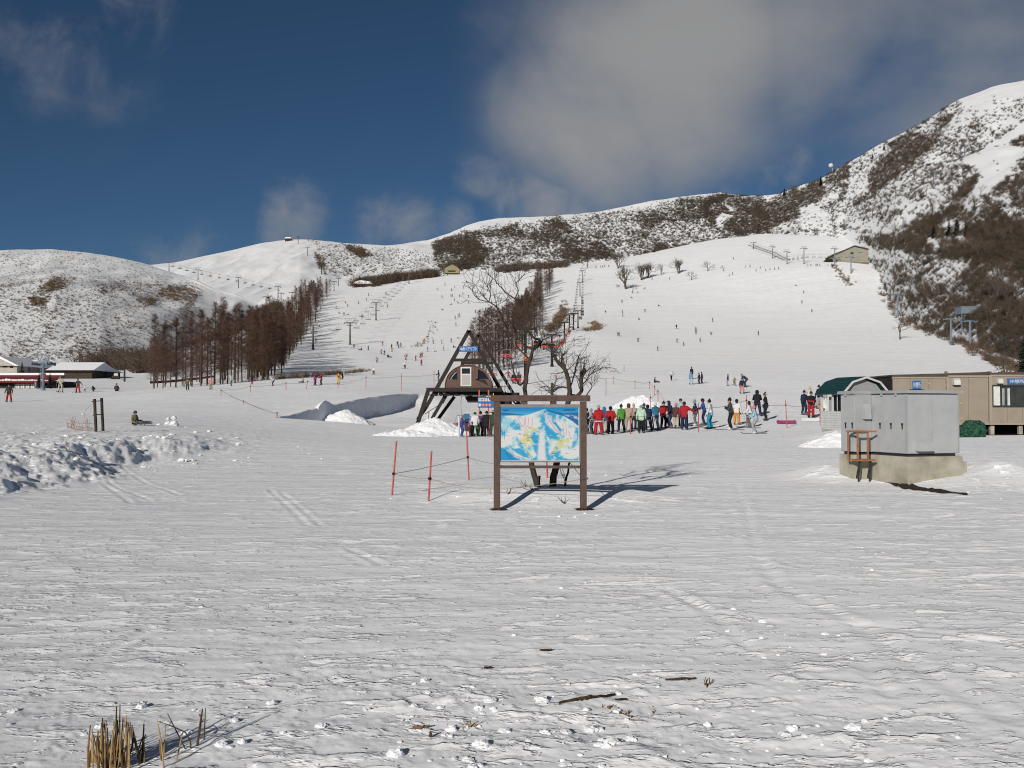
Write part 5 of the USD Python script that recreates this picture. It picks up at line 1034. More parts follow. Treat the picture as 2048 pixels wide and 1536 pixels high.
# ------------------------------------------------------------------ hut with the green gambrel roof
def local(o, rz):
    c, s = math.cos(rz), math.sin(rz)
    def f(v): v = np.asarray(v, float); return np.stack([o[0] + c * v[..., 0] - s * v[..., 1], o[1] + s * v[..., 0] + c * v[..., 1], o[2] + v[..., 2]], -1)
    return f
hx, hy = 16.55, 50.0; hz = float(ground(17.5, 51)) - .1
hut = thing('ticket_hut', 'small white-sided hut with a dark green barn-shaped roof', 'hut', (hx, hy, hz), math.radians(21))
WD, DP = 2.5, 1.75
m = MB(); m.box(.05, WD - .05, .05, DP - .05, -.3, .42); m.put('footing', concrete, hut)
for i in range(8): MB().box(.0 + .002 * (i % 2), WD - .002 * (i % 2), .002 * (i % 2), DP - .002 * (i % 2), .421 + i * .118, .421 + (i + 1) * .118 - .006).put('siding_board', siding_white, hut)
m = MB()
for x_ in (.0, WD / 2 - .05, WD - .1): m.box(x_, x_ + .1, .0, .1, 1.366, 2.28)
for x_ in (0, WD - .1): m.box(x_, x_ + .1, DP - .1, DP, 1.366, 2.28); m.box(x_, x_ + .1, DP * .45, DP * .45 + .08, 1.366, 2.28)
m.box(-.03, WD + .03, -.03, DP + .03, 2.281, 2.33); m.box(-.03, WD + .03, -.03, .0, 1.36, 1.40); m.put('corner_post', siding_white, hut)
wn = MB().box(.03, .035, .12, DP * .43, 1.42, 2.2).put('window', glass_dark, hut); MB().box(.02, .05, .45, .49, 1.4, 2.25).put('frame', white_paint, wn)
MB().box(.11, WD / 2 - .06, .04, .045, 1.42, 2.2).put('window', glass_dark, hut)
MB().box(.3, WD - .3, .6, DP - .3, .5, 2.1).put('counter', siding_grey, hut)
prof = [(-.24, 2.20), (.40, 2.82), (WD / 2, 3.06), (WD - .40, 2.82), (WD + .24, 2.20)]
MB().prism(Polygon([(.03, 2.331), (.45, 2.77), (WD / 2, 2.99), (WD - .45, 2.77), (WD - .03, 2.331)]), .02, .07).put('gable', siding_grey, hut)
for k_ in range(4):
    (xa, za), (xb, zb_) = prof[k_], prof[k_ + 1]; nn = np.array([-(zb_ - za), xb - xa]); nn = nn / np.linalg.norm(nn) * .06
    MB().prism(Polygon([(xa, za), (xb, zb_), (xb + nn[0], zb_ + nn[1]), (xa + nn[0], za + nn[1])]), -.24, DP + .12).put('roof_slope', green_roof, hut)
    for j in range(1, 6 if k_ in (0, 3) else 5):
        f_ = j / (6 if k_ in (0, 3) else 5); c = np.array([xa + (xb - xa) * f_, za + (zb_ - za) * f_]) + nn; e = (np.array([xb - xa, zb_ - za]) / np.hypot(xb - xa, zb_ - za)) * .02
        MB().prism(Polygon([c - e, c + e, c + e + nn * .35, c - e + nn * .35]), -.24, DP + .12).put('roof_seam', green_roof, hut)
    MB().prism(Polygon([(xa - nn[0] * .7, za - nn[1] * .7), (xb - nn[0] * .7, zb_ - nn[1] * .7), (xb + nn[0] * .9, zb_ + nn[1] * .9), (xa + nn[0] * .9, za + nn[1] * .9)]), -.285, -.242).put('barge_board', white_paint, hut)
# soil patch below
q = [W(1663, 880, 46), W(1700, 893, 45)]; 

# ------------------------------------------------------------------ tan prefab rest rooms
pre = thing('prefab_building', 'long tan prefabricated rest rooms raised above dark ground', 'building'); PY = 52.0
def PX(px): return (px - 1024) * PY / FPX
zb0, zt0 = Zof(849, PY), Zof(747, PY)
mods = [(1785.5, 1892, zt0 - .05, 0.0), (1897, 1977, zt0 + .03, .02), (1984, 2075, zt0 + .06, 0.0), (2082, 2200, zt0 + .03, 0.0)]
for i, (a, b, zt_, dy) in enumerate(mods):
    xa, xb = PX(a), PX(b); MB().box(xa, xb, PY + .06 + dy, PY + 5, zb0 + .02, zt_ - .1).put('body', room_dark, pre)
    n = max(2, round((xb - xa) / .92)); w_ = (xb - xa) / n
    for j in range(n):
        l_, r_ = xa + j * w_ + .008, xa + (j + 1) * w_ - .008
        if i == 2 and True:   # cut away for the window
            wz0, wz1 = Zof(811.5, PY), Zof(772, PY)
            MB().box(l_, r_, PY + dy, PY + .05 + dy, zb0 + .12, wz0 - .03).put('wall_panel', siding_tan, pre); MB().box(l_, r_, PY + dy, PY + .05 + dy, wz1 + .03, zt_ - .22).put('wall_panel', siding_tan, pre)
        else: MB().box(l_, r_, PY + dy, PY + .05 + dy, zb0 + .12, zt_ - .22).put('wall_panel', siding_tan, pre)
    MB().box(xa - .02, xb + .02, PY - .03 + dy, PY + .055 + dy, zb0 - .02, zb0 + .115).put('sill_beam', siding_tan2, pre)
    MB().box(xa - .03, xb + .03, PY - .05 + dy, PY + .055 + dy, zt_ - .215, zt_ - .10).put('eaves_beam', siding_tan2, pre)
    m = MB(); m.prism(Polygon([(xa - .08, zt_ - .098), (xb + .08, zt_ - .098), (xb + .08, zt_ + .06), (xa - .08, zt_ - .02)]), PY - .12 + dy, PY + 5.1); m.put('roof', roof_tan, pre)
for a, b in ((1892.6, 1896.4), (1977.6, 1983.4)): MB().box(PX(a), PX(b), PY - .06, PY + .2, zb0 - .02, zt0 + .12).put('joint_column', siding_tan2, pre)
# window: glass in a dark frame, a lit room with curtains behind
wx0, wx1 = PX(1987), PX(2062)
w_ = MB().box(wx0, wx1, PY + .030, PY + .036, wz0, wz1).put('window', glass_dark, pre)
m = MB(); m.box(wx0 - .05, wx1 + .05, PY - .02, PY + .05, wz1, wz1 + .06); m.box(wx0 - .05, wx1 + .05, PY - .03, PY + .05, wz0 - .08, wz0)
for x_ in (wx0 - .05, PX(2002), PX(2030), wx1): m.box(x_, x_ + .05, PY - .005, PY + .045, wz0 + .001, wz1 - .001)
m.put('frame', dark_gap, w_)
MB().box(wx0 + .02, PX(2001), PY + .044, PY + .05, wz0 + .02, wz1 - .02).put('curtain', white_paint, w_)
for a_, b_, mt in ((2005, 2010, siding_grey), (2016, 2021, siding_white)): MB().box(PX(a_), PX(b_), PY + .052, PY + .057, wz0 + .02, wz1 - .12).put('curtain', mt, w_)
d_ = MB().box(PX(1818.5), PX(1848), PY - .012, PY - .001, Zof(840, PY), Zof(778.5, PY)).put('door', dark_gap, pre); MB().box(PX(1821), PX(1831), PY - .018, PY - .0125, Zof(800, PY), Zof(781, PY)).put('pane', siding_white, d_); MB().box(PX(1834), PX(1845), PY - .018, PY - .0125, Zof(800, PY), Zof(781, PY)).put('pane', siding_white, d_)
for (a, b, c, d, cw) in ((1824.5, 1841.5, 778, 761.5, 1), (2014.5, 2060, 768.5, 757, 1)):
    sg = MB().box(PX(a), PX(b), PY - .06, PY - .033, Zof(c, PY), Zof(d, PY)).put('sign', sign_blue, pre); hgt = (Zof(d, PY) - Zof(c, PY)) * .62
    sh, wd = strokes(['kyuu', 'kei', 'sho'], hgt, .12, .95)
    off = (PX(b) - PX(a) - wd) / 2 if a < 1900 else .10
    fw = 1.25 if a > 1900 else (PX(b) - PX(a)) * .84 / wd; sh = shapely.affinity.scale(sh, fw, 1, origin=(0, 0)); off = .10 if a > 1900 else (PX(b) - PX(a)) * .08
    MB().prism(shapely.affinity.translate(sh, PX(a) + off, Zof(c, PY) + hgt * .30), PY - .066, PY - .0605).put('lettering', white_paint, sg)
for (a, b, c, d) in ((1904, 1917, 770, 757), (1992, 2002, 767, 756.5)): hood(PX(a), PX(b), PY - .002, Zof(c, PY), Zof(d, PY), .28, white_paint, pre)
lamp = mat('amber_cap', (0.75, 0.5, 0.25), .5, .05)
for a, b in ((1921, 807), (1921.5, 838), (1858, 767.5)): MB().tube([(PX(a), PY - .05, Zof(b, PY)), (PX(a), PY + .0, Zof(b, PY))], .045, 10).put('pipe_cap', lamp, pre)
for a in (1800, 1870, 1899, 1960, 1983, 2040, 2100, 2160): MB().box(PX(a), PX(a) + .2, PY + .15, PY + .35, -1.0, zb0 - .021).put('footing', concrete, pre)
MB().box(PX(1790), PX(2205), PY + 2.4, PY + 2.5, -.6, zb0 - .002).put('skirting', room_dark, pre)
# dark thawed ground under the rooms
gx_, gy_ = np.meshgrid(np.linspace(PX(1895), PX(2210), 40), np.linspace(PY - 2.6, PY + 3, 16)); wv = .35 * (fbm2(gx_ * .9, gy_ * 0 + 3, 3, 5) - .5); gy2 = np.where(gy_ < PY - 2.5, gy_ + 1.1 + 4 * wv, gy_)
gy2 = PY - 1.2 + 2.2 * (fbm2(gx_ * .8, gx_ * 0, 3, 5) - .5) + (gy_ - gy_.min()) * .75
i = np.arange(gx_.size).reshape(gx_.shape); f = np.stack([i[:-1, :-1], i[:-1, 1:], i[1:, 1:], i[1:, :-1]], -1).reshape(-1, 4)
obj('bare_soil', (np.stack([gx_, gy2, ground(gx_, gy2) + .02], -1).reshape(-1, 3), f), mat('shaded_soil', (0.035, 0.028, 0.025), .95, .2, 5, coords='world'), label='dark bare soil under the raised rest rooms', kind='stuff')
tarp = mat('green_net', (0.035, 0.12, 0.075), .7, .45, 9.0, .03, 16); bn = thing('net_bundle', 'crumpled green net bundle lying under the rest rooms', 'net bundle')
for px, py, wx, hz_ in ((1925, 873, .42, .36), (1943, 866, .45, .52), (1958, 866, .34, .50), (1938, 878, .40, .28)):
    q = W(px, 880, 48.3); q[2] = float(ground(q[0], q[1])); ic = trimesh.creation.icosphere(3, 1.0); v = np.array(ic.vertices); v = v * (.7 + .6 * meshkit.fbm(v * 2.4 + px, 4, px)[:, None]); v = v * [wx, wx, hz_] + q + [0, 0, hz_ * .6]; obj('bundle', (v, ic.faces), tarp, bn)

# ------------------------------------------------------------------ the steel A-frame station
stn = thing('lift_station', 'dark steel A-frame chairlift station with an arched brown cabin', 'lift station'); AY, RY = 82.0, 89.0
def Q(px, py, Y=AY): return W(px, py, Y)
def bar(name, a, b, w_, Ya=AY, Yb=None, mt=steel_brown, h=None): return MB().bar(Q(*a, Ya), Q(*b, Yb or Ya), w_, h, up=(0, 1, 0)).put(name, mt, stn)
bar('leg', (938, 661), (852, 815), .30); bar('leg', (852, 815), (836, 838), .28, AY, AY - 1); bar('leg', (938, 661), (1034, 842), .30)
bar('leg', (957, 669), (884, 806), .28, RY); bar('leg', (957, 669), (1054, 834), .28, RY)
bar('leg', (857, 779), (837, 842), .30, AY - 2); bar('leg', (837.5, 841), (829, 860), .30, AY - 2)
bar('brace', (890, 792), (861, 843), .26, AY - 1); bar('brace', (909, 793), (872, 844), .26, AY); bar('brace', (985, 794), (1018, 846), .26, AY)
bar('cross_beam', (908, 720), (972, 720), .24); bar('cross_beam', (922, 726), (987, 726), .24, RY)
MB().box(Q(857, 780)[0], Q(1004, 780)[0], AY - 2.2, AY - 1.9, Q(0, 784)[2], Q(0, 776.5)[2]).put('platform_beam', steel_brown, stn)
MB().box(Q(857, 780)[0], Q(1004, 780)[0], AY + 5.5, AY + 5.8, Q(0, 784)[2], Q(0, 776.5)[2]).put('platform_beam', steel_brown, stn)
MB().box(Q(860, 780)[0], Q(1000, 780)[0], AY - 1.89, AY + 5.49, Q(0, 780.5)[2], Q(0, 777.5)[2]).put('deck', steel_brown, stn)
m = MB()
for px in (880, 905, 930, 955, 980): m.box(Q(px, 780)[0] - .08, Q(px, 780)[0] + .08, AY - 1.88, AY + 5.48, Q(0, 785)[2], Q(0, 780.7)[2])
m.put('joist', steel_brown, stn)
# drive: bull wheel lying flat under the deck, gear casing, sheaves, hanging guide
cw = Q(940, 787, AY + 1.2); ring = trimesh.creation.annulus(1.55, 1.85, .16, sections=40); ring.apply_translation(cw); m = MB(); m.add(ring)
for a in range(6): d_ = np.array([math.cos(a * math.pi / 3), math.sin(a * math.pi / 3), 0]); m.bar(cw, cw + d_ * 1.6, .09)
m.tube([cw - [0, 0, .3], cw + [0, 0, .5]], .22, 10); m.put('bull_wheel', steel_brown, stn)
x_, z_ = Q(950, 0)[0], Q(0, 790)[2]; MB().prism(Polygon([(x_ - .8, z_ - .1), (x_ + .9, z_ - .1), (x_ + 1.1, z_ - .45), (x_ + .3, z_ - .62), (x_ - .55, z_ - .62)]), AY - .4, AY + .6).put('gear_casing', steel_brown, stn)
m = MB(); m.box(Q(889, 0)[0], Q(987, 0)[0], AY - 1.5, AY - 1.3, Q(0, 792)[2], Q(0, 788)[2]); m.box(Q(860, 0)[0], Q(890, 0)[0], AY - 1.6, AY - 1.45, Q(0, 791.5)[2], Q(0, 789.5)[2]); m.put('guide_rail', steel_brown, stn)
for px in (872, 882, 896, 913, 968, 982): c = Q(px, 788, AY - 1.55); MB().tube([c - [0, .1, 0], c + [0, .1, 0]], .17, 10).put('sheave', steel_brown, stn)
# cabin
cbx, cbr, cbz = Q(939, 0)[0], (985 - 893) / 2 * AY / FPX, Q(0, 776.3)[2]; chh = Q(0, 731)[2] - cbz
def arch(sc=1.0, n=28, dx=0): a = np.linspace(0, math.pi, n); return [(cbx + dx + cbr * sc * math.cos(t), cbz + (chh - (1 - sc) * cbr) * max(0, math.sin(t)) ** .85) for t in a]
cabin_front = Polygon(arch(.97))
win_l = cabin_front.buffer(-.16).intersection(sbox(Q(899, 0)[0], Q(0, 760)[2], Q(917.5, 0)[0], Q(0, 735)[2]))
win_r = cabin_front.buffer(-.10).intersection(Polygon([(Q(957, 0)[0], Q(0, 737)[2]), (Q(959.5, 0)[0], Q(0, 759)[2]), (Q(972, 0)[0], Q(0, 759)[2]), (Q(980, 0)[0], Q(0, 760)[2]), (Q(980, 0)[0], Q(0, 737)[2])]))
low_r = Polygon([(Q(952, 0)[0], Q(0, 760)[2]), (Q(971, 0)[0], Q(0, 760)[2]), (Q(979, 0)[0], Q(0, 772)[2])])
cb = MB().prism(cabin_front.difference(unary_union([win_l, win_r])), AY - 1.72, AY - 1.66).put('cabin', cabin_brown, stn)
sh_ = MB(); ao, ai = arch(1.0), arch(.975)
sh_.prism(Polygon(ao + ai[::-1]), AY - 1.8, AY + 2.6); sh_.put('shell', cabin_brown, cb)
MB().prism(cabin_front.buffer(-.05), AY + 2.5, AY + 2.55).put('rear_wall', room_dark, cb)
MB().prism(win_l, AY - 1.70, AY - 1.69).put('window', glass_dark, cb); MB().prism(win_r, AY - 1.70, AY - 1.69).put('window', glass_dark, cb)
MB().prism(low_r.intersection(cabin_front.buffer(-.03)), AY - 1.735, AY - 1.722).put('panel', steel_brown, cb)
MB().box(Q(917.5, 0)[0], Q(919, 0)[0], AY - 1.74, AY - 1.722, cbz + .02, Q(0, 735)[2]).put('mullion', cabin_brown, cb)
MB().box(Q(953, 0)[0], Q(958, 0)[0], AY - 1.95, AY - 1.75, Q(0, 759.5)[2], Q(0, 738)[2]).put('shutter', cabin_brown, cb)
dr = MB(); dx0, dx1, dz0, dz1 = Q(924.3, 0)[0], Q(945, 0)[0], Q(0, 773.2)[2], Q(0, 735.6)[2]; dr.box(dx0, dx1, AY - 1.78, AY - 1.725, dz0, dz1); drp = dr.put('door', white_paint, stn)
MB().box(dx0 + .10, dx1 - .10, AY - 1.79, AY - 1.7805, dz0 + .10, Q(0, 751)[2]).put('panel', mat('grey_door_panel', (.5, .49, .45), .6, .04), drp)
MB().box(dx0 + .11, dx1 - .11, AY - 1.79, AY - 1.7805, Q(0, 749)[2], dz1 - .11).put('pane', mat('dark_pane', (.03, .03, .04), .1, .05), drp)
# sign on the frame
s0, s1, t0, t1 = Q(919.7, 0)[0], Q(957, 0)[0], Q(0, 704)[2], Q(0, 692.8)[2]; sg = MB().box(s0, s1, AY - .32, AY - .27, t0, t1).put('sign', sign_blue, stn)
sh, wd = strokes(['naka', 'ou', 'pe', 'a', 'ri', 'fu', 'to'], (t1 - t0) * .60, .02, 1.25); sh = shapely.affinity.scale(sh, (s1 - s0) * .90 / wd, 1.1, origin=(0, 0))
MB().prism(shapely.affinity.translate(sh, s0 + (s1 - s0) * .05, t0 + (t1 - t0) * .17), AY - .335, AY - .3205).put('lettering', white_paint, sg)
# rear loading deck with railings
MB().box(Q(986, 0)[0], Q(1040, 0)[0], AY + 5.9, AY + 9.5, Q(0, 789)[2], Q(0, 783)[2]).put('deck', steel_brown, stn)
m = MB(); zr0, zr1 = Q(0, 783)[2], Q(0, 756)[2]
for j, px in enumerate((986, 992, 998, 1004, 1010, 1016, 1022)):
    x_ = Q(px, 0, AY + 6)[0]; m.bar((x_, AY + 6, zr0), (x_, AY + 6, zr1), .05)
m.bar((Q(986, 0, AY + 6)[0], AY + 6, zr1), (Q(1022, 0, AY + 6)[0], AY + 6, zr1), .05); m.bar((Q(986, 0, AY + 6)[0], AY + 6, (zr0 + zr1) / 2), (Q(1022, 0, AY + 6)[0], AY + 6, (zr0 + zr1) / 2), .05); m.put('railing', galv, stn)
m = MB()
for px in (990, 1005, 1022, 1034): x_ = Q(px, 0, AY + 8)[0]; m.bar((x_, AY + 8, -.3), (x_, AY + 8, zr0), .16)
m.bar(Q(1000, 784, AY + 6), Q(1042, 830, AY + 3), .12); m.bar(Q(1010, 784, AY + 6), Q(1050, 828, AY + 4), .10); m.put('deck_frame', steel_brown, stn)
m = MB(); m.bar(Q(868, 836, AY - 1), Q(875, 818, AY - 1), .05); m.bar(Q(850, 828, AY - 1), Q(875, 812, AY - 1), .05); m.bar(Q(858, 823, AY - 1), Q(857, 842, AY - 1), .05); m.bar(Q(866, 825, AY - 1), Q(866, 843, AY - 1), .05); m.put('handrail', dark_gap, stn)
# blue notice board on red posts
nb = thing('notice_board', 'blue notice board with white pictures and three red prohibition rings', 'notice board'); NY = 76.0
for px in (958.5, 977): q = W(px, 872, NY); MB().box(q[0] - .05, q[0] + .05, NY - .05, NY + .05, float(ground(q[0], NY)) - .2, Zof(780, NY)).put('post', red_pole if px < 960 else red_pole, nb)
b0, b1 = W(956.5, 0, NY)[0], W(990, 0, NY)[0]; MB().box(b0, b1, NY - .09, NY - .055, Zof(815.7, NY), Zof(794, NY)).put('panel', sign_blue, nb)
m = MB(); zz0, zz1 = Zof(802.5, NY), Zof(796.5, NY)
for px, sh_n in ((957.8, 'box'), (963.5, 'c'), (970, 'box'), (976.5, 'l'), (983, 'box')):
    x_ = W(px, 0, NY)[0]; w_ = .2
    if sh_n == 'box': m.prism(sbox(x_, zz0, x_ + w_, zz1).difference(sbox(x_ + .06, zz0 + .07, x_ + w_ - .06, zz1 - .08)), NY - .096, NY - .0905)
    elif sh_n == 'c': m.prism(sbox(x_, zz0, x_ + w_, zz1).difference(sbox(x_ - .1, zz0 + .06, x_ + w_ - .06, zz1 - .07)), NY - .096, NY - .0905)
    else: m.prism(sbox(x_, zz0, x_ + w_, zz1).difference(sbox(x_ + .07, zz0 + .06, x_ + w_ + .1, zz1 + .1)), NY - .096, NY - .0905)
m.put('pictogram', white_paint, nb); MB().box(W(957.8, 0, NY)[0], W(963, 0, NY)[0], NY - .096, NY - .0905, Zof(812.5, NY), Zof(807, NY)).put('pictogram', white_paint, nb)
for px in (967, 973.5, 980): c = (W(px, 0, NY)[0], Zof(809.7, NY)); rr = Point(c).buffer(.115); MB().prism(rr, NY - .0955, NY - .0905).put('disc', white_paint, nb); MB().prism(rr.difference(Point(c).buffer(.07)).union(LineString([(c[0] - .08, c[1] + .08), (c[0] + .08, c[1] - .08)]).buffer(.022)), NY - .101, NY - .096).put('prohibition_ring', red_pole, nb)

# ------------------------------------------------------------------ chairlifts: towers, cables, chairs
def tower(base, H, arm, head, label, mt=galv_blue, r=.28, frame=True, group=None, name='lift_tower', yoke=1.6, sheaves=True):
    t = thing(name, label, 'lift tower', base, head, group)       # local x runs along the crossarm, y along the cable
    MB().tube([(0, 0, -1.0), (0, 0, .5), (0, 0, .52), (0, 0, H)], [r * 1.5, r * 1.4, r * 1.0, r * .72], 10).put('mast', mt, t)
    MB().prism(Polygon([(-arm, H - .02), (arm, H - .02), (arm, H + .18), (.4, H + .34), (-.4, H + .34), (-arm, H + .18)]), -.16, .16).put('cross_arm', mt, t)
    if frame:
        m = MB()
        for s in (-1, 1): m.bar((s * arm * .45, 0, H + .2), (s * arm * .85, 0, H + yoke), .10); m.bar((s * arm * .45, 0, H + .2), (s * arm * .12, 0, H + yoke), .08)
        m.bar((-arm * 1.0, 0, H + yoke), (arm * 1.0, 0, H + yoke), .10); m.put('lifting_frame', mt, t)
    if sheaves:
        for s in (-1, 1):
            m = MB(); x_ = s * arm * .92; m.box(x_ - .06, x_ + .06, -1.3, 1.3, H - .28, H - .08)
            for y_ in (-1.1, -.4, .4, 1.1): m.tube([(x_ - .09, y_, H - .1), (x_ + .09, y_, H - .1)], .22, 8)
            m.put('sheave_train', mt, t)
    m = MB()
    for s in (-.16, .16): m.bar((s, -r - .12, .3), (s, -r - .12, H), .035)
    for z_ in np.arange(.6, H, .5): m.bar((-.16, -r - .12, z_), (.16, -r - .12, z_), .03)
    m.put('ladder', mt, t)
    return np.array(base) + [0, 0, H + .12]
def chair_proto(name, seat_mt, frame_mt, w_=1.15, quad=False):
    p = proto(name); R_ = .028     # origin at the cable; passenger faces +y
    a = np.linspace(-math.pi / 2, math.pi / 2, 9)
    MB().tube([(0, 0, .05), (0, .05, -.1)] + [(0, .42 * math.cos(t) * .9 - .02, -.72 + -.62 * math.sin(t) * 1.0) for t in a] + [(0, 0, -1.42)], R_, 6).put('hanger', frame_mt, p)
    h = w_ / 2; m = MB(); m.tube([(-h, .40, -2.30), (-h, 0, -2.28), (-h, -.06, -1.6), (-h + .1, -.05, -1.44), (h - .1, -.05, -1.44), (h, -.06, -1.6), (h, 0, -2.28), (h, .40, -2.30)], R_, 6); m.put('frame', frame_mt, p)
    MB().box(-h + .03, h - .03, -.04, .40, -2.29, -2.23).put('seat', seat_mt, p)
    m = MB(); m.box(-h + .03, h - .03, -.10, -.065, -2.15, -1.98); m.put('backrest', seat_mt, p)
    MB().box(-.09, .09, -.2, .2, -.06, .06).put('grip', frame_mt, p)
    return p
CH_RED = chair_proto('chair_red', chair_red, galv); CH_DARK = chair_proto('chair_dark', chair_dark, tower_green, 2.1); CH_FAR = chair_proto('chair_far', tower_black, tower_black, 1.7)
def cables(pts, off, name, label, r=.022):
    """a haul rope each way through the tower heads"""
    pts = np.array(pts); d = np.gradient(pts, axis=0); n = np.stack([d[:, 1], -d[:, 0]], 1); n /= np.linalg.norm(n, axis=1, keepdims=True); out = []
    for s in (-1, 1):
        c = pts.copy(); c[:, :2] += s * off * n; full = []
        for a, b in zip(c[:-1], c[1:]):
            t = np.linspace(0, 1, 9)[:-1]; q = a + (b - a) * t[:, None]; q[:, 2] -= .012 * np.linalg.norm(b - a) * 4 * t * (1 - t) * .5; full.append(q)
        full = np.vstack(full + [c[-1:]]); m = MB(); m.tube(full, r, 4, cap=False); m.put('haul_rope', cable, label=f'{label}, {"ascending" if s > 0 else "descending"} side', cat='cable'); out.append(full)
    return out
def hang(path, spacing, start, stop, pr, label, group, up=True, swing=None):
    seg = np.linalg.norm(np.diff(path, axis=0), axis=1); cum = np.concatenate([[0], np.cumsum(seg)]); res = []
    for s in np.arange(start, min(stop, cum[-1]), spacing):
        q = np.array([np.interp(s, cum, path[:, k]) for k in range(3)]); t = np.array([np.interp(s + 1, cum, path[:, k]) for k in range(3)]) - q; hd = -math.atan2(t[0], t[1]) + (0 if up else math.pi)
        lab, gr = (label(q) if callable(label) else (label, group)); copy_of(pr, 'lift_chair', lab, 'chairlift seat', q, hd, gr); res.append((q, hd))
    return res
# middle pair lift, from the A-frame up between the pistes
mid_t = [(1051, 768, 140, 7.6, 1.55), (1104, 733, 201, 6.3, 1.7), (1129, 681, 296, 5.9, 1.75), (1139, 664, 330, 5.6, 1.8), (1147, 662, 342, 5.6, 1.8), (1156, 660, 360, 6.2, 1.8), (1160, 588, 600, 8.2, 2.0), (1165, 565, 690, 7.6, 2.0), (1175, 545, 775, 9.2, 2.0)]
heads = [W(942, 786, 84)]
labs = ['black lift mast right behind the A-frame, partly hidden by the crooked tree', 'brown lift tower with a V frame, second up the middle chairlift', 'dark lift tower at the crest, third up the middle chairlift', 'dark lift tower close behind the crest tower, left of the pair', 'dark lift tower in the cluster behind the crest, middle one', 'dark lift tower in the cluster behind the crest, rightmost one', 'tall single dark lift tower standing clear on the upper piste', 'dark lift tower just below the top station of the middle lift', 'dark lift tower at the very top of the middle lift']
for (px, py, Y, H, arm), lab in zip(mid_t, labs):
    q = W(px, py, Y); b = at(q[0], q[1]); heads.append(tower(b, H, arm, -.075, lab, tower_black, .24 if Y < 150 else .26, True, yoke=2.0))
ropes = cables(heads, 1.55, 'haul_rope', 'steel haul rope of the middle chairlift')
def midlab(side):
    def f(q):
        if q[1] < 200: return (f'red-seated chair on the {side} rope of the middle lift, {"below the black mast" if q[1] < 140 else "between black mast and V-frame tower"}', f'near chairs, {side} rope, {"lower" if q[1] < 140 else "upper"} span')
        return (f'small chair far up the middle chairlift on its {side} rope', f'far chairs of the middle lift, {side} rope')
    return f
CH_GREY = chair_proto('chair_grey', chair_dark, tower_black)
hang(ropes[0], 17, 12, 215, CH_RED, midlab('descending'), None, True); hang(ropes[0], 22, 232, 760, CH_GREY, midlab('descending'), None, True)
c_up = hang(ropes[1], 17, 8, 215, CH_RED, midlab('ascending'), None, True) + hang(ropes[1], 22, 228, 760, CH_GREY, midlab('ascending'), None, True)
q = W(924, 795, 79.5); copy_of(CH_RED, 'lift_chair', 'red-seated chair swinging round under the arched cabin', 'chairlift seat', q + [0, 0, .15], math.radians(20), None, scale=(.9, .9, 1.08))
# left lift over the long piste
left_t = [(560, 715, 285, 8.2), (626, 700, 330, 8.0), (700, 692, 366, 8.0), (752, 636, 480, 8.4), (818, 572, 730, 8.0), (888, 552, 810, 8.0)]
lh = []
for i, (px, py, Y, H) in enumerate(left_t):
    q = W(px, py, Y); b = at(q[0], q[1])
    if i == 0: lh.append(b + [0, 0, H - 1.5]); continue
    lh.append(tower(b, H, 2.3, 0.12, ['', 'olive lift tower, left one of the two facing towers', 'olive lift tower, right one of the two facing towers', 'olive lift tower higher on the left piste', 'thin lift pole before the brown thicket', 'thin lift pole beside the round-roofed top hut'][i], tower_green, .36, True, yoke=1.7))
lr = cables(lh, 2.1, 'haul_rope', 'steel haul rope over the left piste')
for k_, sd in ((0, 'descending'), (1, 'ascending')): hang(lr[k_], 24, 4 + 9 * k_, 560, CH_DARK, f'three-seat chair on the {sd} rope over the left piste', f'chairs over the left piste, {sd} rope', True)
# shoulder lift running up to the left hill's saddle
def far_line(pix, hg, H, arm, labf, mt, group=None, r=.22, spacing=14, off=1.9, chairs=True, lab2='', use_ground=False, grp2=''):
    hs = []
    for i, (px, py, Y) in enumerate(pix):
        b = at(*W(px, py, Y)[:2]) if use_ground else W(px, py, Y)
        hs.append(tower(b, H, arm, .5, labf[i], mt, r, True, group))
    rr = cables(hs, off, 'haul_rope', lab2 + ' haul rope', .02)
    if chairs:
        for k_ in (0, 1): hang(rr[k_], spacing, 3 + 5 * k_, 2000, CH_FAR, f'tiny dark chair of {lab2}, {"near" if k_ else "far"} rope', grp2 + (' near rope' if k_ else ' far rope'), True)
far_line([(338, 540, 640), (396, 557, 615), (477, 573, 590), (556, 592, 560)], None, 5.2, 1.7, ['grey lift tower at the saddle behind the left hill', 'grey lift tower on the snow shoulder, second from the saddle', 'grey lift tower above the smooth snow shoulder', 'grey lift tower rising behind the larch belt top'], galv_blue, lab2='the shoulder lift', grp2='chairs of the shoulder lift', spacing=9)
for px, py, Y, H, lab in [(532, 616, 545, 9.5, 'dark lift tower standing in the gap behind the larch belt'), (562, 604, 575, 8, 'dark lift tower behind the middle of the larch belt'), (584, 600, 585, 7, 'dark lift tower nearest the bushes behind the larch belt'), (668, 590, 690, 6.5, 'small lift pole at the upper end of the larch belt'), (677, 558, 790, 6.0, 'dark lift pole at the edge of the summit piste')]:
    q = W(px, py, Y); tower(at(q[0], q[1]), H, 1.8, .3, lab, tower_black, .2, False)
for px, py, H, lab in [(642, 548, 9, 'lift pole at the foot of the summit run'), (615, 511, 8, 'lift pole halfway up the summit'), (596, 488, 8, 'stout lift pole near the summit top')]:
    q = on_hill(cone_hill, px, py); tower(q - [0, 0, .3], H, 2.0, .4, lab, tower_black, .35, False)
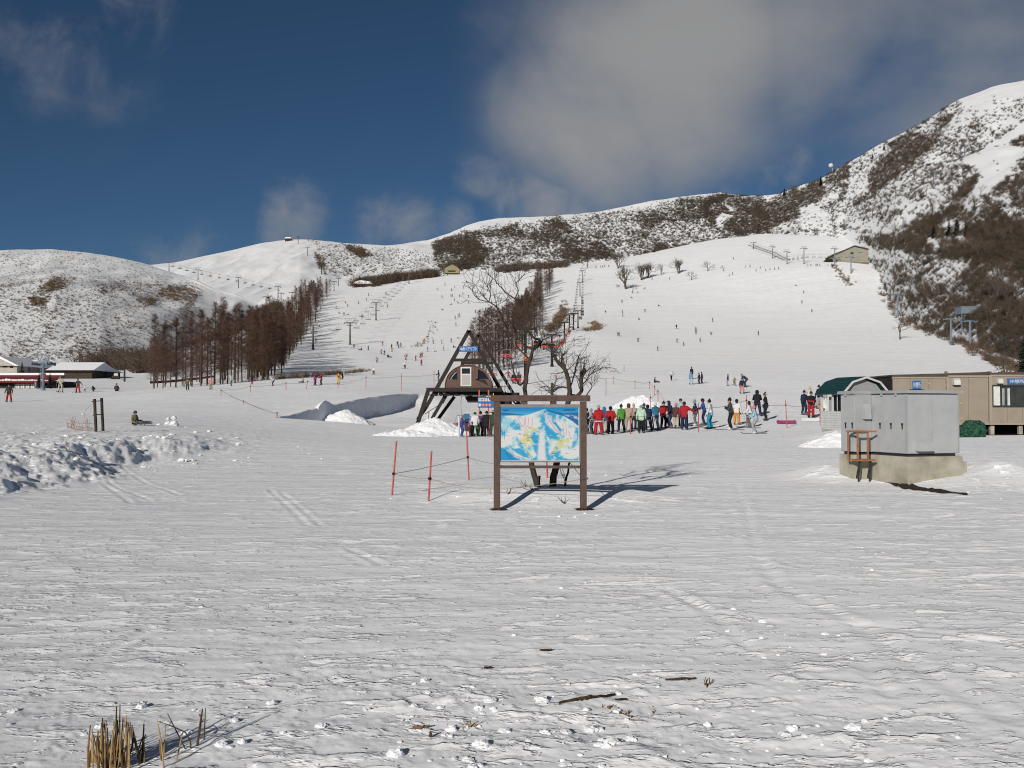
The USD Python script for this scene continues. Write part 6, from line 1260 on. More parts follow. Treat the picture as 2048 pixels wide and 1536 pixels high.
q = on_hill(cone_hill, 577, 482); t = thing('summit_hut', 'small snow-covered lift hut on top of the rounded summit', 'hut', q - [0, 0, .5]); MB().box(-3.5, 3.5, -2.5, 2.5, -2, 3).put('wall', timber_dark, t); MB().prism(Polygon([(-4.2, 3.01), (4.2, 3.01), (2.5, 4.2), (-2.5, 4.2)]), -3, 3).put('roof', snow_plain, t); MB().box(-1.0, 1.5, -2.7, -2.51, .5, 2.5).put('window', room_dark, t)
# upper right lifts
ur = [(1507, 497, 795), (1545, 520, 720), (1574, 537, 665), (1608, 534, 655), (1669, 531, 650), (1702, 546, 610)]
url = ['blue-grey lift tower, highest of the upper lift', 'blue-grey lift tower left of the low wide one', 'lower lift tower with a flat wide crossarm', 'blue-grey lift tower with curved crossarm, alone in the middle', 'blue-grey lift tower in front of the gabled lift building', 'blue-grey lift tower on the earth bank below the building']
for (px, py, Y), lab, H in zip(ur, url, (5.2, 8.6, 8.2, 10.2, 9.6, 10.0)):
    q = W(px, py, Y); tower(at(q[0], q[1]), H, 2.4, .45, lab, galv_blue, .33, px != 1507, yoke=1.5)
g1 = [W(1500, 484, 800), W(1545, 500, 735), W(1574, 514, 690), W(1612, 508, 672), W(1690, 508, 655)]
rr = cables(g1, 2.0, 'haul_rope', 'haul rope of the upper lift', .02)
for k_ in (0, 1): hang(rr[k_], 4.6, 2 + 2 * k_, 400, CH_FAR, f'closely spaced dark chair of the upper lift, {"front" if k_ else "rear"} rope', f'chairs of the upper lift, {"front" if k_ else "rear"} rope', True)
bl = thing('lift_building', 'large pale gabled lift building at the edge of the mountainside wood', 'building'); BYY = 665.0
def bx(px, py): q = W(px, py, BYY); return q[0], q[2]
pl = mat('olive_pale_wall', (.36, .35, .28), .7, .08, .3, coords='world')
MB().prism(Polygon([bx(1668, 528), bx(1736, 527), bx(1736, 500), bx(1708, 493.5), bx(1672, 505), bx(1668, 512)]), BYY, BYY + 18).put('wall', pl, bl)
for a, b in (((1667, 511), (1708, 492.6)), ((1708, 492.6), (1737.5, 499.5))): pa, pb = bx(*a), bx(*b); MB().prism(Polygon([pa, pb, (pb[0], pb[1] + .6), (pa[0], pa[1] + .6)]), BYY - .8, BYY + 18.5).put('roof', roof_tan, bl)
p1, p2 = bx(1701, 508), bx(1707, 504.5); MB().box(p1[0], p2[0], BYY - .1, BYY - .01, p1[1], p2[1]).put('window', room_dark, bl)
p1, p2 = bx(1717, 505.8), bx(1724, 505.0); MB().box(p1[0], p2[0], BYY - .1, BYY - .01, p1[1], p2[1]).put('window', room_dark, bl)
p1, p2 = bx(1680, 528), bx(1735, 525.5); MB().box(p1[0], p2[0], BYY - 2, BYY - .02, p1[1] - 1, p2[1]).put('plinth', mat('rusty_plinth', (.30, .18, .12), .8, .2, .5), bl)
p1, p2 = bx(1661, 531), bx(1669, 518); MB().box(p1[0], p2[0], BYY - 3, BYY + 8, p1[1] - 2, p2[1]).put('annex', pl, bl)
st2 = thing('lift_shelter', 'dark round-mouthed lift shelter left of the gabled building', 'lift shelter'); p1, p2 = bx(1647, 531), bx(1661, 519.5); xm_, zz_ = (p1[0] + p2[0]) / 2, bx(0, 529)[1]
MB().prism(Polygon([(p1[0], zz_), (p2[0], zz_), (p2[0], p2[1] - .4), (xm_ + .8, p2[1]), (xm_ - .8, p2[1]), (p1[0], p2[1] - 1.2)]), BYY - 5, BYY + 3).put('shell', tower_black, st2); m = MB(); m.box(p1[0] + .3, p1[0] + .9, BYY - 4, BYY - 3, zz_ - 2.5, zz_); m.put('leg', galv_blue, st2)
# single towers down the right edge
rl = []
for px, py, Y, H, lab in [(1795, 617, 452, 10, 'blue-grey lift tower at the wood edge above the lone tree'), (1902, 680, 328, 7.8, 'blue-grey lift tower, left one of the pair at the right edge'), (1940, 690, 305, 8.0, 'blue-grey lift tower, right one of the pair at the right edge')]:
    q = W(px, py, Y); rl.append(tower(at(q[0], q[1]), H, 2.2, .5, lab, galv_blue, .36, False))
for px, py, H, lab in [(1808, 466, 9, 'slim pole in the snow chute of the mountainside'), (1922, 315, 9, 'lift pole beside the bright snow run, left one'), (1929, 310, 9, 'lift pole beside the bright snow run, right one'), (1868, 365, 8, 'lift pole low in the shaded scrub under the snow run')]:
    q = on_hill(right_hill, px, py); t = thing('lift_tower', lab, 'lift tower', q); MB().tube([(0, 0, -1), (0, 0, H)], [.35, .25], 8).put('mast', galv_blue, t); MB().bar((-1.8, 0, H), (1.8, 0, H), .25).put('cross_arm', galv_blue, t)
qb = W(1948, 622, 335); t = thing('start_platform', 'blue-grey steel landing hall with a brown board fence at the wood edge', 'lift station', (qb[0], qb[1], float(ground(qb[0], qb[1]))))
zl = qb[2] - float(ground(qb[0], qb[1])); MB().box(-5.2, 1.8, -2, 3, zl - 1.0, zl + 1.2).put('wall', galv_blue, t); MB().box(-5.4, 2.0, -2.3, 3.3, zl + 1.21, zl + 1.4).put('roof', galv, t)
for j in range(9): MB().box(2.05 + j * .62, 2.05 + j * .62 + .58, -2.2, -2.05, zl - 1.6, zl - .1).put('board', mat('brown_board', (.20, .13, .075), .8, .2, .8) if j == 0 else L + 'brown_board', t)
m = MB()
for x_ in (-5, -2, 1.5, 4.5, 7): m.box(x_ - .1, x_ + .1, -2.0, -1.8, -1, zl - 1.001)
m.put('leg', galv_blue, t)
# white ball antenna on the skyline
q = on_hill(right_hill, 1663, 345); t = thing('ball_antenna', 'white ball antenna on a mast on the skyline', 'antenna', q); MB().tube([(0, 0, -1), (0, 0, 6.5)], [.5, .4], 8).put('mast', galv, t); ic = trimesh.creation.icosphere(3, 2.6); ic.apply_translation((-1.5, 0, 7.6)); obj('radome', ic, white_paint, t, smooth=True)

# ------------------------------------------------------------------ buildings far left and at the top of the pistes
rest = thing('restaurant', 'long low restaurant with a red snow-edged roof', 'building'); LY = 150.0
def lx(px, py, Y=LY): q = W(px, py, Y); return q[0], q[2]
a, b = lx(-60, 782), lx(100, 764); MB().box(a[0], b[0], LY + 1.5, LY + 9, a[1] - 1.5, b[1] + .2).put('wall', room_dark, rest)
e0, e1, r0 = lx(-66, 761.5), lx(102, 747.5), 0
pr_ = MB(); v = np.array([[e0[0], LY, e0[1]], [e1[0], LY, e0[1]], [e1[0] - 1, LY + 7, e1[1]], [e0[0], LY + 7, e1[1]]]); v2 = v + [0, 0, -.25]; vv = np.vstack([v, v2]); ff = np.array([(0, 1, 2, 3), (7, 6, 5, 4), (0, 4, 5, 1), (1, 5, 6, 2), (2, 6, 7, 3), (3, 7, 4, 0)]); pr_.add((vv, ff)); rf = pr_.put('roof', roof_red, rest)
rsn = np.random.default_rng(8); m = MB()
for j in range(26):
    x_ = e0[0] + (e1[0] - e0[0]) * j / 26; m.box(x_, x_ + (e1[0] - e0[0]) / 26 * rsn.uniform(.7, 1.0), LY - .25, LY + rsn.uniform(.15, .6), e0[1] + .0, e0[1] + rsn.uniform(.12, .32))
m.box(e0[0], e1[0] - 1, LY + 6.6, LY + 7.2, e1[1] + .01, e1[1] + .35); m.put('roof_snow', snow_plain, rf)
for j in range(17):
    x0_, z0_ = lx(20 + j * 3.3, 777); MB().box(x0_, x0_ + .19, LY + 1.40, LY + 1.49, z0_, z0_ + .75).put('window', white_paint if j % 3 else siding_grey, rest)
for j, (px, w_) in enumerate(((2, 10), (14, 6), (30, 8), (44, 7), (62, 6), (97, 7))): x0_, z0_ = lx(px, 782); MB().box(x0_, x0_ + w_ * .075, LY - 1, LY - .8, z0_ - .3, z0_ + .42).put('banner', mat('faded_red_banner', (.5, .12, .12), .8, .15, 2) if j == 0 else L + 'faded_red_banner', rest)
MB().box(lx(81, 0)[0], lx(84, 0)[0], LY - .5, LY - .3, lx(0, 782)[1], lx(0, 764)[1]).put('post', galv_blue, rest); MB().box(lx(93, 0)[0], lx(104, 0)[0], LY - .7, LY - .6, lx(0, 758)[1], lx(0, 747)[1]).put('sign', roof_red, rest)
def house(name, label, px0, px1, pyb, pye, pyr, Y, depth, wall_mt, snow_roof=True, ridge_x=True, wins=()):
    t = thing(name, label, 'house'); a, b = lx(px0, pyb, Y), lx(px1, pye, Y); zr_ = lx(0, pyr, Y)[1]; MB().box(a[0], b[0], Y, Y + depth, a[1] - 3, b[1]).put('wall', wall_mt, t)
    mt = snow_plain if snow_roof else roof_tan
    if ridge_x:
        v = np.array([[a[0] - .6, Y - .8, b[1] - .1], [b[0] + .6, Y - .8, b[1] - .1], [b[0] + .3, Y + depth / 2, zr_], [a[0] - .3, Y + depth / 2, zr_], [a[0] - .6, Y + depth + .8, b[1] - .1], [b[0] + .6, Y + depth + .8, b[1] - .1]]); ff = np.array([(0, 1, 2), (0, 2, 3), (3, 2, 5), (3, 5, 4), (0, 3, 4), (1, 5, 2)]); MB().add((v, ff)).put('roof', mt, t)
        MB().box(a[0] - .6, b[0] + .6, Y - .84, Y - .802, b[1] - .3, b[1] - .05).put('eaves_board', timber_dark, t)
    else:
        MB().prism(Polygon([(a[0] - .7, b[1] - .3), (b[0] + .7, b[1] - .3), ((a[0] + b[0]) / 2, zr_)]), Y - .8, Y + depth).put('roof', mt, t); MB().prism(Polygon([(a[0], b[1] - .29), (b[0], b[1] - .29), ((a[0] + b[0]) / 2, zr_ - .5)]), Y - .86, Y - .805).put('gable', wall_mt, t)
    for (u0, v0, u1, v1) in wins: p, q_ = lx(u0, v1, Y), lx(u1, v0, Y); MB().box(p[0], q_[0], Y - .06, Y - .01, p[1], q_[1]).put('window', room_dark, t)
house('house', 'pale gabled house with a snowy roof above the red roof', -30, 34, 750, 729, 712, 205, 12, plaster, True, False, [(5, 730, 15, 735), (20, 730, 26, 736)])
house('house', 'house with a red-edged snowy roof behind the lift mast', 38, 62, 750, 733, 718, 225, 10, timber_dark, True, True, [(48, 730, 53, 733)])
house('house', 'long dark house under a broad white roof, right of the mast', 98, 184, 752, 740, 722, 215, 12, timber_dark, True, True, [(128, 742, 133, 748), (150, 742, 155, 748)])
house('shed', 'low dark shed with a thin snow roof at the end of the houses', 176, 212, 752, 742, 737, 222, 8, timber_dark, True, True)
q = W(86, 780, 128); tower(at(q[0], q[1]), 3.5, 1.05, 0, 'grey-green lift mast with a looped frame in front of the red roof', galv_blue, .20, True, yoke=1.0)
for px, py, Y, H, lab in [(44, 742, 170, 3.4, 'small dark fir beside the pale house'), (78, 778, 140, 1.8, 'dark evergreen bush left of the lift mast'), (100, 778, 140, 1.8, 'dark evergreen bush right of the lift mast'), (58, 745, 180, 2.8, 'dark fir between the two snowy houses')]:
    q = W(px, py, Y); copy_of(FIR[px % 2], 'fir_tree', lab, 'tree', at(q[0], q[1]), px, None, scale=H / 9 * 1.3)
q = W(231, 758, 215); b = at(q[0], q[1]); t = thing('snowmobile', 'red and white snow vehicle parked by the larches', 'snow vehicle', b, .3); MB().box(-.7, .7, -.5, .5, .35, .7).put('body', chair_dark, t); MB().box(-.3, .5, -.4, .4, .701, 1.25).put('cabin', white_paint, t); MB().box(-.9, .9, -.55, -.3, 0, .349).put('track', tower_black, t); MB().box(-.9, .9, .3, .55, 0, .349).put('track', tower_black, t)
q = W(249, 757, 200); b = at(q[0], q[1]); t = thing('utility_pole', 'brown wooden pole between the houses and the larches', 'pole', b); MB().tube([(0, 0, -.5), (0, 0, 3.9)], [.22, .16], 8).put('mast', timber_dark, t); MB().bar((-.5, 0, 3.7), (.5, 0, 3.7), .1).put('cross_arm', timber_dark, t)
of_ = MB(); pf_ = [at(*W(px, py, Y)[:2]) for px, py, Y in ((300, 757, 190), (340, 752, 195), (385, 748, 200), (430, 742, 205))]
for a, b in zip(pf_[:-1], pf_[1:]): of_.add((np.array([a, b, b + [0, 0, .45], a + [0, 0, .45], a + [0, .03, 0], b + [0, .03, 0], b + [0, .03, .45], a + [0, .03, .45]]), np.array([(0, 1, 2, 3), (7, 6, 5, 4), (0, 4, 5, 1), (3, 2, 6, 7), (1, 5, 6, 2), (0, 3, 7, 4)])))
of_.put('safety_net', mat('red_brown_net', (.26, .10, .07), .9, .2, 3), label='reddish safety net stretched behind the larch trunks', cat='net')
# round-roofed top hut and the low shed
q = W(904, 560, 812); b = at(q[0], q[1]); t = thing('top_hut', 'yellowish round-roofed lift hut at the top of the left piste', 'hut', b); pg = Polygon([(-6, 1.2), (6, 1.2), (6.4, 4), (4.4, 6.2), (0, 8.4), (-4.4, 6.2), (-6.4, 4)]); MB().prism(pg, -2, 5).put('wall', mat('yellowish_wall', (.36, .31, .18), .8, .1, .4), t); MB().box(-3, 3, -2.06, -2.01, 2.2, 3.4).put('window', room_dark, t); MB().prism(Polygon([(-4.6, 6.25), (0, 8.45), (4.6, 6.25), (4.8, 6.8), (0, 9.4), (-4.8, 6.8)]), -2.6, 5.5).put('roof', timber_dark, t)
m = MB(); [m.box(x_ - .4, x_ + .4, -1.5, -.5, -2, 1.199) for x_ in (-3.5, 3.5)]; m.put('leg', timber_dark, t)
q = W(732, 582, 742); b = at(q[0], q[1]); t = thing('low_shed', 'low dark shed under snow beside the pointed fir', 'shed', b); MB().box(-8, 5, -2, 4, -1, 1.8).put('wall', timber_dark, t); MB().prism(Polygon([(-9, 1.81), (5.5, 1.81), (3, 3.6), (-4, 4.4), (-8, 3.2)]), -2.5, 4.5).put('roof', snow_plain, t)
q = gpt(1229, 747, 165); t = thing('slide_rail', 'low yellowish-green slide rail on the piste', 'rail', q); MB().bar((-.65, 0, .42), (.65, 0, .42), .1).put('rail', mat('olive_rail', (.32, .34, .12), .5, .1), t); [MB().bar((x_, 0, -.1), (x_, 0, .37), .07).put('leg', L + 'olive_rail', t) for x_ in (-.62, .62)]
for px, t_, b_, lab in ((1212, 731, 744, 'short grey stake left of the slide rail'), (1248, 731, 744, 'short grey stake right of the slide rail')): pole_px((px, t_), (px, b_), 170, lab, knot=0, mt=galv, r=.05)
# edge of the piste mound at the upper left
# ------------------------------------------------------------------ rows of red poles with ropes
def row(lst, sag, ropelab, names, gp=None, r=.03, mt=red_pole):
    ks = []
    for (px, t_, b_, Y), n_ in zip(lst, names):
        f_ = W(px[1] if isinstance(px, tuple) else px, b_, Y); f_[2] = float(ground(f_[0], f_[1])); tp = W(px[0] if isinstance(px, tuple) else px, t_, Y); ks.append(pole(tp, f_, n_, gp, knot=.82, r=r, mt=mt))
    for i, (a, b) in enumerate(zip(ks[:-1], ks[1:])): rope(a, b, sag, f'{ropelab}, span {["one", "two", "three", "four", "five", "six", "seven", "eight", "nine", "ten"][i]} counted from the camera', rope_dark, .012)
row([(554, 824, 852, 73), (487, 801, 824, 86), (442, 778, 800, 96), (501, 770, 789, 102), (572, 763, 785, 104), ((616, 612), 760, 782, 106), (676, 764, 784, 108), (732, 751, 774, 108), (803, 746, 768, 110), (868, 741, 764, 113)], .10, 'thin rope along the red poles of the berm',
    [f'red pole of the berm rope, {w_}' for w_ in ('lowest one at the rim of the dug hollow', 'second from the hollow rim', 'corner one where the line turns', 'first after the turn, near the larches', 'second after the turn', 'tilted one beside the sitting skier', 'half-hidden one below the orange skier', 'one right of the orange skier', 'one left of the white-jacketed skier below', 'last before the A-frame')])
row([(1183, 753, 770, 142), (1227, 753, 775, 130), (1270, 760, 783, 115), (1299, 762, 783, 115), (1309, 769, 792, 103), (1316, 777, 803, 93), (1301, 789, 815, 86)], .12, 'thin rope along the poles behind the waiting line',
    [f'red pole behind the waiting line, {w_}' for w_ in ('farthest one beside the crooked tree', 'second, above the grey stake', 'third, in open snow', 'fourth, at the bend', 'fifth, just after the bend', 'sixth, tallest of the bend', 'nearest one above the blue jacket')])
pole_px((1212, 755), (1212, 791), 100, 'tall dark grey stake in the open snow behind the line', knot=0, mt=galv_blue, r=.03)
row([(1261, 826, 867, 60), (1397, 806, 855, 63), (1493, 790, 832, 72), ((1571, 1574), 800, 843, 68), (1640, 800, 828, 74)], .16, 'rope along the poles through the waiting skiers',
    ['red pole in front of the tan jacket in the waiting line', 'red pole in front of the blue beanie skier', 'red pole left of the black hooded pair', 'red pole behind the purple snowboard', 'red pole hidden behind the group by the hut'])
pole_px((979, 838), (978, 874), 70, 'red pole in front of the black-coated skier under the notice board', knot=.4)
pole_px((936, 862), (935, 862.5), 30, 'x', knot=0) if False else None
pole_px((918, 832), (918, 875), 70, 'white stake beside the lift attendant in blue', knot=0, mt=white_paint, r=.045)
# ------------------------------------------------------------------ people
_cloth = {}
PAL = dict(black=(.018, .018, .022), navy=(.022, .032, .075), slate=(.06, .07, .085), grey=(.16, .165, .175), ltgrey=(.40, .41, .42), white=(.78, .79, .80), red=(.44, .022, .028), darkred=(.22, .02, .03), green=(.10, .32, .06), dkgreen=(.02, .15, .05), tan=(.47, .36, .27), beige=(.56, .49, .38), coat=(.40, .36, .33),
           mint=(.55, .72, .56), teal=(.035, .20, .33), blue=(.05, .10, .36), royal=(.05, .08, .30), sky=(.38, .58, .72), cyan=(.02, .30, .48), brown=(.11, .055, .05), orange=(.72, .30, .03), khaki=(.27, .23, .15), purple=(.12, .05, .14), lilac=(.38, .22, .50), pink=(.70, .25, .24), yellow=(.65, .52, .12), camo=(.13, .105, .085), skin=(.55, .36, .26), hair=(.03, .02, .015), denim=(.11, .20, .34), magenta=(.35, .06, .18), moss=(.05, .07, .05), steelblue=(.20, .34, .50))
def cl(n):
    if n not in _cloth: _cloth[n] = mat('cloth_' + n if n not in ('skin', 'hair') else n, PAL[n], .85 if n != 'skin' else .6, .16 if n == 'camo' else .07, 9.0, .004 if n not in ('skin',) else 0, 22, spec=.2)
    return _cloth[n]
board_wood = mat('snowboard_dark', (.03, .03, .04), .35, .1)
MF = manifold3d.Manifold
_ico = {k: np.array(trimesh.creation.icosphere(k, 1.0).vertices) for k in (0, 1, 2)}
def hull(*sph, q=1): return MF.hull_points(np.vstack([_ico[q] * r * np.array(s if s is not None else 1.0) + np.asarray(c) for c, r, s in [(x[0], x[1], x[2] if len(x) > 2 else None) for x in sph]]).astype(np.float64))
def union(ms): return MF.batch_boolean(ms, manifold3d.OpType.Add)
def hand(wr, d, q):
    """gloved hand: palm, four bent fingers, thumb"""
    d = d / np.linalg.norm(d); s = np.cross(d, [0, 0, 1.0]); s = s / (np.linalg.norm(s) + 1e-9) if np.linalg.norm(s) > .1 else np.array([1.0, 0, 0]); n = np.cross(s, d)
    out = [hull((wr, .034), (wr + d * .085 + s * .03, .022), (wr + d * .085 - s * .03, .022), q=q)]
    for i, (o, ln) in enumerate(((-.034, .052), (-.012, .068), (.012, .064), (.034, .050))):
        b = wr + d * .085 + s * o; k_ = b + d * ln * .6 - n * .010; out.append(hull((b, .012), (k_, .0115), q=0)); out.append(hull((k_, .0115), (k_ + d * ln * .4 - n * .028, .010), q=0))
    b = wr + d * .03 - s * .038; out += [hull((b, .014), (b + d * .04 - s * .022 - n * .01, .012), q=0)]
    return out
ARMS = {'down': ((.27, .02, 1.12), (.26, .10, .86)), 'pocket': ((.30, -.03, 1.14), (.20, .14, .98)), 'fwd': ((.25, .18, 1.15), (.16, .42, 1.12)), 'out': ((.42, .02, 1.22), (.60, .10, 1.05)), 'wide': ((.46, .0, 1.34), (.72, .04, 1.32)), 'pole': ((.29, .08, 1.14), (.30, .32, 1.02)), 'face': ((.27, .2, 1.2), (.08, .22, 1.5)), 'cross': ((.28, .12, 1.14), (.0, .25, 1.2)), 'up': ((.30, .1, 1.5), (.2, .2, 1.75))}
def person_meshes(pose='stand', armL='down', armR='down', stance=.14, lean=.03, bend=.05, twist=0.0, hat='beanie', coat=False, q=1, hood=False, bulk=1.0, step=0.0, headturn=0.0, seed=0):
    """dict of part name -> Manifold; feet on z = 0, facing +y, 1.72 m tall"""
    rr = np.random.default_rng(seed); A = np.array
    if pose in ('stand',):
        hz = .93 - bend * .35; hip = [A([s * .095, -bend * .6, hz]) for s in (-1, 1)]
        knee = [A([s * (stance * .5 + .06), bend * 1.6 + s * step * .5, .50 - bend * .1]) for s in (-1, 1)]; ank = [A([s * stance, s * step - .02, .10]) for s in (-1, 1)]; toe = [a + [s * .02, .17, -.045] for a, s in zip(ank, (-1, 1))]
        waist = A([0, -bend * .5 + lean * .2, hz + .12]); chest = A([0, lean * .8 - bend * .2, hz + .39]); neck = A([0, lean * 1.2 - bend * .1, hz + .55])
    elif pose == 'bend':
        hz = .88; hip = [A([s * .095, -.16, hz]) for s in (-1, 1)]; knee = [A([s * .13, .08, .48]) for s in (-1, 1)]; ank = [A([s * stance, 0, .10]) for s in (-1, 1)]; toe = [a + [0, .17, -.045] for a in ank]
        waist = A([0, -.08, hz + .10]); chest = A([0, .22, hz + .26]); neck = A([0, .40, hz + .32])
    elif pose == 'crouch':
        hz = .45; hip = [A([s * .10, -.22, hz]) for s in (-1, 1)]; knee = [A([s * .18, .20, .45]) for s in (-1, 1)]; ank = [A([s * .16, -.02, .10]) for s in (-1, 1)]; toe = [a + [0, .17, -.045] for a in ank]
        waist = A([0, -.15, hz + .12]); chest = A([0, .12, hz + .36]); neck = A([0, .25, hz + .48])
    elif pose == 'sit':
        hz = .14; hip = [A([s * .10, -.02, hz]) for s in (-1, 1)]; knee = [A([s * .14, .36, .30]) for s in (-1, 1)]; ank = [A([s * .16, .70, .12]) for s in (-1, 1)]; toe = [a + [0, .06, .14] for a in ank]
        waist = A([0, -.05, hz + .12]); chest = A([0, -.08 + lean, hz + .38]); neck = A([0, -.04 + lean, hz + .53])
    else:  # ride: seated on a chair
        hz = .12; hip = [A([s * .10, 0, hz]) for s in (-1, 1)]; knee = [A([s * .12, .42, .08]) for s in (-1, 1)]; ank = [A([s * .12, .46, -.34]) for s in (-1, 1)]; toe = [a + [0, .17, -.03] for a in ank]
        waist = A([0, .02, hz + .12]); chest = A([0, .05, hz + .38]); neck = A([0, .07, hz + .53])
    dz = chest[2] - (.93 + .39); head = neck + [headturn * .02, .035, .14]; dy = chest[1]
    sh = [chest + [s * .175, 0, .09] for s in (-1, 1)]
    def arm(nm, s):
        e, h = ARMS[nm]; 
        if pose in ('sit', 'ride') and nm == 'down': e, h = ((.27, .05, 1.12), (.18, .30, .98))
        j = rr.normal(0, .018, 3); return A([s * e[0], e[1] + dy, e[2] + dz]) + j, A([s * h[0], h[1] + dy, h[2] + dz]) + j * 1.4
    el, wr = zip(*[arm(n_, s) for n_, s in ((armL, -1), (armR, 1))]); b = bulk
    up = neck - chest; out = {}
    body = [hull((head + [0, -.012, .03], .098, (.92, 1.0, 1.0)), (head + [0, .025, -.055], .062), q=max(q, 1)), hull((head + [0, .09, .0], .014), (head + [0, .105, -.025], .017), q=0), hull((neck, .055), (head, .055), q=q)]
    body += [hull((head + [s * .092, -.005, -.01], .022), q=0) for s in (-1, 1)]
    body += [hull((sh[0], .06), (sh[1], .06), (waist, .11), q=q), hull((waist, .11), (hip[0], .09), (hip[1], .09), q=q)]
    for i in (0, 1): body += [hull((sh[i], .05), (el[i], .042), q=q), hull((el[i], .042), (wr[i], .032), q=q), hull((hip[i], .08), (knee[i], .06), q=q), hull((knee[i], .06), (ank[i], .045), q=q)]
    out['body'] = union(body)
    hem = (waist + (A(hip[0]) + hip[1]) / 2) / 2 * [1, 1, 1]; hp = (A(hip[0]) + hip[1]) / 2
    ext = hp - (waist - hp) * (.15 if not coat else 1.6)
    J = [hull((sh[0], .082 * b), (sh[1], .082 * b), (chest + [0, .03, 0], .135 * b), (waist + [-.06, .01, 0], .125 * b), (waist + [.06, .01, 0], .125 * b), q=q), hull((waist + [-.06, 0, 0], .13 * b), (waist + [.06, 0, 0], .13 * b), (ext + [-.075, 0, 0], .135 * b), (ext + [.075, 0, 0], .135 * b), q=q), hull((neck - up * .12, .085), (neck + up * .12, .068), q=q)]
    for i in (0, 1): J += [hull((sh[i], .078 * b), (el[i], .062 * b), q=q), hull((el[i], .062 * b), (wr[i], .046 * b), q=q)]
    if hood: J.append(hull((neck + [0, -.08, .02], .09), (neck + [0, -.06, .07], .07), q=q))
    out['jacket'] = union(J)
    T = [hull((hip[0], .125 * b), (hip[1], .125 * b), (waist - [0, 0, .03], .105 * b), q=q)]
    for i in (0, 1): T += [hull((hip[i], .118 * b), (knee[i], .088 * b), q=q), hull((knee[i], .088 * b), (ank[i] + [0, 0, .02], .082 * b), q=q)]
    out['trousers'] = union(T)
    out['boots'] = union([hull((ank[i] + [0, 0, .06], .062), (ank[i] + [0, -.03, -.04], .055), (toe[i], .052), q=q) for i in (0, 1)])
    G = []
    for i in (0, 1): G += hand(wr[i], wr[i] - el[i], min(q, 1)) if q > 0 else [hull((wr[i], .045), (wr[i] + (wr[i] - el[i]) * .3, .035), q=0)]
    out['gloves'] = union(G)
    hc = head + [0, -.015, .05]
    if hat == 'beanie': out['hat'] = union([hull((hc, .112), (hc + [0, -.01, .07], .07), q=max(q, 1)), hull((hc + [0, -.02, .15], .028), q=0)])
    elif hat == 'helmet': out['hat'] = union([hull((hc, .125), (hc + [0, -.02, -.03], .115), q=max(q, 1))])
    elif hat == 'cap': out['hat'] = union([hull((hc, .11), q=max(q, 1)), hull((hc + [-.05, .11, .0], .016), (hc + [.05, .11, .0], .016), (hc + [0, .19, -.012], .014), q=0)])
    elif hat == 'brim': out['hat'] = union([hull((hc, .108), q=max(q, 1)), hull(*[(hc + [.19 * math.cos(t), .19 * math.sin(t), -.005], .012) for t in np.arange(0, 6.28, .8)], q=0)])
    elif hat == 'hood': out['hat'] = union([hull((hc, .13), (hc + [0, -.03, -.10], .12), q=max(q, 1)).trim_by_plane((0, -1, 0), -(hc[1] + .075))])
    elif hat == 'hair': out['hair'] = union([hull((hc + [0, -.02, .0], .112), (hc + [0, -.04, -.12], .085), q=max(q, 1)).trim_by_plane((0, -1, 0), -(hc[1] + .06))])
    out['_j'] = dict(wr=wr, ank=ank, toe=toe, hip=hip)
    return out
def ski_mesh(c, ln=1.62, w_=.075):
    y = np.array([-.5, -.46, .40, .46, .5]) * ln; z = np.array([.012, .006, .006, .035, .09]); ww = np.array([.5, 1, 1.1, .95, .3]) * w_ / 2; v = []
    for yy, zz, k_ in zip(y, z, ww): v += [(c[0] - k_, c[1] + yy + .1, zz), (c[0] + k_, c[1] + yy + .1, zz), (c[0] + k_, c[1] + yy + .1, zz + .018), (c[0] - k_, c[1] + yy + .1, zz + .018)]
    f = []
    for i in range(4): f += [(4*i + a, 4*i + (a + 1) % 4, 4*i + 4 + (a + 1) % 4, 4*i + 4 + a) for a in range(4)]
    f += [(3, 2, 1, 0), (16, 17, 18, 19)]
    return np.array(v), np.array(f)
def board_mesh(ln=1.5, w_=.27, t=.02):
    s = np.linspace(-1, 1, 17); hw = np.where(np.abs(s) > .8, np.sqrt(np.maximum(0, 1 - ((np.abs(s) - .8) / .2) ** 2)), 1 - .12 * (1 - s ** 2)) * w_ / 2 + .002; z = np.where(np.abs(s) > .75, ((np.abs(s) - .75) / .25) ** 2 * .08, 0); v = []
    for a, k_, zz in zip(s * ln / 2, hw, z): v += [(a, -k_, zz), (a, k_, zz), (a, k_, zz + t), (a, -k_, zz + t)]
    f = []
    for i in range(16): f += [(4*i + a, 4*i + (a + 1) % 4, 4*i + 4 + (a + 1) % 4, 4*i + 4 + a) for a in range(4)]
    f += [(3, 2, 1, 0), (64, 65, 66, 67)]
    return np.array(v, float), np.array(f)
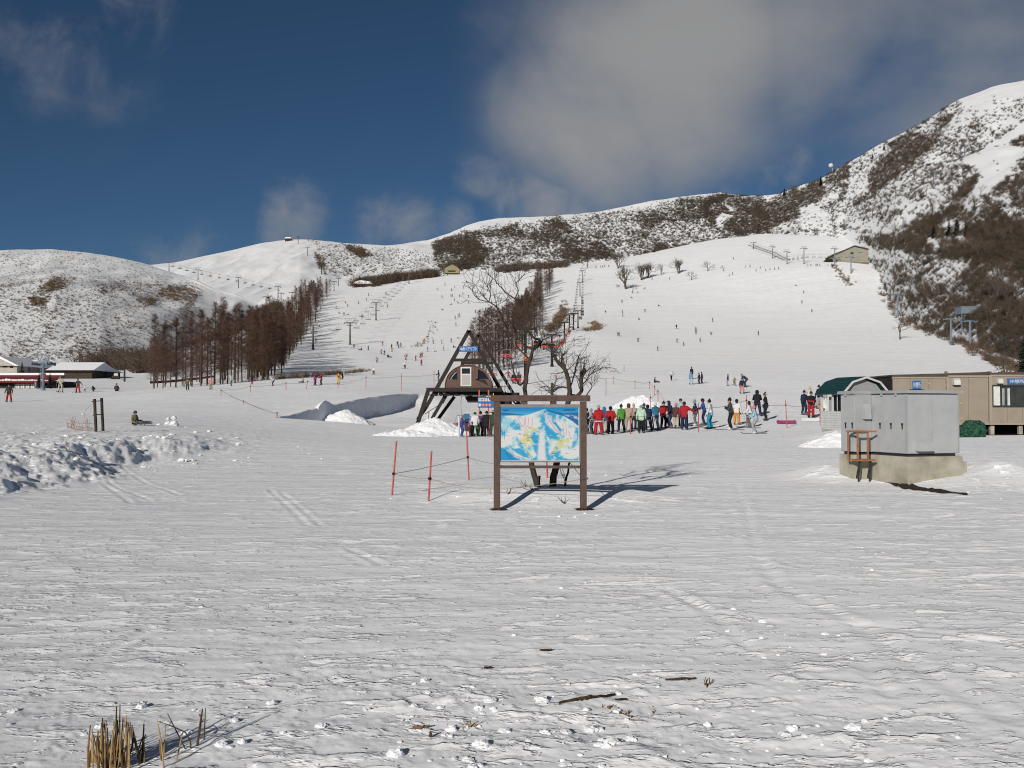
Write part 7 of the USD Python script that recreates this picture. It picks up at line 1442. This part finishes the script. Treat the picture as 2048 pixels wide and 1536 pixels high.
def dress(parent, pm, jacket, trousers, hatc, boots='grey', gloves='black', gear=None, gearc=None, extra=()):
    for k_, mt in (('body', 'skin'), ('jacket', jacket), ('trousers', trousers), ('boots', boots), ('gloves', gloves), ('hat', hatc), ('hair', 'hair')):
        if k_ in pm: obj(k_, pm[k_], cl(mt), parent, smooth=50)
    j = pm['_j']
    if gear in ('ski', 'skipole'):
        for i in (0, 1): obj('ski', ski_mesh((j['ank'][i][0], j['ank'][i][1])), cl(gearc or 'slate'), parent)
    if gear in ('skipole', 'pole'):
        for i, s in enumerate((-1, 1)): w0 = np.array(j['wr'][i]); MB().tube([w0 + [0, .06, .10], w0 + [s * .06, -.12, -.45], [w0[0] + s * .12, w0[1] - .22, .02]], [.011, .010, .008], 5).put('ski_pole', cl('ltgrey'), parent)
    if gear == 'board':
        v, f = board_mesh(); v = v + [0, .02, .0]; obj('snowboard', (v, f), cl(gearc or 'black'), parent)
    if gear == 'sitboard':
        v, f = board_mesh(); v = np.stack([v[:, 0], v[:, 2] * .8 + .78 - v[:, 1] * .35, v[:, 1] * .9 + .18], 1); obj('snowboard', (v, f), cl(gearc or 'slate'), parent)
    for nm, m_, c in extra: obj(nm, m_, cl(c), parent, smooth=50)
def band(h0, c): return ('belt', hull(((-.07, 0, h0), .142), ((.07, 0, h0), .142), q=1).trim_by_plane((0, 0, 1), h0 - .03).trim_by_plane((0, 0, -1), -(h0 + .03)), c)
def chestband(z0, z1, c, b=1.0): return ('stripe', hull(((-.10, .03, (z0 + z1) / 2), .150 * b), ((.10, .03, (z0 + z1) / 2), .150 * b), q=1).trim_by_plane((0, 0, 1), z0).trim_by_plane((0, 0, -1), -z1), c)
def person(px, head, feet, guess, face, jacket, trousers, hatc, label, boots='grey', gloves='black', gear=None, gearc=None, extra=(), mind=None, **kw):
    """px column, head and feet rows in the photograph; face in degrees, 0 = away from the camera, 90 = to the left"""
    q = gpt(px, feet, guess)
    tall = {'stand': 1.76, 'bend': 1.42, 'crouch': 1.12, 'sit': .96}[kw.get('pose', 'stand')]
    s = (feet - head) * q[1] / FPX / tall
    t = thing('person', label, 'person', q + [0, 0, .012], math.radians(face), scale=s)
    dress(t, person_meshes(seed=int(px * 7 + feet), **kw), jacket, trousers, hatc, boots, gloves, gear, gearc, extra); return t
# the waiting line, left to right (head row, feet row as seen)
person(1174, 816, 868, 61, 120, 'black', 'black', 'hair', 'skier in black with a pale collar half hidden by the right map board post', hat='hair', gear='ski', armL='pole', armR='pole', extra=[chestband(1.44, 1.52, 'ltgrey', .8)])
person(1184, 818, 868, 60.5, 70, 'ltgrey', 'slate', 'steelblue', 'skier in a pale striped jacket and blue beanie right of the map board', gear='skipole', armL='pole', armR='pole', extra=[chestband(1.16, 1.22, 'black'), chestband(1.04, 1.09, 'black')])
person(1197.5, 811, 869.5, 59.5, 5, 'red', 'red', 'ltgrey', 'stout person all in red with a white belt, seen from behind', hood=True, bulk=1.2, stance=.20, armL='pocket', armR='pocket', gear='ski', gearc='black', extra=[('belt', hull(((-.08, 0, .80), .178), ((.08, 0, .80), .178), q=1).trim_by_plane((0, 0, 1), .775).trim_by_plane((0, 0, -1), -.825), 'white')])
person(1209, 814, 864, 64, 20, 'teal', 'beige', 'teal', 'person in a blue hooded jacket and beige trousers between the two red jackets', hat='hood', gear='ski', gearc='orange', gloves='white', armR='fwd')
person(1221.5, 813, 867.5, 60.5, 0, 'red', 'slate', 'black', 'broad person in a red jacket and dark grey trousers, black helmet', hat='helmet', bulk=1.15, armL='pocket', armR='pocket', gear='ski', gearc='black')
person(1243, 809, 864, 62, 15, 'green', 'black', 'navy', 'person in a bright green jacket, black trousers and dark beanie', armL='down', armR='down', gear='board', gearc='slate', stance=.2)
person(1257.5, 807, 860.5, 64, 350, 'tan', 'tan', 'brown', 'person in a tan suit and brown hat in the waiting line', hat='hood', gear='board', gearc='navy', stance=.2, bulk=1.05)
person(1267, 807.5, 858, 66, 340, 'coat', 'coat', 'beige', 'person in a long greyish coat and pale hat behind the tan suit', coat=True, gear='ski')
person(1282.5, 810, 865.5, 61.5, 355, 'mint', 'black', 'ltgrey', 'person in a mint green jacket with a wide pale hat', hat='brim', bulk=1.15, hood=True, armL='down', armR='down', gear='ski', gearc='black')
person(1287.5, 806.5, 861, 66, 330, 'slate', 'black', 'slate', 'dark figure with a brimmed cap just behind the mint jacket', hat='cap')
person(1296, 809.5, 862.5, 62.5, 10, 'navy', 'slate', 'black', 'person in a navy jacket and dark grey trousers right of the mint jacket', hat='helmet', gear='board', gearc='black', stance=.26, bulk=1.05)
person(1311, 806, 859.5, 63.5, 20, 'teal', 'ltgrey', 'white', 'person in a blue-green jacket and pale trousers with a white hat', bulk=1.12, stance=.22, hood=True, gear='board', gearc='navy', armL='cross', armR='cross')
person(1327, 803, 856, 66, 190, 'red', 'black', 'black', 'skier in a red jacket with black shoulders facing the camera', armL='pocket', armR='pocket', gear='ski', gearc='red', bulk=1.08, extra=[chestband(1.36, 1.47, 'black', 1.02)])
person(1341, 801, 856, 66.5, 110, 'navy', 'navy', 'navy', 'skier all in dark navy leaning on ski poles', armL='pole', armR='pole', gear='skipole', lean=.10, bend=.10, hat='hood', gloves='white')
person(1351.5, 806.5, 857, 65, 330, 'brown', 'beige', 'pink', 'person in a brown vest, white sleeves and cream trousers', gloves='white', armL='cross', armR='cross', gear='ski')
person(1362, 797, 852, 68, 150, 'sky', 'navy', 'navy', 'person with a navy peaked cap and light blue scarf behind the red jacket', hat='cap')
person(1368.5, 803, 860, 62, 345, 'red', 'navy', 'brown', 'person in a red jacket and navy trousers with one arm held out', hat='hair', bulk=1.15, armR='out', hood=True)
person(1391.5, 799.5, 851.5, 66, 80, 'navy', 'grey', 'steelblue', 'skier in a navy jacket with red and white panels and blue beanie', armR='fwd', gear='skipole', lean=.04, extra=[chestband(1.06, 1.2, 'darkred'), chestband(1.33, 1.4, 'white')], boots='white')
person(1408, 797, 850, 68, 80, 'blue', 'navy', 'black', 'person in dark blue with a black helmet beside the white jacket', hat='helmet', armL='fwd', armR='fwd', gear='ski', lean=.06)
person(1420.5, 799, 857.5, 63, 60, 'white', 'cyan', 'black', 'person in a white jacket and bright cyan trousers', gear='board', gearc='black', bulk=1.05, stance=.2, gloves='slate', boots='black')
person(1461.5, 796, 860, 62, 80, 'slate', 'black', 'black', 'tall person in a dark slate jacket and black trousers, head bowed', armL='cross', armR='cross', gear='skipole', boots='white', bulk=1.05)
person(1473.5, 798, 849.5, 69, 340, 'white', 'orange', 'hair', 'person in orange overalls and white top behind the dark slate jacket', hat='hair', armR='down', extra=[chestband(1.02, 1.16, 'orange', 1.0)], boots='black')
person(1514.5, 780.5, 832, 73, 350, 'black', 'navy', 'black', 'person in a black hooded jacket with folded arms, seen from behind', hat='hood', armL='cross', armR='cross', bulk=1.08, gear='board', gearc='slate', stance=.22)
person(1532, 785, 840.5, 72, 75, 'black', 'black', 'black', 'person in a black jacket with pale patches, white headband, facing left', armL='pocket', gear='board', gearc='slate', extra=[chestband(1.1, 1.14, 'ltgrey'), ('headband', hull(((0, .02, 1.67), .118), q=1).trim_by_plane((0, 0, 1), 1.645).trim_by_plane((0, 0, -1), -1.69), 'white')])
person(1500, 802, 855.5, 65, 60, 'white', 'grey', 'hair', 'skier in a white jacket and grey trousers with dark hair, poles in hand', hat='hair', gear='skipole', armL='pole', armR='pole', lean=.05, bend=.08)
person(1510.5, 811, 867.5, 61.5, 70, 'sky', 'ltgrey', 'pink', 'slim skier in a pale blue jacket and pale grey trousers on skis', gear='skipole', armL='pole', armR='fwd', lean=.05, bend=.10, boots='white', gearc='black')
# group by the hut
person(1608, 781, 829.5, 78, 200, 'navy', 'navy', 'navy', 'person all in navy at the left of the group by the hut', gear='ski')
person(1622, 783, 836, 73, 180, 'black', 'red', 'navy', 'person in a black jacket and red trousers standing behind a propped snowboard', armL='pocket', armR='out', extra=[chestband(1.06, 1.16, 'red', .95)], boots='black')
person(1619, 773.5, 818, 86, 215, 'white', 'ltgrey', 'yellow', 'person in white with a yellow hat at the back of the group', armR='wide')
person(1639, 770.5, 818, 84, 120, 'navy', 'ltgrey', 'navy', 'person in navy next to the hut roof, tallest at the back')
person(1645.5, 795, 838, 68, 170, 'orange', 'pink', 'white', 'child in orange and pink beside the white jacket')
person(1652.5, 789, 851, 60.5, 20, 'white', 'camo', 'ltgrey', 'person in a white jacket and patterned trousers with a cap, by the hut', hat='cap', armL='down', armR='down', bulk=1.12, stance=.22, boots='black')
def lone_board(px, py, guess, label, cols, rz, tilt, mark):
    q = gpt(px, py, guess); t = thing('snowboard', label, 'snowboard', q + [0, 0, .02], math.radians(rz)); v, f = board_mesh(1.52, .28); c, s = math.cos(math.radians(tilt)), math.sin(math.radians(tilt))
    R_ = lambda v: np.stack([v[:, 0], v[:, 1] * c - v[:, 2] * s, v[:, 1] * s + v[:, 2] * c + .13 * s], 1); obj('deck', (R_(v), f), cl(cols), t)
    for a, b, w_, h_, cc in mark: m_ = MB().box(a - w_ / 2, a + w_ / 2, b - h_ / 2, b + h_, -.012, -.004); mv_, mf_ = m_.mesh(); obj('graphic', (R_(mv_), mf_), cl(cc), t)
lone_board(1572.5, 848, 67, 'purple snowboard with pale crosses standing on its edge', 'magenta', 3, 78, [(-.5, 0, .03, .2, 'white'), (-.42, 0, .03, .2, 'white'), (.45, 0, .03, .2, 'white'), (.53, 0, .03, .2, 'white'), (0, 0, .14, .1, 'tan'), (-.6, 0, .08, .16, 'black'), (.64, 0, .08, .16, 'black')])
lone_board(1619.5, 843, 72, 'white snowboard with red and blue marks standing on its edge', 'white', 4, 80, [(-.62, .02, .10, .08, 'red'), (-.48, 0, .08, .08, 'red'), (-.35, .02, .12, .1, 'steelblue'), (-.2, -.02, .08, .08, 'blue'), (.0, 0, .03, .18, 'tan'), (.07, 0, .03, .18, 'tan'), (.28, .02, .1, .09, 'steelblue'), (.45, -.02, .1, .09, 'teal'), (.6, 0, .1, .1, 'blue')])
# at the lift
person(923.5, 829, 874, 71, 285, 'royal', 'royal', 'lilac', 'lift attendant in a blue and purple overall with a peaked cap', hat='cap', armL='fwd', armR='fwd', boots='coat', extra=[chestband(1.3, 1.36, 'lilac', .9)])
person(942, 833, 872, 75, 60, 'lilac', 'darkred', 'lilac', 'person in a lilac jacket mostly hidden beside the blue box', hat='hood')
bq = gpt(935, 871, 71.5); t = thing('control_box', 'blue control box on a dark pillar beside the lift attendant', 'control box', bq); MB().box(-.17, .30, -.15, .15, -.1, .95).put('pillar', cl('slate'), t); MB().box(-.20, .12, -.19, .19, .951, 1.20).put('box', cl('teal'), t); MB().box(-.20, .12, -.21, .19, 1.205, 1.25).put('lid', cl('teal'), t)
person(950, 824, 873, 71.5, 0, 'white', 'dkgreen', 'dkgreen', 'snowboarder in a white jacket, baggy green trousers and green hat by the lift', hat='brim', bulk=1.15, stance=.2, armR='down', gear='board')
person(960.5, 823, 872, 72.5, 335, 'purple', 'brown', 'black', 'person in a purple jacket and brown trousers with a white scarf', extra=[chestband(1.44, 1.53, 'ltgrey', .75)], gear='board')
person(973.5, 822, 873, 71.5, 5, 'black', 'black', 'black', 'broad person in a long black coat under the notice board', coat=True, bulk=1.2, hat='cap', gear='ski')
person(986, 821, 873, 71, 350, 'moss', 'moss', 'black', 'person in dark green with a white-banded helmet, cut by the board post', hat='helmet', extra=[('headband', hull(((0, .0, 1.70), .130), q=1).trim_by_plane((0, 0, 1), 1.68).trim_by_plane((0, 0, -1), -1.72), 'white')])
# sitters and skiers of the middle distance
person(270, 822, 851, 58, 245, 'khaki', 'black', 'slate', 'snowboarder in a khaki jacket sitting in the snow near the dark posts', pose='sit', gear='sitboard', gearc='ltgrey', hat='helmet')
mids = [(18, 768.5, 804, 105, 200, 'moss', 'red', 'black', 'skier in a dark green jacket and bright red trousers at the picture edge', dict(gear='skipole', armL='pole', armR='pole', stance=.2)), (121, 752, 784.5, 122, 190, 'beige', 'beige', 'grey', 'skier all in beige in front of the roofs', dict(gear='skipole', armL='pole', armR='pole', stance=.2)), (156, 757, 785.5, 121, 170, 'moss', 'red', 'brown', 'skier with red trousers right of the beige one', dict(gear='ski', stance=.24, armL='out', armR='fwd')),
        (187, 771, 782.5, 124, 90, 'black', 'black', 'white', 'person in black bending down over a board', dict(pose='crouch')), (233, 767, 782.5, 124, 210, 'slate', 'darkred', 'brown', 'person sitting on the snow between the roofs and the larches', dict(pose='sit', gear=None)), (170, 771, 783, 124, 200, 'white', 'grey', 'black', 'child in white near the bending person', dict()),
        (375, 756, 780.5, 128, 200, 'khaki', 'moss', 'brown', 'skier in brown under the front larches', dict(gear='ski', armL='out', armR='fwd')), (422, 755, 779, 126, 170, 'pink', 'khaki', 'sky', 'person in a salmon pink jacket and khaki trousers', dict(hat='helmet', gear='ski')), (463, 752, 772, 130, 100, 'mint', 'slate', 'white', 'person in a pale mint jacket by the larch stand', dict(lean=.08, bend=.08)), (504, 750, 769, 131, 30, 'black', 'darkred', 'black', 'person in black with dark red trousers by the larch stand', dict()),
        (546, 754, 771.5, 131, 100, 'white', 'black', 'white', 'snowboarder in a white top crouching by the withered grass', dict(pose='bend', gear='board')), (606, 757, 766, 132, 110, 'darkred', 'black', 'black', 'snowboarder in dark red sitting beside the tilted pole', dict(pose='sit', gear='sitboard')), (629.5, 745.5, 771, 128, 250, 'magenta', 'magenta', 'purple', 'skier in a purple-red suit facing the orange-red jacket', dict(gear='ski', armR='fwd')), (642.5, 747.5, 770, 129, 80, 'red', 'slate', 'brown', 'skier in a bright red jacket and grey trousers, arms forward', dict(gear='ski', armL='fwd', armR='fwd')),
        (677, 744, 769, 128, 200, 'orange', 'yellow', 'black', 'skier in an orange jacket and mustard trousers', dict(gear='board', armL='down', armR='fwd')), (684.5, 741, 758.5, 140, 250, 'slate', 'black', 'grey', 'snowboarder in dark grey leaning back behind the orange skier', dict(gear='board', lean=-.12, bend=.1)), (747.5, 733, 749, 190, 160, 'white', 'black', 'sky', 'snowboarder in a white jacket and black trousers below the grass strip', dict(gear='board')), (809.5, 722, 737.5, 228, 200, 'white', 'black', 'white', 'snowboarder in a white jacket and black trousers left of the A-frame', dict(gear='board')),
        (843, 718, 730.5, 250, 150, 'red', 'slate', 'brown', 'snowboarder in a dark red jacket near the A-frame sign', dict(gear='board')), (877.5, 740.5, 762, 126, 90, 'black', 'purple', 'black', 'skier in black with ski poles beside the A-frame leg', dict(gear='skipole', armL='pole', armR='fwd')),
        (1017, 741, 757, 152, 10, 'red', 'black', 'red', 'person in a red jacket near the rear loading deck', dict(armL='out', armR='out')), (1111.5, 741.5, 757.5, 150, 180, 'white', 'pink', 'magenta', 'skier in white and pink among the tree branches', dict(gear='skipole', armL='pole', armR='pole')),
        (1310, 754.5, 765.5, 136, 250, 'navy', 'black', 'black', 'person in dark clothes sitting in the snow, legs stretched out', dict(pose='sit')), (1343, 739, 761, 142, 30, 'white', 'black', 'white', 'person carrying a white board, walking up the piste', dict(step=.16, armL='cross', armR='out')), (1382, 743.5, 768.5, 131, 180, 'steelblue', 'sky', 'steelblue', 'person all in light blue standing with legs apart', dict(stance=.22, gear='ski', bulk=1.1)), (1383.5, 734, 758, 150, 20, 'navy', 'navy', 'black', 'dark person behind the light blue one', dict(gear='ski')),
        (1398.5, 745.5, 767.5, 135, 60, 'navy', 'black', 'black', 'left one of two dark-clad people standing close together', dict(gear='board')), (1404, 744, 767, 136, 60, 'slate', 'black', 'navy', 'right one of two dark-clad people standing close together', dict(gear='board')), (1455.5, 748.5, 771.5, 132, 70, 'navy', 'ltgrey', 'black', 'person in a dark top and pale grey trousers', dict(lean=-.04)), (1469, 755, 771.5, 132, 190, 'khaki', 'slate', 'brown', 'short person in brown between two dark figures', dict(armL='face')),
        (1484, 756, 787, 111, 170, 'navy', 'pink', 'navy', 'skier in a navy jacket and salmon trousers', dict(gear='ski', stance=.18)), (1491, 749, 774, 130, 90, 'slate', 'slate', 'grey', 'dark grey person bending forward behind the salmon trousers', dict(pose='bend', gear='board'))]
for px, h_, f_, g_, fc, jc, tr, hc_, lab, kw in mids:
    kw = dict(kw); kw.setdefault('q', 1); person(px, h_, f_, g_, fc, jc, tr, hc_, lab, **kw)

# tiny skiers far up: a few figures, many copies
FIG = {}
def fig(jc, tr, pose, gear):
    k_ = (jc, tr, pose, gear)
    if k_ not in FIG:
        p = proto('skier'); kw = dict(q=0, seed=len(FIG)); 
        if pose == 'sit': kw.update(pose='sit')
        elif pose == 'crouch': kw.update(pose='crouch', armL='wide', armR='wide')
        elif pose == 'ride': kw.update(pose='ride')
        else: kw.update(armL='out', armR='out' if len(FIG) % 2 else 'fwd', bend=.12, lean=.10, stance=.2)
        dress(p, person_meshes(**kw), jc, tr, 'black' if len(FIG) % 3 else 'navy', 'black', 'black', gear, 'slate'); FIG[k_] = p
    return FIG[k_]
COL = {'k': ('black', 'black', 'black-clad'), 'n': ('navy', 'slate', 'navy-clad'), 'r': ('red', 'black', 'red-jacketed'), 'o': ('orange', 'khaki', 'orange-clad'), 'w': ('white', 'slate', 'white-jacketed'), 'g': ('slate', 'grey', 'grey-clad'), 'b': ('khaki', 'moss', 'brown-clad'), 'p': ('pink', 'slate', 'pink-jacketed')}
TINY = """672,618,g 691,606,k,c 695,614,k 717,608,b 678,627,g,s 688,631,k 697,630,o,s 724,636,n 733,601,g 775,615,b 737,592,g 772,589,k 884,596,g 902,594,g 905,593,k 919,594,k 909,602,g 915,605,k,s 903,609,g,s 926,590,k 927,577,k 929,572,g 903,582,k 909,576,g 874,580,k 937,595,k 937,607,g 884,620,k,s 951,626,k 966,622,k 971,621,k 919,633,k 916,635,g 910,638,b 912,652,o 970,591,k 955,585,b 942,573,g 948,577,k 962,575,g 975,583,k 890,571,g 933,566,k 945,560,g
708,697,n 723,700,r,s 737,700,r 765,691,r 783,697,k 795,691,n 797,696,b 802,694,g 762,708,k 769,710,g 776,715,k,s 784,704,o 849,687,o 866,687,b 883,687,o 902,685,k 916,678,w 887,701,b 907,695,k,s 855,703,g 867,703,w,s 841,716,b 844,714,r 814,713,g,s 812,720,o 831,721,r 754,725,p 569,707,k 586,695,b 586,700,k 593,697,g 632,685,g
1244,605,k 1262,596,k,s 1245,626,b 1246,634,k 1290,624,n 1317,612,k,s 1211,625,k,c 1278,640,k,c 1353,657,k 1392,662,k 1392,668,k 1422,670,b,c 1425,643,k 1236,672,k 1238,672,b 1276,684,k 1354,685,b 1367,691,w 1400,684,n 1315,701,r 1517,670,g 1624,624,k 1604,606,k 1607,586,g 1591,572,k,s 1234,574,k 1238,574,k 1261,575,k,s 1272,577,k 1266,579,g 1290,577,k,s 1265,586,k 1276,585,g,s 1304,559,k 1339,559,k 1465,549,k 1459,552,r 1512,542,k 1521,537,r 1531,542,k 1540,540,b 1549,539,n 1557,538,k 1500,534,k 1491,535,b 1467,519,k 1201,535,k 1205,535,k 1209,534,r 1217,534,g 1192,536,k 1616,532,k 1622,532,k 1632,532,k 1635,532,g 1640,532,k""".split()
def where(px, py):
    if px < 1000:
        if py > 682: return 'below the two facing lift towers' if px < 740 else ('between the grass strip and the A-frame' if px < 830 else 'just left of the A-frame')
        if px < 800: return 'between the larch belt and the left lift'
        return 'high on the left piste among the crowd' if py < 615 else 'on the left piste beside the middle larch wedge'
    if py < 538 and px < 1230: return 'at the top station of the middle lift'
    if py < 590 and px < 1300: return 'around the many-stemmed tree on the upper piste'
    if px > 1480 and py < 545: return 'in the row waiting below the upper lift'
    if px > 1500: return 'alone on the wide knoll slope at the right'
    if px > 1330: return 'on the right piste under the knoll' if py > 600 else 'on the upper piste right of the tree row'
    return 'on the right piste beside the middle chairlift'
rt2 = np.random.default_rng(55)
for it in TINY:
    e = it.split(','); px, py, c = float(e[0]), float(e[1]), e[2]; ps_ = {'s': 'sit', 'c': 'crouch'}.get(e[3] if len(e) > 3 else '', 'ski')
    g_ = float(np.interp(py, [520, 545, 560, 590, 620, 650, 680, 700, 720, 740], [830, 770, 730, 690, 560, 480, 390, 340, 285, 215])) if px < 1000 else float(np.interp(py, [520, 535, 560, 590, 620, 655, 680, 700], [800, 700, 690, 600, 520, 420, 340, 285]))
    q = gpt(px, py, g_); hp = q[1] * np.interp(py, [540, 600, 660, 700, 720], [4.9, 6.2, 8.6, 9.6, 11.5]) / FPX / 1.72 if ps_ == 'ski' else 1.05
    jc, tr, wd_ = COL[c]; lab = f'tiny {wd_} {"sitting person" if ps_ == "sit" else "crouching skier" if ps_ == "crouch" else "skier"} {where(px, py)}'
    copy_of(fig(jc, tr, ps_, 'sitboard' if ps_ == 'sit' else ('board' if c in 'kgw' and rt2.random() < .4 else 'ski')), 'person', lab, 'person', q, rt2.uniform(0, 6.28), lab[5:], scale=float(np.clip(hp, .7, 1.25)))
# riders sitting on the ascending chairs
rcol = ['k', 'n', 'b', 'r', 'g', 'k', 'w', 'k', 'n', 'o']
for i, (q, hd) in enumerate(c_up):
    if q[1] > 520 or (i % 5 == 4 and q[1] > 210): continue
    for s in (-.27, .27):
        if i % 4 == 2 and s > 0: continue
        c = rcol[int(rt2.integers(0, 10))]
        if i == 7: c = 'r'
        jc, tr, wd_ = COL[c]; off = np.array([s * math.cos(hd) - .14 * math.sin(hd), s * math.sin(hd) + .14 * math.cos(hd), -2.23])
        zone = 'just above the A-frame' if q[1] < 150 else ('in the lower span of the middle lift' if q[1] < 230 else 'high on the middle lift')
        copy_of(fig(jc, tr, 'ride', 'ski'), 'person', f'{wd_} rider on a red-seated chair {zone}', 'person', np.array(q) + off, hd, f'{wd_} riders {zone}', scale=.96)
for k_ in (0, 1):
    pass
